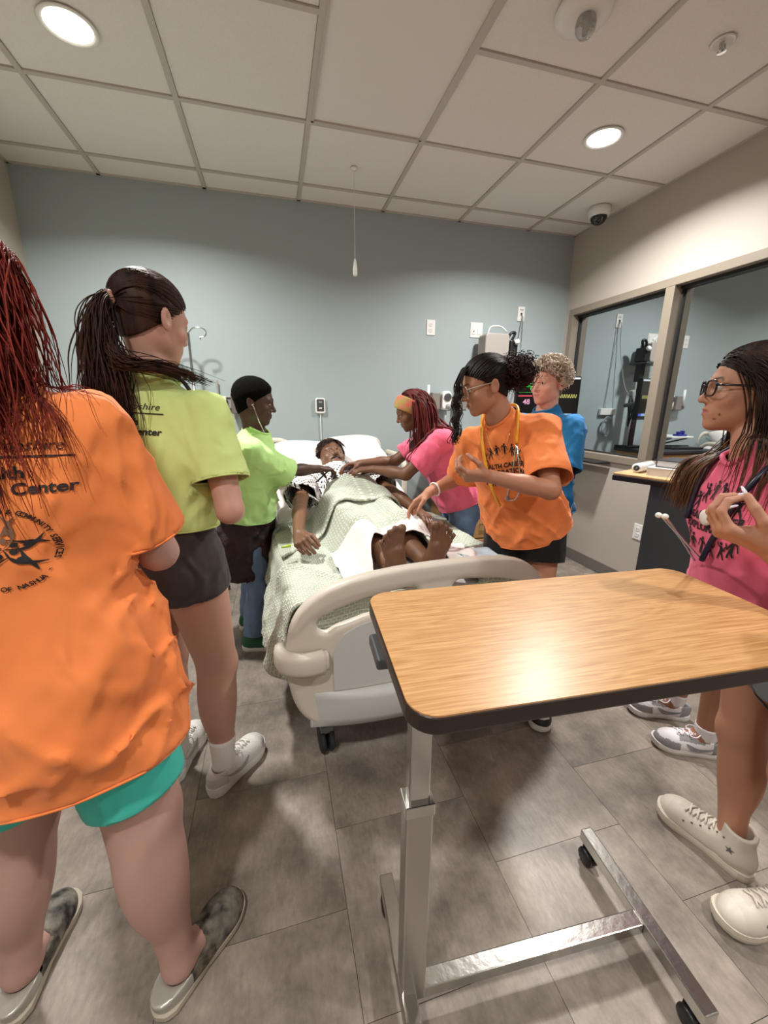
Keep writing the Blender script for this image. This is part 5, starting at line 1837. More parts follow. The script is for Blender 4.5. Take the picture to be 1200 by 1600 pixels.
def sock(p, side, m, z0, z1, rk=1.0):
    hp, kn, an = p.leg[side][:3]
    k = p.k
    ax = unit(kn - an)
    n = 16; mb = MB(); a0 = an + ax * (z0 - .02)
    path = [an + ax * t for t in np.linspace(z0, z1, 8)]
    rad = [(.0365 + .010 * max(0, (t - .05)) / .1) * k * rk for t in np.linspace(z0, z1, 8)]
    mb.tube(path, rad, 18, caps=False)
    return mb.build('sock', m, p.root, smooth=True, world=True, solid=-.003)

def glasses(p, m, r=.0006, lens=None, wid=.0255, hgt=.020, z=-.002, name='glasses', rimr=.0022):
    g = empty(name, tuple(p.head - np.array(rootloc(p.root)))); g.parent = p.root
    mb = MB()
    for sx in (-1, 1):
        P = [p.hl((sx * (.0325 + (a * 1.0)), .1035 - abs(.0325 + a) * .16, z + b)) for a, b in rrect(wid * 2, hgt * 2, hgt * .75, 5)]
        mb.tube(P + [P[0]], rimr * p.hs, 6, caps=False)
        mb.tube([p.hl((sx * .0585, .095, z + .008)), p.hl((sx * .071, .080, z + .008)), p.hl((sx * .0765, .02, z + .007)), p.hl((sx * .0765, -.010, z + .006)), p.hl((sx * .074, -.028, z - .012))], rimr * 1.1 * p.hs, 6)
        if lens:
            MB().add([p.hl((sx * (.0325 + a), .1030 - abs(.0325 + a) * .16, z + b)) for a, b in rrect(wid * 2, hgt * 2, hgt * .75, 5)], [tuple(range(24))]).build('lens', lens, g, world=True)
    mb.tube([p.hl((-.0075, .1035, z + .006)), p.hl((0, .1065, z + .009)), p.hl((.0075, .1035, z + .006))], rimr * p.hs, 6)
    mb.build('frame', m, g, smooth=True, world=True)
    return g

# ================================================================== clothing materials
C_orange = fabric('neon_orange_cotton', (236, 136, 76), second=(229, 124, 66))
C_lime = fabric('neon_lime_cotton', (206, 226, 144), second=(196, 216, 132))
C_green = fabric('neon_green_cotton', (188, 230, 148), second=(176, 218, 136))
C_pink = fabric('neon_pink_cotton', (228, 106, 134), second=(218, 98, 126))
C_blue = fabric('blue_cotton', (34, 112, 164), second=(28, 100, 150))
C_dgrey = fabric('dark_grey_jersey', (66, 62, 62), .7)
C_black = fabric('black_jersey', (20, 19, 20), .7)
C_teal = fabric('aqua_jersey', (70, 196, 180), .6)
C_denim = fabric('light_denim', (108, 132, 164), .85, (86, 110, 146))
C_khaki = fabric('pale_khaki', (190, 172, 160), .85)
C_sock = mat('white_rib_sock', (232, 228, 226), .9, bump=(120, .4, (1, 1, .1), .004))
M_ink = mat('black_print_ink', (24, 20, 22), .7)
M_inkgrey = mat('grey_print_ink', (120, 88, 66), .7)

def back_print_polys():
    P = []
    def line(s, x, y, size, **k):
        vs, fs = text_polys(s, size, **k); P.append(([(q.x + x, q.y + y) for q in vs], fs))
    x0 = -.088
    line('Southern', x0 + .002, .176, .0245, shear=.22)
    line('New Hampshire', x0 + .002, .150, .0245, shear=.22, spacing=1.02)
    P.append(([(x0, .1385), (x0 + .180, .1385), (x0 + .180, .1415), (x0, .1415)], [(0, 1, 2, 3)]))
    line('Area Health', x0, .1085, .0250, bold=.0007)
    line('Education Center', x0, .083, .0250, bold=.0007)
    P.extend(arc_text('DIVISION OF PUBLIC HEALTH & COMMUNITY SERVICES', .060, -128, 118, .0105, bold=.0003))
    P.extend(arc_text('* CITY OF NASHUA *', .066, 229, 131, .0105, inside=True, bold=.0003))
    return P
def emblem_polys():
    dark = []; grey = []
    for i, a in enumerate((8, 72, 126, 208, 276)):
        acc = grey if i == 0 else dark
        t = math.radians(a)
        def rot(q): return (q[0] * math.cos(t) + q[1] * math.sin(t), -q[0] * math.sin(t) + q[1] * math.cos(t))
        def add(poly): acc.append(([rot(q) for q in poly[0]], poly[1]))
        add(ribbon_poly([(0.001, .001), (.008, .014), (.009, .026), (.004, .040), (-.004, .053)], [.0006, .0016, .0030, .0028, .0005]))
        add(ribbon_poly([(-.012, .008), (-.004, .020), (.002, .030), (.006, .042), (.012, .052)], [.0005, .0014, .0034, .0024, .0005]))
        add(ribbon_poly([(.006, .022), (.003, .029), (.002, .036)], [.002, .0046, .002]))
        add(disc_poly((-.001, .0125), .0040, .0050))
    return dark, grey
def figure(x, y, h, ph, fl=1):
    L = []
    L.append(disc_poly((x, y + h * .90), h * .09, h * .10, 10))
    L.append(ribbon_poly([(x, y + h * .78), (x + .01 * h, y + h * .6), (x, y + h * .42)], [h * .09, h * .085, h * .07]))
    L.append(ribbon_poly([(x - h * .03, y + h * .45), (x - h * (.10 + .06 * math.sin(ph)), y + h * .2), (x - h * (.12 + .1 * math.sin(ph)), y)], [h * .06, h * .045, h * .035]))
    L.append(ribbon_poly([(x + h * .03, y + h * .45), (x + h * (.08 + .08 * math.cos(ph)), y + h * .2), (x + h * (.14 + .08 * math.cos(ph)), y)], [h * .06, h * .045, h * .035]))
    L.append(ribbon_poly([(x - h * .06, y + h * .74), (x - h * .2, y + h * (.62 + .2 * math.sin(ph * 2))), (x - h * .28, y + h * (.66 + .35 * math.sin(ph)))], [h * .04, h * .035, h * .025]))
    L.append(ribbon_poly([(x + h * .06, y + h * .74), (x + h * .2, y + h * (.60 + .2 * math.cos(ph * 2))), (x + h * .28, y + h * (.60 + .35 * math.cos(ph)))], [h * .04, h * .035, h * .025]))
    return L
def front_print_polys():
    P = []
    for i in range(6):
        a = math.radians(-50 + 20 * i)
        P.extend(figure(.085 * math.sin(a), -.02 + .085 * math.cos(a) - .015, .042, i * 1.3))
    for s, y, sz in (('HEALTH CAREER', .004, .0225), ('EXPLORATION', -.022, .0255)):
        vs, fs = text_polys(s, sz, .0009, align='CENTER'); P.append(([(q.x, q.y + y) for q in vs], fs))
    for i in range(6):
        a = math.radians(-58 + 23 * i)
        P.extend(figure(.085 * math.sin(a), -.050 - .030 * math.cos(a), .042, i * 1.7 + .5))
    return P
def put_back_print(p, shift=0.0, zc=None):
    dark, grey = emblem_polys()
    c = p.pelvis + p.RT @ V(shift, -.1, 0)
    c = c + p.T * ((zc - c[2]) / p.T[2])
    print_on(p, p.shirt_v, p.shirt_f, c, p.RT[:, 0], p.RT[:, 2], -p.RT[:, 1], back_print_polys() + dark, M_ink, 'back_print')
    print_on(p, p.shirt_v, p.shirt_f, c, p.RT[:, 0], p.RT[:, 2], -p.RT[:, 1], grey, M_inkgrey, 'back_print')
def put_front_print(p, zc, shift=0.0, scale=1.0):
    c = p.pelvis + p.RT @ V(shift, .1, 0)
    c = c + p.T * ((zc - c[2]) / p.T[2])
    print_on(p, p.shirt_v, p.shirt_f, c, -p.RT[:, 0] * scale, p.RT[:, 2] * scale, p.RT[:, 1], front_print_polys(), M_ink, 'front_print')
def steth_tube(name, pts, r, m, label, ends=None, group='stethoscopes in use'):
    """flexible tube as a thing of its own with parts"""
    root = empty(name, tuple(pts[0]), 0, label, 'stethoscope', group)
    MB().tube(bez(pts, 8), r, 8).build('tubing', m, root, smooth=True, world=True)
    return root

# ================================================================== orange shirt, red hair (foreground left)
p1 = Person('person with long red hair in an oversized orange t-shirt seen from behind', .480, -2.455, 1.655, (.06, 1), (186, 148, 136), lean=(.0, .02), fat=1.04, shw=.92,
            headpos=(.470, -2.425, 1.525), headdir=(.75, .66, -.05), hopt=dict(jaw=.95))
p1.legf = 1.36
p1.set_leg('R', (.628, -2.615), (.778, -2.418)); p1.set_leg('L', (.309, -2.546), (.320, -2.300))
p1.set_arm('R', (.58, -2.18, 1.12), (.50, -.80, -.5), hn=(-1, 0, 0), hs=(0, 0, 1), curl=.5)
p1.set_arm('L', (.34, -2.20, 1.12), (-.50, -.80, -.5), hn=(1, 0, 0), hs=(0, 0, 1), curl=.5)
p1.body()
tshirt(p1, C_orange, hemz=-.215, hem=(.220, .186), chest=(.164, .126), sleeve=.80, sr=(.062, .092), amp=.017, seed=3.3, fx=6.5, fz=5, drop=.02, neckr=.066, legpad=.138)
put_back_print(p1, .066, 1.125)
trousers(p1, C_teal, legt=.80, r=(.106, .096), name='bike_shorts', amp=.002, hipx=.172, hipy=.128)
H_red = hair_mat('red_hair', (88, 24, 19), (146, 52, 36))
hair_cap(p1, H_red, .004)
r_ = np.random.default_rng(11)
rt_, dr_ = [], []
while len(rt_) < 1700:
    a, e = r_.uniform(-PI, PI), r_.uniform(-.5, 1.5)
    q = scalp(np.array(a), np.array(e), .004)
    if hairline(q) < .0: continue
    rt_.append(p1.hl(q)); side = np.sign(q[0]) or 1
    dr_.append(p1.RH @ unit(V(side * .5 + q[0] * 6, -.35 + q[1] * 3 - .3, .1)) )
bk = -p1.fwd
strands('hair', grow(rt_, dr_, 26, .0165, .46, [p1.F, p1.shirtF], .008, .26, 4, .7, pull=lambda P, t: np.tile(bk * .06 * (1 - t) + p1.right * .05 * t, (len(P), 1))), .0011, .0004, H_red, p1.root, mid=.0016, lenvar=.45)
M_ring = mat('gold_hoop', (190, 160, 110), .25, metal=1.0)
ec = p1.hl((.082, -.012, -.052))
MB().tube([ec + p1.RH @ V(.001, .016 * math.sin(t), -.016 + .016 * math.cos(t)) for t in np.linspace(0, 2 * PI, 20)], .0012, 6, caps=False).build('earring', M_ring, p1.root, smooth=True, world=True)
slip = dict(upper=mat('silver_heel_leather', (176, 172, 164), .3, metal=.35), sole=mat('cream_rubber', (176, 166, 148), .6), toe=mat('black_white_print_canvas', (30, 28, 26), .7, var=(30, .8, (150, 144, 132))), panel=mat('dark_canvas', (52, 52, 48), .75, var=(60, .6, (150, 140, 118))), lace=M_white)
for sd in 'RL': shoe(p1, sd, .262, 'slip', mats=slip, sole=.022, wid=1.05, laces=False)

# ================================================================== lime shirt, ponytail
p2 = Person('person with a brown ponytail in a lime t-shirt and dark grey shorts', .590, -1.975, 1.685, (.34, .94), (192, 148, 130), lean=(.034, .02), shw=.93,
            headpos=(.645, -1.955, 1.578), headdir=(.66, .75, -.20), hopt=dict(jaw=.92))
p2.legf = 1.22
p2.set_leg('R', (.668, -2.075), (.815, -1.895)); p2.set_leg('L', (.520, -1.985), (.575, -1.745))
p2.set_arm('R', (.79, -1.86, 1.12), (.12, -1, -.3), hn=(-1, 0, 0), hs=(0, 0, 1), curl=.6)
p2.set_arm('L', (.66, -1.68, 1.14), (-.9, -.2, -.4), hn=(1, 0, 0), hs=(0, 0, 1), curl=.6)
p2.body()
tshirt(p2, C_lime, hemz=.105, hem=(.172, .136), chest=(.168, .122), sleeve=.68, sr=(.058, .082), amp=.012, seed=1.7, drop=.016)
put_back_print(p2, -.005, 1.185)
trousers(p2, C_dgrey, legt=.25, r=(.103, .106), waist=.19, amp=.0025, hipx=.180, hipy=.140)
H_brown = hair_mat('dark_brown_hair', (40, 25, 21), (74, 48, 38))
hair_cap(p2, H_brown, .005)
tie_l = (0, -.116, .006)
strands('hair', pulled_back(p2, tie_l, 700, 5), .0015, .0014, H_brown, p2.root)
tie = p2.hl(tie_l)
MB().tube([tie + p2.RH @ V(.017 * math.cos(t), -.004 - .004 * math.sin(3 * t), .017 * math.sin(t)) for t in np.linspace(0, 2 * PI, 22)], .0065, 8, caps=False).build('hair_tie', mat('tan_hair_tie', (176, 140, 122), .8), p2.root, smooth=True, world=True)
r_ = np.random.default_rng(21)
N = 1000
rts = tie + r_.normal(0, .008, (N, 3)); drs = [p2.RH @ V(r_.normal(0, .22), -1, -.40 + r_.normal(0, .20)) for _ in range(N)]
strands('ponytail', grow(rts, drs, 26, .0165, .42, [p2.F, p2.shirtF], .010, .20, 3), .0012, .0004, H_brown, p2.root, mid=.0017, lenvar=.35)
A_ = p2.hl((.012, -.128, -.060)); B_ = p2.hl((.055, -.118, -.150)); E_ = p2.shR + V(0, 0, .085) + p2.fwd * .035
paths = []
for i in range(190):
    e_ = E_ + r_.normal(0, .012, 3) * V(1.6, 1, .4) + p2.right * r_.uniform(-.05, .02)
    m_ = B_ * .5 + e_ * .5 + V(0, 0, .015) + r_.normal(0, .007, 3) - p2.fwd * .02
    pa = np.array(bez([A_ + r_.normal(0, .008, 3), B_ + r_.normal(0, .010, 3), m_, e_], 6))
    for _ in range(3):
        d_ = p2.shirtF.ev(pa); mk = d_ < .007
        if not mk.any(): break
        q_ = pa[mk]; g_ = np.stack([p2.shirtF.ev(q_ + np.array(t_) * 1e-3) - d_[mk] for t_ in ((1, 0, 0), (0, 1, 0), (0, 0, 1))], -1)
        g_ /= np.linalg.norm(g_, axis=1, keepdims=True) + 1e-9
        pa[mk] = q_ + g_ * (.007 - d_[mk])[:, None]
    paths.append(pa)
strands('ponytail', np.array(paths), .0012, .0004, H_brown, p2.root, mid=.0017, lenvar=.3)
run = dict(upper=mat('white_mesh', (226, 222, 218), .7, bump=(200, .3)), sole=mat('white_foam', (224, 222, 218), .6), panel=mat('pale_grey_leather', (204, 200, 198), .4), swoosh=mat('silver_trim', (176, 172, 172), .35), tongue=mat('cream_tongue', (214, 206, 194), .7), lace=mat('white_lace', (238, 236, 232), .8))
for sd in 'RL':
    shoe(p2, sd, .262, 'runner', mats=run, sole=.034, wid=1.04)
    sock(p2, sd, C_sock, .0, .115)
M_navytube = mat('navy_tubing', (22, 22, 46), .3)
nk = p2.neck
st2 = steth_tube('stethoscope', [nk + p2.RT @ V(.085, .10, -.16), nk + p2.RT @ V(.088, .075, -.05), nk + p2.RT @ V(.082, .02, .026), nk + p2.RT @ V(.05, -.052, .048), nk + p2.RT @ V(0, -.074, .050), nk + p2.RT @ V(-.05, -.052, .046), nk + p2.RT @ V(-.082, .02, .026), nk + p2.RT @ V(-.088, .075, -.05), nk + p2.RT @ V(-.085, .10, -.16)], .0062, M_navytube, 'navy stethoscope around the neck of the ponytailed person in lime')

# ================================================================== boy in green with stethoscope
p3 = Person('boy with short black hair in a neon green t-shirt listening with a stethoscope', .780, -1.095, 1.475, (1, -.10), (70, 45, 34), lean=(.085, -.06), female=False, headpos=(.872, -1.185, 1.362), headdir=(1, -.03, -.16), headscale=1.07,
            hopt=dict(nose=1.12, lips=1.25, jaw=.95, eye=-.002))
p3.set_leg('R', (.722, -1.175), (.955, -1.20)); p3.set_leg('L', (.690, -.945), (.92, -.90))
p3.set_arm('R', (1.195, -1.03, .995), (-.1, -.3, -1), hf=(.85, .45, -.12), hn=(-.1, .1, -1), hs=(-.3, 1, 0), curls=[.65, .75, .75, .7], thumb=(.7, .8))
p3.set_arm('L', (1.03, -.86, .98), (-.2, .6, -1), hn=(0, -.3, -1), hs=(0, -1, .2), curl=.45)
p3.body(lip=(66, 36, 34), brow=(18, 13, 11))
tshirt(p3, C_green, hemz=.020, hem=(.228, .192), chest=(.178, .132), sleeve=.93, sr=(.060, .098), amp=.014, seed=6.1, drop=.024, fx=7, neckr=.068)
trousers(p3, C_denim, hipx=.160, hipy=.118, legt=1.90, r=(.084, .078), rk=.072, ra=.066, amp=.006, name='jeans')
C_jacket = mat('black_burgundy_jacket', (22, 16, 20), .75, var=(9, .8, (58, 20, 30)), bump=(30, .4, (1, 1, 1), .02))
Fj = Field(); pv = p3.pelvis
Fj.add(s_ecap(pv, p3.RT, -.34, .07, (.215, .185), (.165, .135), .05), .02)
Fj.disp = fold_disp(pv, frame(p3.fwd), .016, 7, 2.5, 4.4); Fj.amp = .016
jv, jf = Fj.mesh(pv - V(.36, .36, .42), pv + V(.36, .36, .16), .010)
jv, jf = clip_mesh(jv, jf, [s_plane(pv + V(0, 0, .055), (0, 0, 1)), lambda P: -(P[:, 2] - (pv[2] - .30 + .30 * np.clip(((pv[1] + .02) - P[:, 1]) / .2, -.4, 1) * -.15 + .16 * np.abs(P[:, 0] - pv[0] - .06)))])
jv, _l = smooth_rims(jv, jf)
np_mesh('tied_jacket', jv, jf, C_jacket, p3.root, solid=.006)
H_blk = mat('short_black_hair', (8, 7, 7), .95, spec=.08, bump=(420, .8, (1, 1, 1), .004))
hair_cap(p3, H_blk, .012, amp=.0015, freq=140, hl=lambda q: np.minimum(hairline(q) + .004, .30))
gsh = dict(upper=mat('green_canvas', (38, 92, 62), .8, bump=(180, .4)), sole=mat('white_rubber', (222, 222, 218), .5), toe=mat('green_toe', (40, 84, 60), .7), lace=mat('white_lace', (238, 236, 232), .8), tongue=mat('brown_tongue', (84, 50, 40), .8))
for sd in 'RL': shoe(p3, sd, .245, 'high', mats=gsh, sole=.028)
earR = p3.hl((.080, .000, -.018)); earL = p3.hl((-.080, .000, -.018)); yk = p3.hl((.0, .075, -.165))
chestp = V(1.262, -.955, .975)
st3 = steth_tube('stethoscope', [yk, yk + V(.02, -.03, -.10), V(.985, -1.10, 1.02), V(1.05, -1.02, .905), V(1.16, -.96, .90), V(1.235, -.95, .955), chestp], .0055, M_bcable, 'black stethoscope used by the boy in green on the manikin chest')
for nm, e in (('ear_tube', earR), ('ear_tube', earL)):
    sx = 1 if e is earR else -1
    MB().tube(bez([p3.hl((sx * .074, .002, -.020)), e + p3.RH @ V(sx * .010, .008, -.012), p3.hl((sx * .070, .035, -.09)), p3.hl((sx * .028, .066, -.150)), yk], 6), .0028, 8).ell(tuple(e), (.007, .007, .007), 8, 6).build(nm, M_steel, st3, smooth=True, world=True)
MB().lathe([(0, -.004), (.020, -.004), (.021, 0), (.018, .006), (.008, .010), (0, .012)], tuple(chestp), 18).build('chest_piece', M_steel, st3, smooth=True, world=True)

# ================================================================== girl in pink with braids
p4 = Person('girl with dark red braids and a headband in a pink t-shirt bending over the bed', 2.035, -1.135, 1.53, (-1, .16), (112, 74, 52), lean=(-.205, .03), headpos=(1.722, -1.075, 1.318), headdir=(-.95, .18, -.38), headup=(-.2, 0, 1),
            hopt=dict(nose=1.08, lips=1.15, jaw=.92, eye=-.0022))
p4.set_leg('L', (2.10, -1.22), (1.90, -1.20)); p4.set_leg('R', (2.13, -1.03), (1.92, -1.01))
p4.set_arm('L', (1.500, -1.045, .985), (.1, -.75, -.6), hf=(-.9, .35, -.08), hn=(.05, .1, -1), hs=(.2, 1, 0), curls=[.4, .45, .5, .55], thumb=(.4, .4))
p4.set_arm('R', (1.450, -.900, 1.000), (.2, .5, -.9), hf=(-.95, -.15, -.05), hn=(0, -.2, -1), hs=(0, -1, 0), curls=[.55, .6, .6, .6], thumb=(.5, .5))
p4.body(lip=(104, 58, 52), brow=(24, 17, 14))
tshirt(p4, C_pink, hemz=-.005, hem=(.200, .170), chest=(.176, .132), sleeve=.74, sr=(.062, .090), amp=.014, seed=8.2, fx=7)
trousers(p4, C_denim, legt=1.93, r=(.098, .088), rk=.068, ra=.058, amp=.004, name='jeans', hipx=.178)
H_braid = hair_mat('burgundy_braids', (58, 20, 20), (112, 40, 36), .6)
hair_cap(p4, H_braid, .005)
r_ = np.random.default_rng(33); rt_, dr_ = [], []
while len(rt_) < 95:
    a, e = r_.uniform(-PI, PI), r_.uniform(-.3, 1.45)
    q = scalp(np.array(a), np.array(e), .006)
    if hairline(q) < .088: continue
    rt_.append(p4.hl(q)); dr_.append(p4.RH @ unit(V(q[0] * 8, -1.0, .15)))
bp_ = grow(rt_, dr_, 34, .0135, .40, [p4.F, p4.shirtF], .010, .08, 6, .8, pull=lambda P, t: np.tile(V(.02, -.07, 0) * (1 - t), (len(P), 1)))
strands('braids', bp_, .0050, .0030, H_braid, p4.root, n=6, mid=.0056)
Fh = Field(); c4, R4, s4 = p4.head, p4.RH, p4.hs
def band(P):
    q = ((P - c4) @ R4) / s4
    d = sd_ell(q, SC, SR + .013)
    u = (q[..., 2] - .88 * (q[..., 1] - .083) - .062) / 1.33
    return np.maximum(d, np.abs(u - .030) - .042) * s4
Fh.add(band, .001)
hv_, hf_ = Fh.mesh(c4 - .15, c4 + .15, .0045)
np_mesh('headband', hv_, hf_, mat('tie_dye_headband', (150, 158, 72), .8, var=(22, 1.0, (214, 96, 104))), p4.root)
e4 = p4.hl((-.080, -.002, -.018)); e4r = p4.hl((.080, -.002, -.018)); y4 = p4.hl((0, .070, -.175)); c4p = V(1.370, -.865, 1.005)
st4 = steth_tube('stethoscope', [y4, y4 + V(-.005, -.02, -.12), V(1.66, -1.10, .97), V(1.60, -.98, .935), V(1.46, -.88, .965), c4p], .0055, M_bcable, 'black stethoscope used by the braided girl in pink on the manikin chest')
for sx, e in ((-1, e4), (1, e4r)):
    MB().tube(bez([e, e + p4.RH @ V(sx * .012, .010, -.02), p4.hl((sx * .066, .035, -.10)), y4], 6), .0028, 8).ell(tuple(e), (.007, .007, .007), 8, 6).build('ear_tube', M_steel, st4, smooth=True, world=True)
MB().lathe([(0, -.004), (.020, -.004), (.021, 0), (.018, .006), (.008, .010), (0, .012)], tuple(c4p), 18).build('chest_piece', M_steel, st4, smooth=True, world=True)
drk = dict(upper=C_black, sole=M_white, lace=M_white)
for sd in 'RL': shoe(p4, sd, .245, 'dunk', mats=drk)

# ================================================================== orange shirt, glasses, yellow stethoscope
p5 = Person('person with glasses and curly black ponytail in an orange t-shirt touching the manikin hand', 2.060, -1.745, 1.60, (-.70, -.71), (180, 128, 100), lean=(-.190, -.055), shw=.93, headpos=(1.782, -1.800, 1.428), headdir=(-.95, .20, -.30), headup=(-.05, 0, 1),
            hopt=dict(jaw=.92, lips=1.2, nose=.92))
p5.set_leg('L', (2.085, -1.915), (1.965, -2.145)); p5.set_leg('R', (2.06, -1.66), (1.93, -1.84))
p5.set_arm('L', (1.705, -2.005, 1.098), (1, -.55, -.6), hf=(-.95, .15, .02), hn=(.1, .55, .8), hs=(-.1, -.8, .6), curls=[.85, .95, 1.0, 1.0], thumb=(.9, .9))
p5.set_arm('R', (1.645, -1.585, .955), (.2, .6, -.6), hf=(-.75, .15, -.62), hn=(-.45, -.1, -.9), hs=(.1, -1, .1), curls=[.35, .4, .45, .5], thumb=(.3, .3), spread=.10)
p5.body(brow=(26, 18, 15))
tshirt(p5, C_orange, hemz=-.055, hem=(.200, .178), chest=(.172, .130), sleeve=.80, sr=(.062, .094), amp=.015, seed=2.9, fx=7, drop=.018)
put_front_print(p5, 1.118, .0)
trousers(p5, C_black, legt=.42, r=(.102, .100), amp=.003)
H_black = hair_mat('black_hair', (17, 13, 13), (40, 28, 26))
hair_cap(p5, H_black, .005)
strands('hair', pulled_back(p5, (0, -.112, .030), 640, 9), .0016, .0015, H_black, p5.root)
def curls(cen, rad, n, seed, cr=.010, turns=3.5, ln=.07, tr=.0016, sq=(1, 1, 1), K=26):
    r = np.random.default_rng(seed); out = []
    for _ in range(n):
        d = unit(r.normal(0, 1, 3)) * np.array(sq); st = cen + d * rad * r.uniform(.25, .85)
        ax = unit(d + r.normal(0, .5, 3) + V(0, 0, -.35)); u = unit(np.cross(ax, r.normal(0, 1, 3))); w = np.cross(ax, u)
        t = np.linspace(0, 1, K)[:, None]; ph = 2 * PI * turns * t + r.uniform(0, 6)
        c_ = cr * r.uniform(.6, 1.2)
        out.append(st + ax * ln * r.uniform(.4, 1) * t + (u * np.cos(ph) + w * np.sin(ph)) * c_ * np.minimum(1, t * 4))
    return np.array(out)
bun = p5.hl((-.01, -.138, .010))
H_curl = hair_mat('dark_brown_curls', (30, 19, 18), (66, 38, 32))
strands('curly_ponytail', curls(bun, .066, 520, 4, .008, 3.5, .050), .0015, .0011, H_curl, p5.root, n=4)
r_ = np.random.default_rng(3)
for j in range(2):
    N = 26
    q0 = [scalp(np.array(sg * r_.uniform(.15, .55)), np.array(r_.uniform(.45, .75)), .006) for sg in r_.choice([-1, 1], N)]
    base = grow([p5.hl(q) for q in q0], [p5.RH @ V(q[0] * 3, 1, .15) for q in q0], 34, .0085, .40, [p5.F], .014, .05, 14 + j, .78)
    t = np.linspace(0, 1, 35)[None, :, None]; ph = r_.uniform(0, 6, (N, 1, 1)) * .4 + t * 2 * PI * 4.0
    base = base + (p5.RH[:, 0] * np.sin(ph) + p5.RH[:, 1] * np.cos(ph)) * .010 * t ** .8
    strands('bangs', base, .0016, .0010, H_black, p5.root, n=5)
glasses(p5, mat('clear_frame', (190, 172, 160), .15, trans=.3), rimr=.0024)
bnd = dict(upper=mat('black_leather', (18, 18, 20), .4), sole=mat('white_rubber', (222, 222, 218), .5), toe=mat('white_leather2', (230, 228, 230), .45), panel=mat('black_leather', (18, 18, 20), .4), lace=mat('black_lace', (24, 24, 26), .7), swoosh=mat('white_leather2', (230, 228, 230), .45))
wbase = dict(bnd); wbase['upper'] = bnd['toe']; wbase['swoosh'] = bnd['panel']
for sd in 'RL': shoe(p5, sd, .255, 'dunk', mats=wbase)
w5 = p5.arm['R'][2]; a5 = unit(w5 - p5.arm['R'][1])
def bracelet(p, c, ax, r, tr, m, name, tilt=(0, 0, 0), beads=0):
    ax = unit(V(ax) + V(tilt)); u = unit(np.cross(ax, (0, 0, 1))); w = np.cross(ax, u)
    pts = [c + (u * math.cos(t) + w * math.sin(t)) * r for t in np.linspace(0, 2 * PI, 25)]
    if beads:
        mb = MB()
        for t in np.linspace(0, 2 * PI, beads, endpoint=False): mb.ell(tuple(c + (u * math.cos(t) + w * math.sin(t)) * r), (tr, tr, tr), 8, 6)
    else: mb = MB().tube(pts, tr, 8, caps=False)
    return mb.build(name, m, p.root, smooth=True, world=True)
bracelet(p5, w5 - a5 * .035, a5, .0315, .0042, mat('white_wristband', (236, 228, 224), .5), 'wristband')
M_ytube = mat('yellow_tubing', (236, 170, 40), .35)
n5, R5 = p5.neck, p5.RT
def s5(x, y, z):
    q = n5 + R5 @ V(x, y, z)
    for _ in range(4):
        d = p5.shirtF.ev(q[None])[0]
        if d > .011: break
        g = np.array([p5.shirtF.ev((q + np.array(a) * 1e-3)[None])[0] - d for a in ((1, 0, 0), (0, 1, 0), (0, 0, 1))]); q = q + unit(g) * (.011 - d)
    return q
st5 = steth_tube('stethoscope', [s5(.045, .16, -.30), s5(.060, .16, -.20), s5(.068, .12, -.08), s5(.070, .05, .01), s5(.060, -.03, .045), s5(0, -.068, .05), s5(-.060, -.03, .045), s5(-.070, .05, .01), s5(-.064, .10, -.06)], .0062, M_ytube, 'yellow stethoscope hung around the neck of the person with glasses')
MB().tube(bez([s5(-.064, .10, -.06), s5(-.072, .14, -.13), s5(-.070, .16, -.20), s5(-.03, .17, -.265), s5(.0, .17, -.27)], 6), .003, 8).build('ear_tube', M_steel, st5, smooth=True, world=True)
MB().tube(bez([s5(-.064, .10, -.06), s5(-.040, .15, -.14), s5(-.015, .16, -.20), s5(.005, .17, -.255)], 6), .003, 8).build('ear_tube', M_steel, st5, smooth=True, world=True)
MB().ell(tuple(s5(.005, .17, -.262)), (.010, .010, .010), 10, 8).build('ear_tip', M_grey, st5, smooth=True, world=True)
MB().tube(bez([s5(.035, .06, -.02), s5(.02, .11, -.075), s5(0, .125, -.10), s5(-.02, .11, -.075), s5(-.035, .06, -.02)], 5), .0010, 5).build('necklace', M_ring, p5.root, smooth=True, world=True)

# ================================================================== older woman in blue
p6 = Person('woman with short curly grey hair in a blue t-shirt with folded arms', 2.375, -1.405, 1.575, (-.94, -.34), (204, 156, 138), lean=(-.01, 0), headpos=(2.352, -1.418, 1.462), headdir=(-.97, -.25, -.03), fat=1.05, hopt=dict(jaw=1.0, open=.0025, eye=.003))
p6.set_leg('L', (2.43, -1.52), (2.22, -1.56)); p6.set_leg('R', (2.45, -1.33), (2.23, -1.32))
p6.set_arm('L', (2.235, -1.445, 1.115), (.3, -.8, -.8), hf=(.1, 1, .1), hn=(.9, -.1, 0), hs=(0, 0, 1), curls=[.5, .5, .5, .5])
p6.set_arm('R', (2.215, -1.53, 1.135), (.3, .8, -.8), hf=(.35, -1, -.1), hn=(.9, .2, 0), hs=(0, 0, 1), curls=[.6, .6, .6, .6])
p6.body(brow=(150, 124, 106))
tshirt(p6, C_blue, hemz=-.035, hem=(.195, .155), chest=(.174, .128), sleeve=.80, sr=(.060, .090), amp=.012, seed=5.5)
trousers(p6, C_khaki, legt=1.92, r=(.100, .09), rk=.074, ra=.066, amp=.005, name='trousers')
H_grey = hair_mat('grey_blond_hair', (150, 132, 112), (214, 202, 186), .45)
hair_cap(p6, hair_mat('grey_brown_hair', (112, 94, 78), (150, 132, 112)), .010)
r_ = np.random.default_rng(8); cc = []
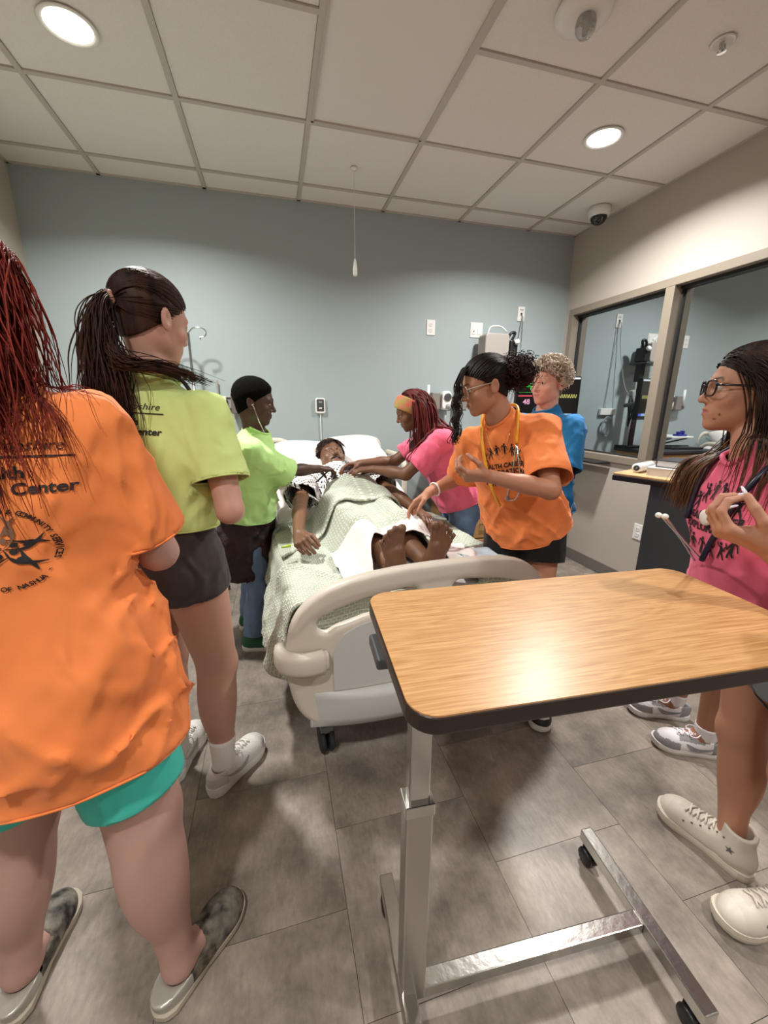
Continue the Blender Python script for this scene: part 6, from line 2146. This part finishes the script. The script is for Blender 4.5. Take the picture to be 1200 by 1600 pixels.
while len(cc) < 330:
    a, e = r_.uniform(-PI, PI), r_.uniform(-.5, 1.5)
    q = scalp(np.array(a), np.array(e), .004)
    if hairline(q) < -.004: continue
    nrm = unit(p6.RH @ ((q - SC) / SR ** 2)); st_ = p6.hl(q)
    tan = unit(np.cross(nrm, r_.normal(0, 1, 3))); bi = np.cross(nrm, tan)
    t = np.linspace(0, 1, 22)[:, None]; ph = 2 * PI * 1.7 * t + r_.uniform(0, 6)
    cr = r_.uniform(.006, .011)
    cc.append(st_ + nrm * (.004 + .020 * np.sin(t * PI * .7)) + tan * (.030 * t) + (bi * np.cos(ph) + nrm * np.sin(ph)) * cr)
strands('curls', np.array(cc), .0022, .0014, H_grey, p6.root, n=5)
for sd in 'RL': shoe(p6, sd, .25, 'runner', mats=run)

# ================================================================== pink shirt with dark glasses (right edge)
p7 = Person('person with long dark hair and black glasses in a pink t-shirt at the right edge', 2.262, -2.680, 1.525, (-.95, .30), (180, 130, 104), lean=(-.165, .075), fat=1.14, headpos=(2.098, -2.550, 1.390), headdir=(-.80, .60, .05),
            hopt=dict(jaw=.92, lips=1.3, open=.0022, nose=.86, eye=.0030))
p7.set_leg('R', (2.225, -2.755), (2.175, -2.520)); p7.set_leg('L', (2.27, -2.865), (2.045, -2.815))
p7.set_arm('L', (1.880, -2.790, 1.085), (.6, -.5, -.8), hf=(-.75, .55, .30), hn=(.15, .3, .95), hs=(-.55, -.75, .35), curls=[1.0, 1.05, 1.05, 1.0], thumb=(.9, .9), size=1.05)
p7.set_arm('R', (2.42, -2.47, .80), (.9, .2, 0), hn=(0, -1, 0), hs=(-1, 0, 0), curl=.4)
def moles(q, c, blend):
    for (x, z) in ((-.030, -.082), (-.040, -.070)):
        w = np.clip((.0028 - np.hypot(q[:, 0] - x, q[:, 2] - z)) / .001, 0, 1) * (q[:, 1] > .02)
        c = c * (1 - w[:, None]) + np.array(lin((70, 40, 30))[:3]) * w[:, None]
    return c
p7.body(hh=.0032, hf=.0032, lip=(158, 84, 82), brow=(30, 20, 16), extra=moles)
tshirt(p7, C_pink, hemz=-.035, hem=(.205, .190), chest=(.172, .132), sleeve=.74, sr=(.064, .092), amp=.014, seed=4.1, belly=((0, .085, .14), (.165, .140, .18)), fx=6.5)
put_front_print(p7, 1.080, .0)
trousers(p7, C_dgrey if False else fabric('mid_grey_cotton', (112, 114, 118)), legt=.45, r=(.104, .104), amp=.003, hipx=.182)
H_dk = hair_mat('dark_long_hair', (22, 15, 13), (58, 38, 28))
H_tip = hair_mat('brown_hair_ends', (70, 44, 28), (120, 84, 56))
hair_cap(p7, H_dk, .004, hl=lambda q: hairline(q) + .006)
r_ = np.random.default_rng(44); rt_, dr_ = [], []
while len(rt_) < 1000:
    a, e = r_.uniform(-PI, PI), r_.uniform(-.4, 1.45)
    q = scalp(np.array(a), np.array(e), .004)
    if hairline(q) < .0: continue
    sg = 1 if q[0] > .012 else -1
    rt_.append(p7.hl(q)); dr_.append(p7.RH @ unit(V(sg * .8 + q[0] * 4, -.75 - 6 * max(0, q[1] - .02), .12)))
pl = lambda P, t: np.tile(-p7.RH[:, 1] * .26 * max(0, 1 - 2.0 * t), (len(P), 1))
hp_ = grow(rt_, dr_, 31, .0135, .42, [p7.F, p7.shirtF], .008, .08, 5, .75, pull=pl)
strands('hair', hp_[:, :21], .0016, .0014, H_dk, p7.root, mid=.0022)
strands('hair_ends', hp_[:, 20:], .0015, .0005, H_tip, p7.root, lenvar=.6)
# lock falling over the far shoulder to the front
N = 260
rts = [p7.hl(scalp(np.array(r_.uniform(1.7, 2.4)), np.array(r_.uniform(-.3, .3)), .006)) for _ in range(N)]
fp = grow(rts, [p7.RH @ V(.35, .0, -1) + r_.normal(0, .06, 3) for _ in range(N)], 30, .0135, .35, [p7.F, p7.shirtF], .008, .08, 9, .80, pull=lambda P, t: np.tile(p7.fwd * (.30 * (t > .28) * (t < .70)), (len(P), 1)))
strands('hair', fp[:, :14], .0016, .0015, H_dk, p7.root, mid=.0020)
strands('hair_ends', fp[:, 13:], .0016, .0005, H_tip, p7.root)
glasses(p7, mat('black_frame', (26, 18, 18), .25), rimr=.0026, lens=mat('spectacle_lens', (240, 240, 240), .03, trans=1.0, alpha=.08))
hi = dict(upper=mat('ivory_leather', (206, 198, 184), .5), sole=mat('ivory_rubber', (206, 196, 180), .55), toe=mat('ivory_toe', (214, 206, 192), .4), lace=mat('ivory_lace', (220, 212, 200), .8), tongue=mat('ivory_tongue', (200, 190, 176), .7))
M_eyelet = mat('eyelet', (120, 116, 110), .3, metal=.8)
for sd in 'RL':
    si = shoe(p7, sd, .262, 'high', mats=hi, sole=.030, wid=1.02)
    mb = MB()
    for sx in (-1, 1):
        for i in range(6):
            st_ = Vector(si['A']((sx * .06, .172 - i * .020, .034 + i * .010)))
            hit, hn, _, _ = si['bvh'].ray_cast(st_, Vector(-si['rt'] * sx), .1)
            if hit is not None: mb.ell(tuple(hit), (.0034, .0034, .0034), 8, 6)
    mb.build('eyelets', M_eyelet, si['root'], smooth=True, world=True)
    stp = [(math.sin(2 * PI * i / 10) * (.012 if i % 2 == 0 else .005), math.cos(2 * PI * i / 10) * (.012 if i % 2 == 0 else .005)) for i in range(10)]
    for sx in (-1, 1):
        vs = []
        for a, b_ in stp + [(0, 0)]:
            hit, hn, _, _ = si['bvh'].ray_cast(Vector(si['A']((sx * .09, .052 + a, .062 + b_))), Vector(-si['rt'] * sx), .15)
            vs.append(None if hit is None else hit + hn * .0012)
        if all(q is not None for q in vs): MB().add(vs, [(i, (i + 1) % 10, 10) for i in range(10)]).build('star_patch', mat('grey_star', (92, 92, 92), .6), si['root'], world=True)
M_nail = mat('white_nail', (226, 220, 232), .15)
for tp, d in p7.tips['L']:
    rot = Matrix([list(x) for x in frame(d)])
    MB().ell(tuple(tp + d * .010), (.0052, .013, .0026), 10, 8, rot).build('nail', M_nail, p7.root, smooth=True, world=True)
w7 = p7.arm['L'][2]; a7 = unit(w7 - p7.arm['L'][1])
bracelet(p7, w7 - a7 * .055, a7, .034, .0016, M_ring, 'bracelet', beads=22)
bracelet(p7, w7 - a7 * .085, a7, .037, .0046, mat('pearl_bracelet', (206, 204, 180), .3), 'bracelet', beads=24)
n7, R7 = p7.neck, p7.RT
def s7(x, y, z, lift=.010):
    q = n7 + R7 @ V(x, y, z)
    for _ in range(5):
        d = p7.shirtF.ev(q[None])[0]
        if d > lift: break
        g = np.array([p7.shirtF.ev((q + np.array(a) * 1e-3)[None])[0] - d for a in ((1, 0, 0), (0, 1, 0), (0, 0, 1))]); q = q + unit(g) * (lift - d)
    return q
end7 = V(1.862, -2.585, 1.090)
st7 = steth_tube('stethoscope', [s7(-.075, -.02, .03), s7(-.075, .05, -.02), s7(-.060, .11, -.08), s7(-.030, .15, -.15), s7(.000, .175, -.205)], .0068, M_navytube, 'navy stethoscope with silver ear tubes hanging on the pink shirt at the right edge')
MB().tube(bez([s7(-.075, -.02, .03), s7(0, -.075, .045), s7(.075, -.02, .03), s7(.082, .05, -.03), s7(.075, .13, -.12)], 6), .0066, 8).build('tubing', M_navytube, st7, smooth=True, world=True)
MB().tube(bez([s7(.000, .175, -.205), (s7(0, .175, -.205) + end7) / 2 + V(0, .004, 0), end7], 6), .0026, 8).tube(bez([s7(.008, .175, -.205), (s7(0, .175, -.205) + end7) / 2 + V(0, .016, .004), end7 + V(0, .014, 0)], 6), .0026, 8).build('ear_tube', M_steel, st7, smooth=True, world=True)
MB().ell(tuple(end7), (.008, .008, .007), 10, 8).ell(tuple(end7 + V(-.004, .014, 0)), (.008, .008, .007), 10, 8).build('ear_tip', M_white, st7, smooth=True, world=True)
cp = s7(.010, .13, -.105, .012)
MB().ell(tuple(cp), (.021, .010, .021), 16, 10, Matrix([list(x) for x in frame(p7.fwd)])).build('chest_piece', mat('pearl_white', (222, 214, 204), .2), st7, smooth=True, world=True)

# ================================================================== person behind, only legs and grey sneakers in view
p8 = Person('person mostly out of frame wearing grey and white low sneakers', 2.665, -2.335, 1.62, (-.80, .60), (150, 104, 80), hopt=dict(jaw=.95))
p8.set_leg('R', (2.655, -2.215), (2.460, -2.110)); p8.set_leg('L', (2.590, -2.405), (2.395, -2.285))
p8.set_arm('R', (2.66, -2.10, 1.10), (.5, .8, -.5), hn=(0, -1, 0), hs=(0, 0, 1)); p8.set_arm('L', (2.47, -2.32, 1.10), (.3, -.9, -.5), hn=(0, 1, 0), hs=(0, 0, 1))
p8.body()
tshirt(p8, C_blue if False else fabric('dark_teal_cotton', (40, 70, 84)), hemz=-.02, seed=7.7)
trousers(p8, C_black, legt=.40)
hair_cap(p8, H_dk, .006)
strands('hair', pulled_back(p8, (0, -.112, .03), 420, 77), .0020, .0018, H_dk, p8.root)
gw = dict(upper=mat('white_leather3', (226, 222, 224), .5), sole=mat('white_midsole', (224, 220, 218), .5), toe=mat('white_leather3', (226, 222, 224), .5), panel=mat('grey_suede', (142, 140, 142), .75), lace=mat('pale_lace', (222, 214, 218), .8), swoosh=mat('grey_suede', (142, 140, 142), .75), tongue=mat('white_leather3', (226, 222, 224), .5))
for sd in 'RL':
    shoe(p8, sd, .245, 'dunk', mats=gw)
    sock(p8, sd, mat('pale_sock', (206, 200, 200), .9), .0, .055)

# ================================================================== patient manikin
def bdir(x, y, z):
    return np.array([x * math.cos(BTH) - y * math.sin(BTH), x * math.sin(BTH) + y * math.cos(BTH), z])
pm = Person.__new__(Person)
pm.H = 1.70; pm.k = pm.H / 1.65; pm.skin = (112, 78, 56); pm.fat = 1.02; pm.female = False; pm.legf = 1.0
pm.root = empty('training_manikin', tuple(B(-.03, .95, .66)), 0, 'dark-skinned patient manikin with moustache lying in the hospital bed', 'manikin')
INC = math.radians(17)
pm.T = bdir(0, math.cos(INC), math.sin(INC)); pm.fwd = bdir(0, -math.sin(INC), math.cos(INC))
pm.RT = frame(pm.fwd, pm.T); pm.right = pm.RT[:, 0]
pm.pelvis = B(-.035, .95, .755); pm.neck = pm.pelvis + pm.T * .300 * pm.H + bdir(-.03, 0, 0)
pm.shR = pm.neck - pm.T * .036 * pm.H + pm.right * .108 * pm.H; pm.shL = pm.neck - pm.T * .036 * pm.H - pm.right * .108 * pm.H
pm.hipR = pm.pelvis + pm.right * .055 * pm.H; pm.hipL = pm.pelvis - pm.right * .055 * pm.H
pm.head = B(-.055, 1.545, .985); pm.hs = 1.17; pm.hopt = dict(jaw=1.12, eye=-.0035, nose=1.12)
pm.RH = frame(bdir(.10, -.72, .68), bdir(-.02, .68, .72))
pm.arm = {}; pm.hand = {}; pm.leg = {}; pm.F = Field()
pm.set_arm('R', B(-.415, .565, .775), bdir(-1, .1, .1), hf=bdir(.05, -1, -.12), hn=bdir(.6, .1, -.8), hs=bdir(.8, 0, .6), curls=[.95, 1.0, 1.0, 1.0], thumb=(.6, .7))
pm.set_arm('L', B(.245, .72, .795), bdir(1, .1, .3), hf=bdir(.15, -1, -.18), hn=bdir(-.3, .1, -.95), hs=bdir(-.95, 0, .3), curls=[.45, .5, .55, .6], thumb=(.4, .4))
for sd, sx, fx in (('R', -.095, -.10), ('L', .060, .02)):
    hp = pm.hipR if sd == 'R' else pm.hipL
    an = B(sx, .165, .712); kn = (hp + an) / 2 + V(0, 0, .02)
    pm.leg[sd] = (hp, kn, an, an, an, bdir(0, -.3, .95))
    # bare foot, sole facing the foot of the bed
    fo = bdir((-.12 if sd == 'R' else .16), .02, 1.0); fo = unit(fo); so = unit(bdir(.0, -1, .06)); lt = unit(np.cross(so, fo))
    big = 1 if sd == 'R' else -1            # big toes point to each other
    me_ = lt if (lt @ bdir(1, 0, 0)) * big > 0 else -lt
    hb = an + so * .030 - fo * .035
    F = pm.F
    F.ell(hb, V(.033, .033, .035), None, .02)
    F.cap(hb + so * .002, hb + fo * .135 + so * .004 + me_ * .014, .028, .027, .02)
    F.cap(hb + so * .002 - me_ * .006, hb + fo * .128 + so * .002 - me_ * .024, .026, .020, .02)
    F.cap(an, hb + fo * .13 - so * .022, .036, .020, .03)
    for i, (mo, ln, r) in enumerate(((.030, .218, .0165), (.006, .224, .0110), (-.013, .214, .0104), (-.031, .200, .0098), (-.047, .182, .0096))):
        a = hb + fo * (.148 - .008 * i) + me_ * mo * .85 + so * .006; e = hb + fo * ln + me_ * mo * 1.16 + so * .010
        F.cap(a, e, r * .85, r * .86, .005)
        F.ell(e + so * .003, V(r, r, r) * 1.08, None, .004)
pm.body(h=.0075, lip=(104, 58, 50), brow=(30, 20, 16), rough=.45)
def gown_material():
    m = bpy.data.materials.new('gown_diamond_print'); m.use_nodes = True
    nt = m.node_tree; b = nt.nodes['Principled BSDF']; b.inputs['Roughness'].default_value = .85
    tc = nt.nodes.new('ShaderNodeTexCoord')
    mp = nt.nodes.new('ShaderNodeMapping'); mp.inputs['Scale'].default_value = (320, 320, 320); mp.inputs['Rotation'].default_value = (.3, .2, PI / 4)
    nt.links.new(tc.outputs['Object'], mp.inputs[0])
    sx = nt.nodes.new('ShaderNodeSeparateXYZ'); nt.links.new(mp.outputs[0], sx.inputs[0])
    s1 = nt.nodes.new('ShaderNodeMath'); s1.operation = 'SINE'; nt.links.new(sx.outputs[0], s1.inputs[0])
    s2 = nt.nodes.new('ShaderNodeMath'); s2.operation = 'SINE'; nt.links.new(sx.outputs[1], s2.inputs[0])
    mn = nt.nodes.new('ShaderNodeMath'); mn.operation = 'MINIMUM'; nt.links.new(s1.outputs[0], mn.inputs[0]); nt.links.new(s2.outputs[0], mn.inputs[1])
    gt = nt.nodes.new('ShaderNodeMath'); gt.operation = 'GREATER_THAN'; gt.inputs[1].default_value = .05; nt.links.new(mn.outputs[0], gt.inputs[0])
    mx = nt.nodes.new('ShaderNodeMix'); mx.data_type = 'RGBA'; mx.inputs[6].default_value = lin((226, 222, 220)); mx.inputs[7].default_value = lin((44, 36, 42))
    nt.links.new(gt.outputs[0], mx.inputs[0]); nt.links.new(mx.outputs[2], b.inputs['Base Color'])
    return m
tshirt(pm, gown_material(), hemz=-.02, hem=(.185, .135), chest=(.176, .128), sleeve=.80, sr=(.066, .088), neckr=.070, amp=.012, seed=9.3, name='hospital_gown', drop=.0)
H_man = hair_mat('manikin_brown_hair', (34, 22, 18), (70, 46, 36), .45)
hair_cap(pm, H_man, .010, hl=lambda q: hairline(q) + .004)
r_ = np.random.default_rng(71)
strands('hair', pulled_back(pm, (-.05, -.095, .03), 520, 31, lift=.017), .0022, .0018, H_man, pm.root)
q0 = [scalp(np.array(a_), np.array(e_), .008) for a_, e_ in zip(r_.uniform(-.9, 1.1, 90), r_.uniform(.45, .75, 90))]
strands('fringe', grow([pm.hl(q) for q in q0], [pm.RH @ V(.9 if q[0] > -.01 else -.7, .35, .05) for q in q0], 8, .0075, .0, [pm.F], .006, .05, 6, .9, pull=lambda P, t: np.tile(pm.RH @ V(0, -.05, -.30), (len(P), 1))), .0022, .0008, H_man, pm.root)
mb = MB()
for i in range(70):
    u = r_.uniform(-1, 1); st_ = pm.hl((u * .026, .0925 - .012 * u * u, -.0475 - .006 * abs(u) + r_.uniform(-.003, .003)))
    mb.tube([st_, st_ + pm.RH @ V(u * .006, .004, -.006), st_ + pm.RH @ V(u * .012, .002, -.013)], [.0013, .0013, .0005], 4)
mb.build('moustache', H_man, pm.root, smooth=True, world=True)
bl = MB().tube([pm.arm['R'][2] + bdir(-.045, -.06, -.03), pm.arm['R'][2] + bdir(-.085, -.065, -.032)], [.008, .004], 8).build('identification_tag', mat('lime_tag', (170, 200, 60), .5), pm.root, smooth=True, world=True)

# ================================================================== blankets draped over the manikin
CF = Field()
CF.add(s_ell(pm.pelvis, V(.16, .115, .13), pm.RT), .05); CF.add(s_ell(pm.pelvis + pm.RT @ V(0, 0, .17), V(.145, .11, .16), pm.RT), .05); CF.add(s_ell(pm.pelvis + pm.RT @ V(0, 0, .34), V(.160, .118, .18), pm.RT), .05)
for _l in pm.leg.values():
    CF.cap(_l[0], _l[1], .088, .058, .03); CF.cap(_l[1], _l[2], .058, .042, .03)
def top_of(x, y):
    """height of the body under bed-local (x, y)"""
    w = np.stack([BO.x + x * math.cos(BTH) - y * math.sin(BTH), BO.y + x * math.sin(BTH) + y * math.cos(BTH), np.full_like(x, 1.18)], -1)
    for _ in range(26):
        d = CF.ev(w)
        w[:, 2] -= np.clip(d, -.01, .08) * .9
        w[:, 2] = np.maximum(w[:, 2], .5)
    return w[:, 2]
GX = np.linspace(-.46, .46, 62); GY = np.linspace(.06, 1.45, 84)
gx, gy = np.meshgrid(GX, GY, indexing='ij')
body_z = top_of(gx.ravel(), gy.ravel()).reshape(gx.shape)
base_z = matt_top(gy) + .010
# feet poke out: ignore them, the cloth starts behind the ankles
body_z = np.where(gy < .30, np.minimum(body_z, base_z + .16), body_z)
H_ = np.maximum(body_z, base_z) + .012
def blur(a, n):
    for _ in range(n):
        p_ = np.pad(a, 1, mode='edge')
        a = (p_[:-2, 1:-1] + p_[2:, 1:-1] + p_[1:-1, :-2] + p_[1:-1, 2:] + 2 * a) / 6
    return a
Hs = H_
for _ in range(5): Hs = np.maximum(blur(Hs, 5), H_)
Hs = blur(Hs, 2)
def cloth_z(x, y):
    fx = np.clip((x - GX[0]) / (GX[1] - GX[0]), 0, len(GX) - 1.001); fy = np.clip((y - GY[0]) / (GY[1] - GY[0]), 0, len(GY) - 1.001)
    i = fx.astype(int); j = fy.astype(int); u = fx - i; v = fy - j
    return (Hs[i, j] * (1 - u) + Hs[i + 1, j] * u) * (1 - v) + (Hs[i, j + 1] * (1 - u) + Hs[i + 1, j + 1] * u) * v
def drape(name, s0, s1, y0, y1, m, lift, seed, keep=None, foldamp=.010, ns=120, ny=110, label=None, thick=.006, edge=.462, warp=None, fs=9):
    S, Y = np.meshgrid(np.linspace(s0, s1, ns), np.linspace(y0, y1, ny), indexing='ij')
    S = S.ravel(); Y = Y.ravel()
    uv = np.stack([S, Y], 1)
    if warp: S, Y = warp(S, Y)
    foot = np.maximum(.085 - Y, 0); Y = np.maximum(Y, .085 - foot * .15)
    over = np.maximum(np.abs(S) - edge, 0); sg = np.sign(S)
    xin = np.clip(S, -edge, edge)
    z = cloth_z(xin, Y)
    q = np.stack([S * fs + seed, Y * fs * .7, np.full_like(S, seed)], -1)
    f1 = vnoise(q + .8 * vnoise(q * .7)[:, None]); f2 = vnoise(q * 2.1 + 5)
    rid = (1 - np.minimum(np.abs(f1) * 2.0, 1)) ** 1.5
    n = foldamp * (1.3 * rid + .5 * f2)
    rr = .035                                     # rounded mattress edge
    ang = np.minimum(over / rr, PI / 2)
    hang = np.maximum(over - rr * PI / 2, 0)
    wave = vnoise(np.stack([Y * 9 + seed, Y * 0, np.full_like(Y, seed * 3)], -1))
    ridw = (1 - np.minimum(np.abs(wave) * 1.6, 1))
    x = xin + sg * (rr * np.sin(ang) + .010 + lift + hang * (.05 + .30 * ridw * np.minimum(hang / .2, 1)))
    z = z - rr * (1 - np.cos(ang)) - hang + (n + lift) * np.cos(ang)
    x = x + sg * n * np.sin(ang)
    P = np.stack([x, Y - .012 * (foot > 0), z - foot], 1)
    W = np.stack([BO.x + P[:, 0] * math.cos(BTH) - P[:, 1] * math.sin(BTH), BO.y + P[:, 0] * math.sin(BTH) + P[:, 1] * math.cos(BTH), P[:, 2]], 1)
    idx = np.arange(ns * ny).reshape(ns, ny)
    F = np.stack([idx[:-1, :-1], idx[1:, :-1], idx[1:, 1:], idx[:-1, 1:]], -1).reshape(-1, 4)
    if keep is not None:
        k_ = keep(S, uv[:, 1]); F = F[k_[F].all(1)]
    W, _l = smooth_rims(W, F, 10)
    o = np_mesh(name, W, F, m)
    used = np.zeros(len(W), bool); used[F.ravel()] = True
    uvu = uv[used]
    me = o.data; ul = me.uv_layers.new(name='UVMap')
    li = np.zeros(len(me.loops), np.int32); me.loops.foreach_get('vertex_index', li)
    ul.data.foreach_set('uv', uvu[li].ravel())
    md = o.modifiers.new('solid', 'SOLIDIFY'); md.thickness = thick; md.offset = 1
    if label: tag(o, label, 'blanket' if 'blanket' in name else 'sheet')
    return o
def foot_hole(S, Y):
    return (((S + .01) / (.155 + .08 * np.clip((.36 - Y) / .3, 0, 1))) ** 2 + ((Y - .05) / .40) ** 2 > 1) | (Y < .075)
drape('waffle_blanket', -.80, .66, -.07, 1.06, M_blanket, .006, 2.2, keep=lambda S, Y: foot_hole(S, Y) & ((Y > .09) | (np.abs(S) < .43)) & (S > -.50 - .34 * np.clip(1.25 - Y, 0, .75) / .75 - .02 * np.sin(Y * 17)) & (S < .60),
      foldamp=.013, label='pale mint waffle blanket over the legs of the manikin hanging down the bed side')
def w2(S, Y): return S, Y
drape('waffle_blanket', -.47, .46, .46, 1.10, M_blanket, .022, 5.7, keep=lambda S, Y: (Y > .80 - .55 * np.clip((-.05 - S) / .45, 0, 1) ** 1.3 * .55 - .02 * np.sin(S * 9)) & (Y < 1.08 + .02 * np.sin(S * 7) - .20 * np.clip((np.abs(S + .02) - .20) / .25, 0, 1)),
      foldamp=.006, label='folded upper waffle blanket across the waist of the manikin', ns=90, ny=70, thick=.010)
drape('white_sheet', -.26, .33, .075, .46, M_sheet, .024, 8.8, keep=lambda S, Y: (((S + .03) / .125) ** 2 + ((Y - .06) / .30) ** 2 > 1), foldamp=.022, ns=80, ny=60, label='crumpled white sheet bunched around the bare feet of the manikin', fs=10, thick=.003)

pad = drape('underpad', .235, .40, .13, .34, mat('pale_blue_underpad', (182, 202, 212), .7), .022, 3.1, foldamp=.014, ns=30, ny=30, fs=10, thick=.003)
tag(pad, 'pale blue underpad showing beside the right foot of the manikin', 'underpad')
cord = tag(MB().tube(bez([B(-.47, .98, .70), B(-.505, .93, .66), B(-.515, .86, .56), B(-.51, .83, .47)], 6), .011, 8).tube([B(-.51, .83, .45) + bdir(.0, .012 * math.cos(t), .03 * math.sin(t) - .01) for t in np.linspace(0, 2 * PI, 16)], .004, 6, caps=False).build('bed_strap', mat('pale_teal_webbing', (176, 196, 190), .8, bump=(200, .5)), None, smooth=True), 'pale teal woven strap with a loop hanging at the left bed edge', 'strap')
cable('power_cable', [(.98, -.95, .006), (.93, -.86, .006), (.86, -.78, .006), (.90, -.66, .006), (1.02, -.60, .006), (1.08, -.5, .006)], .005, M_bcable, 'thin black power cable on the floor beside the bed')
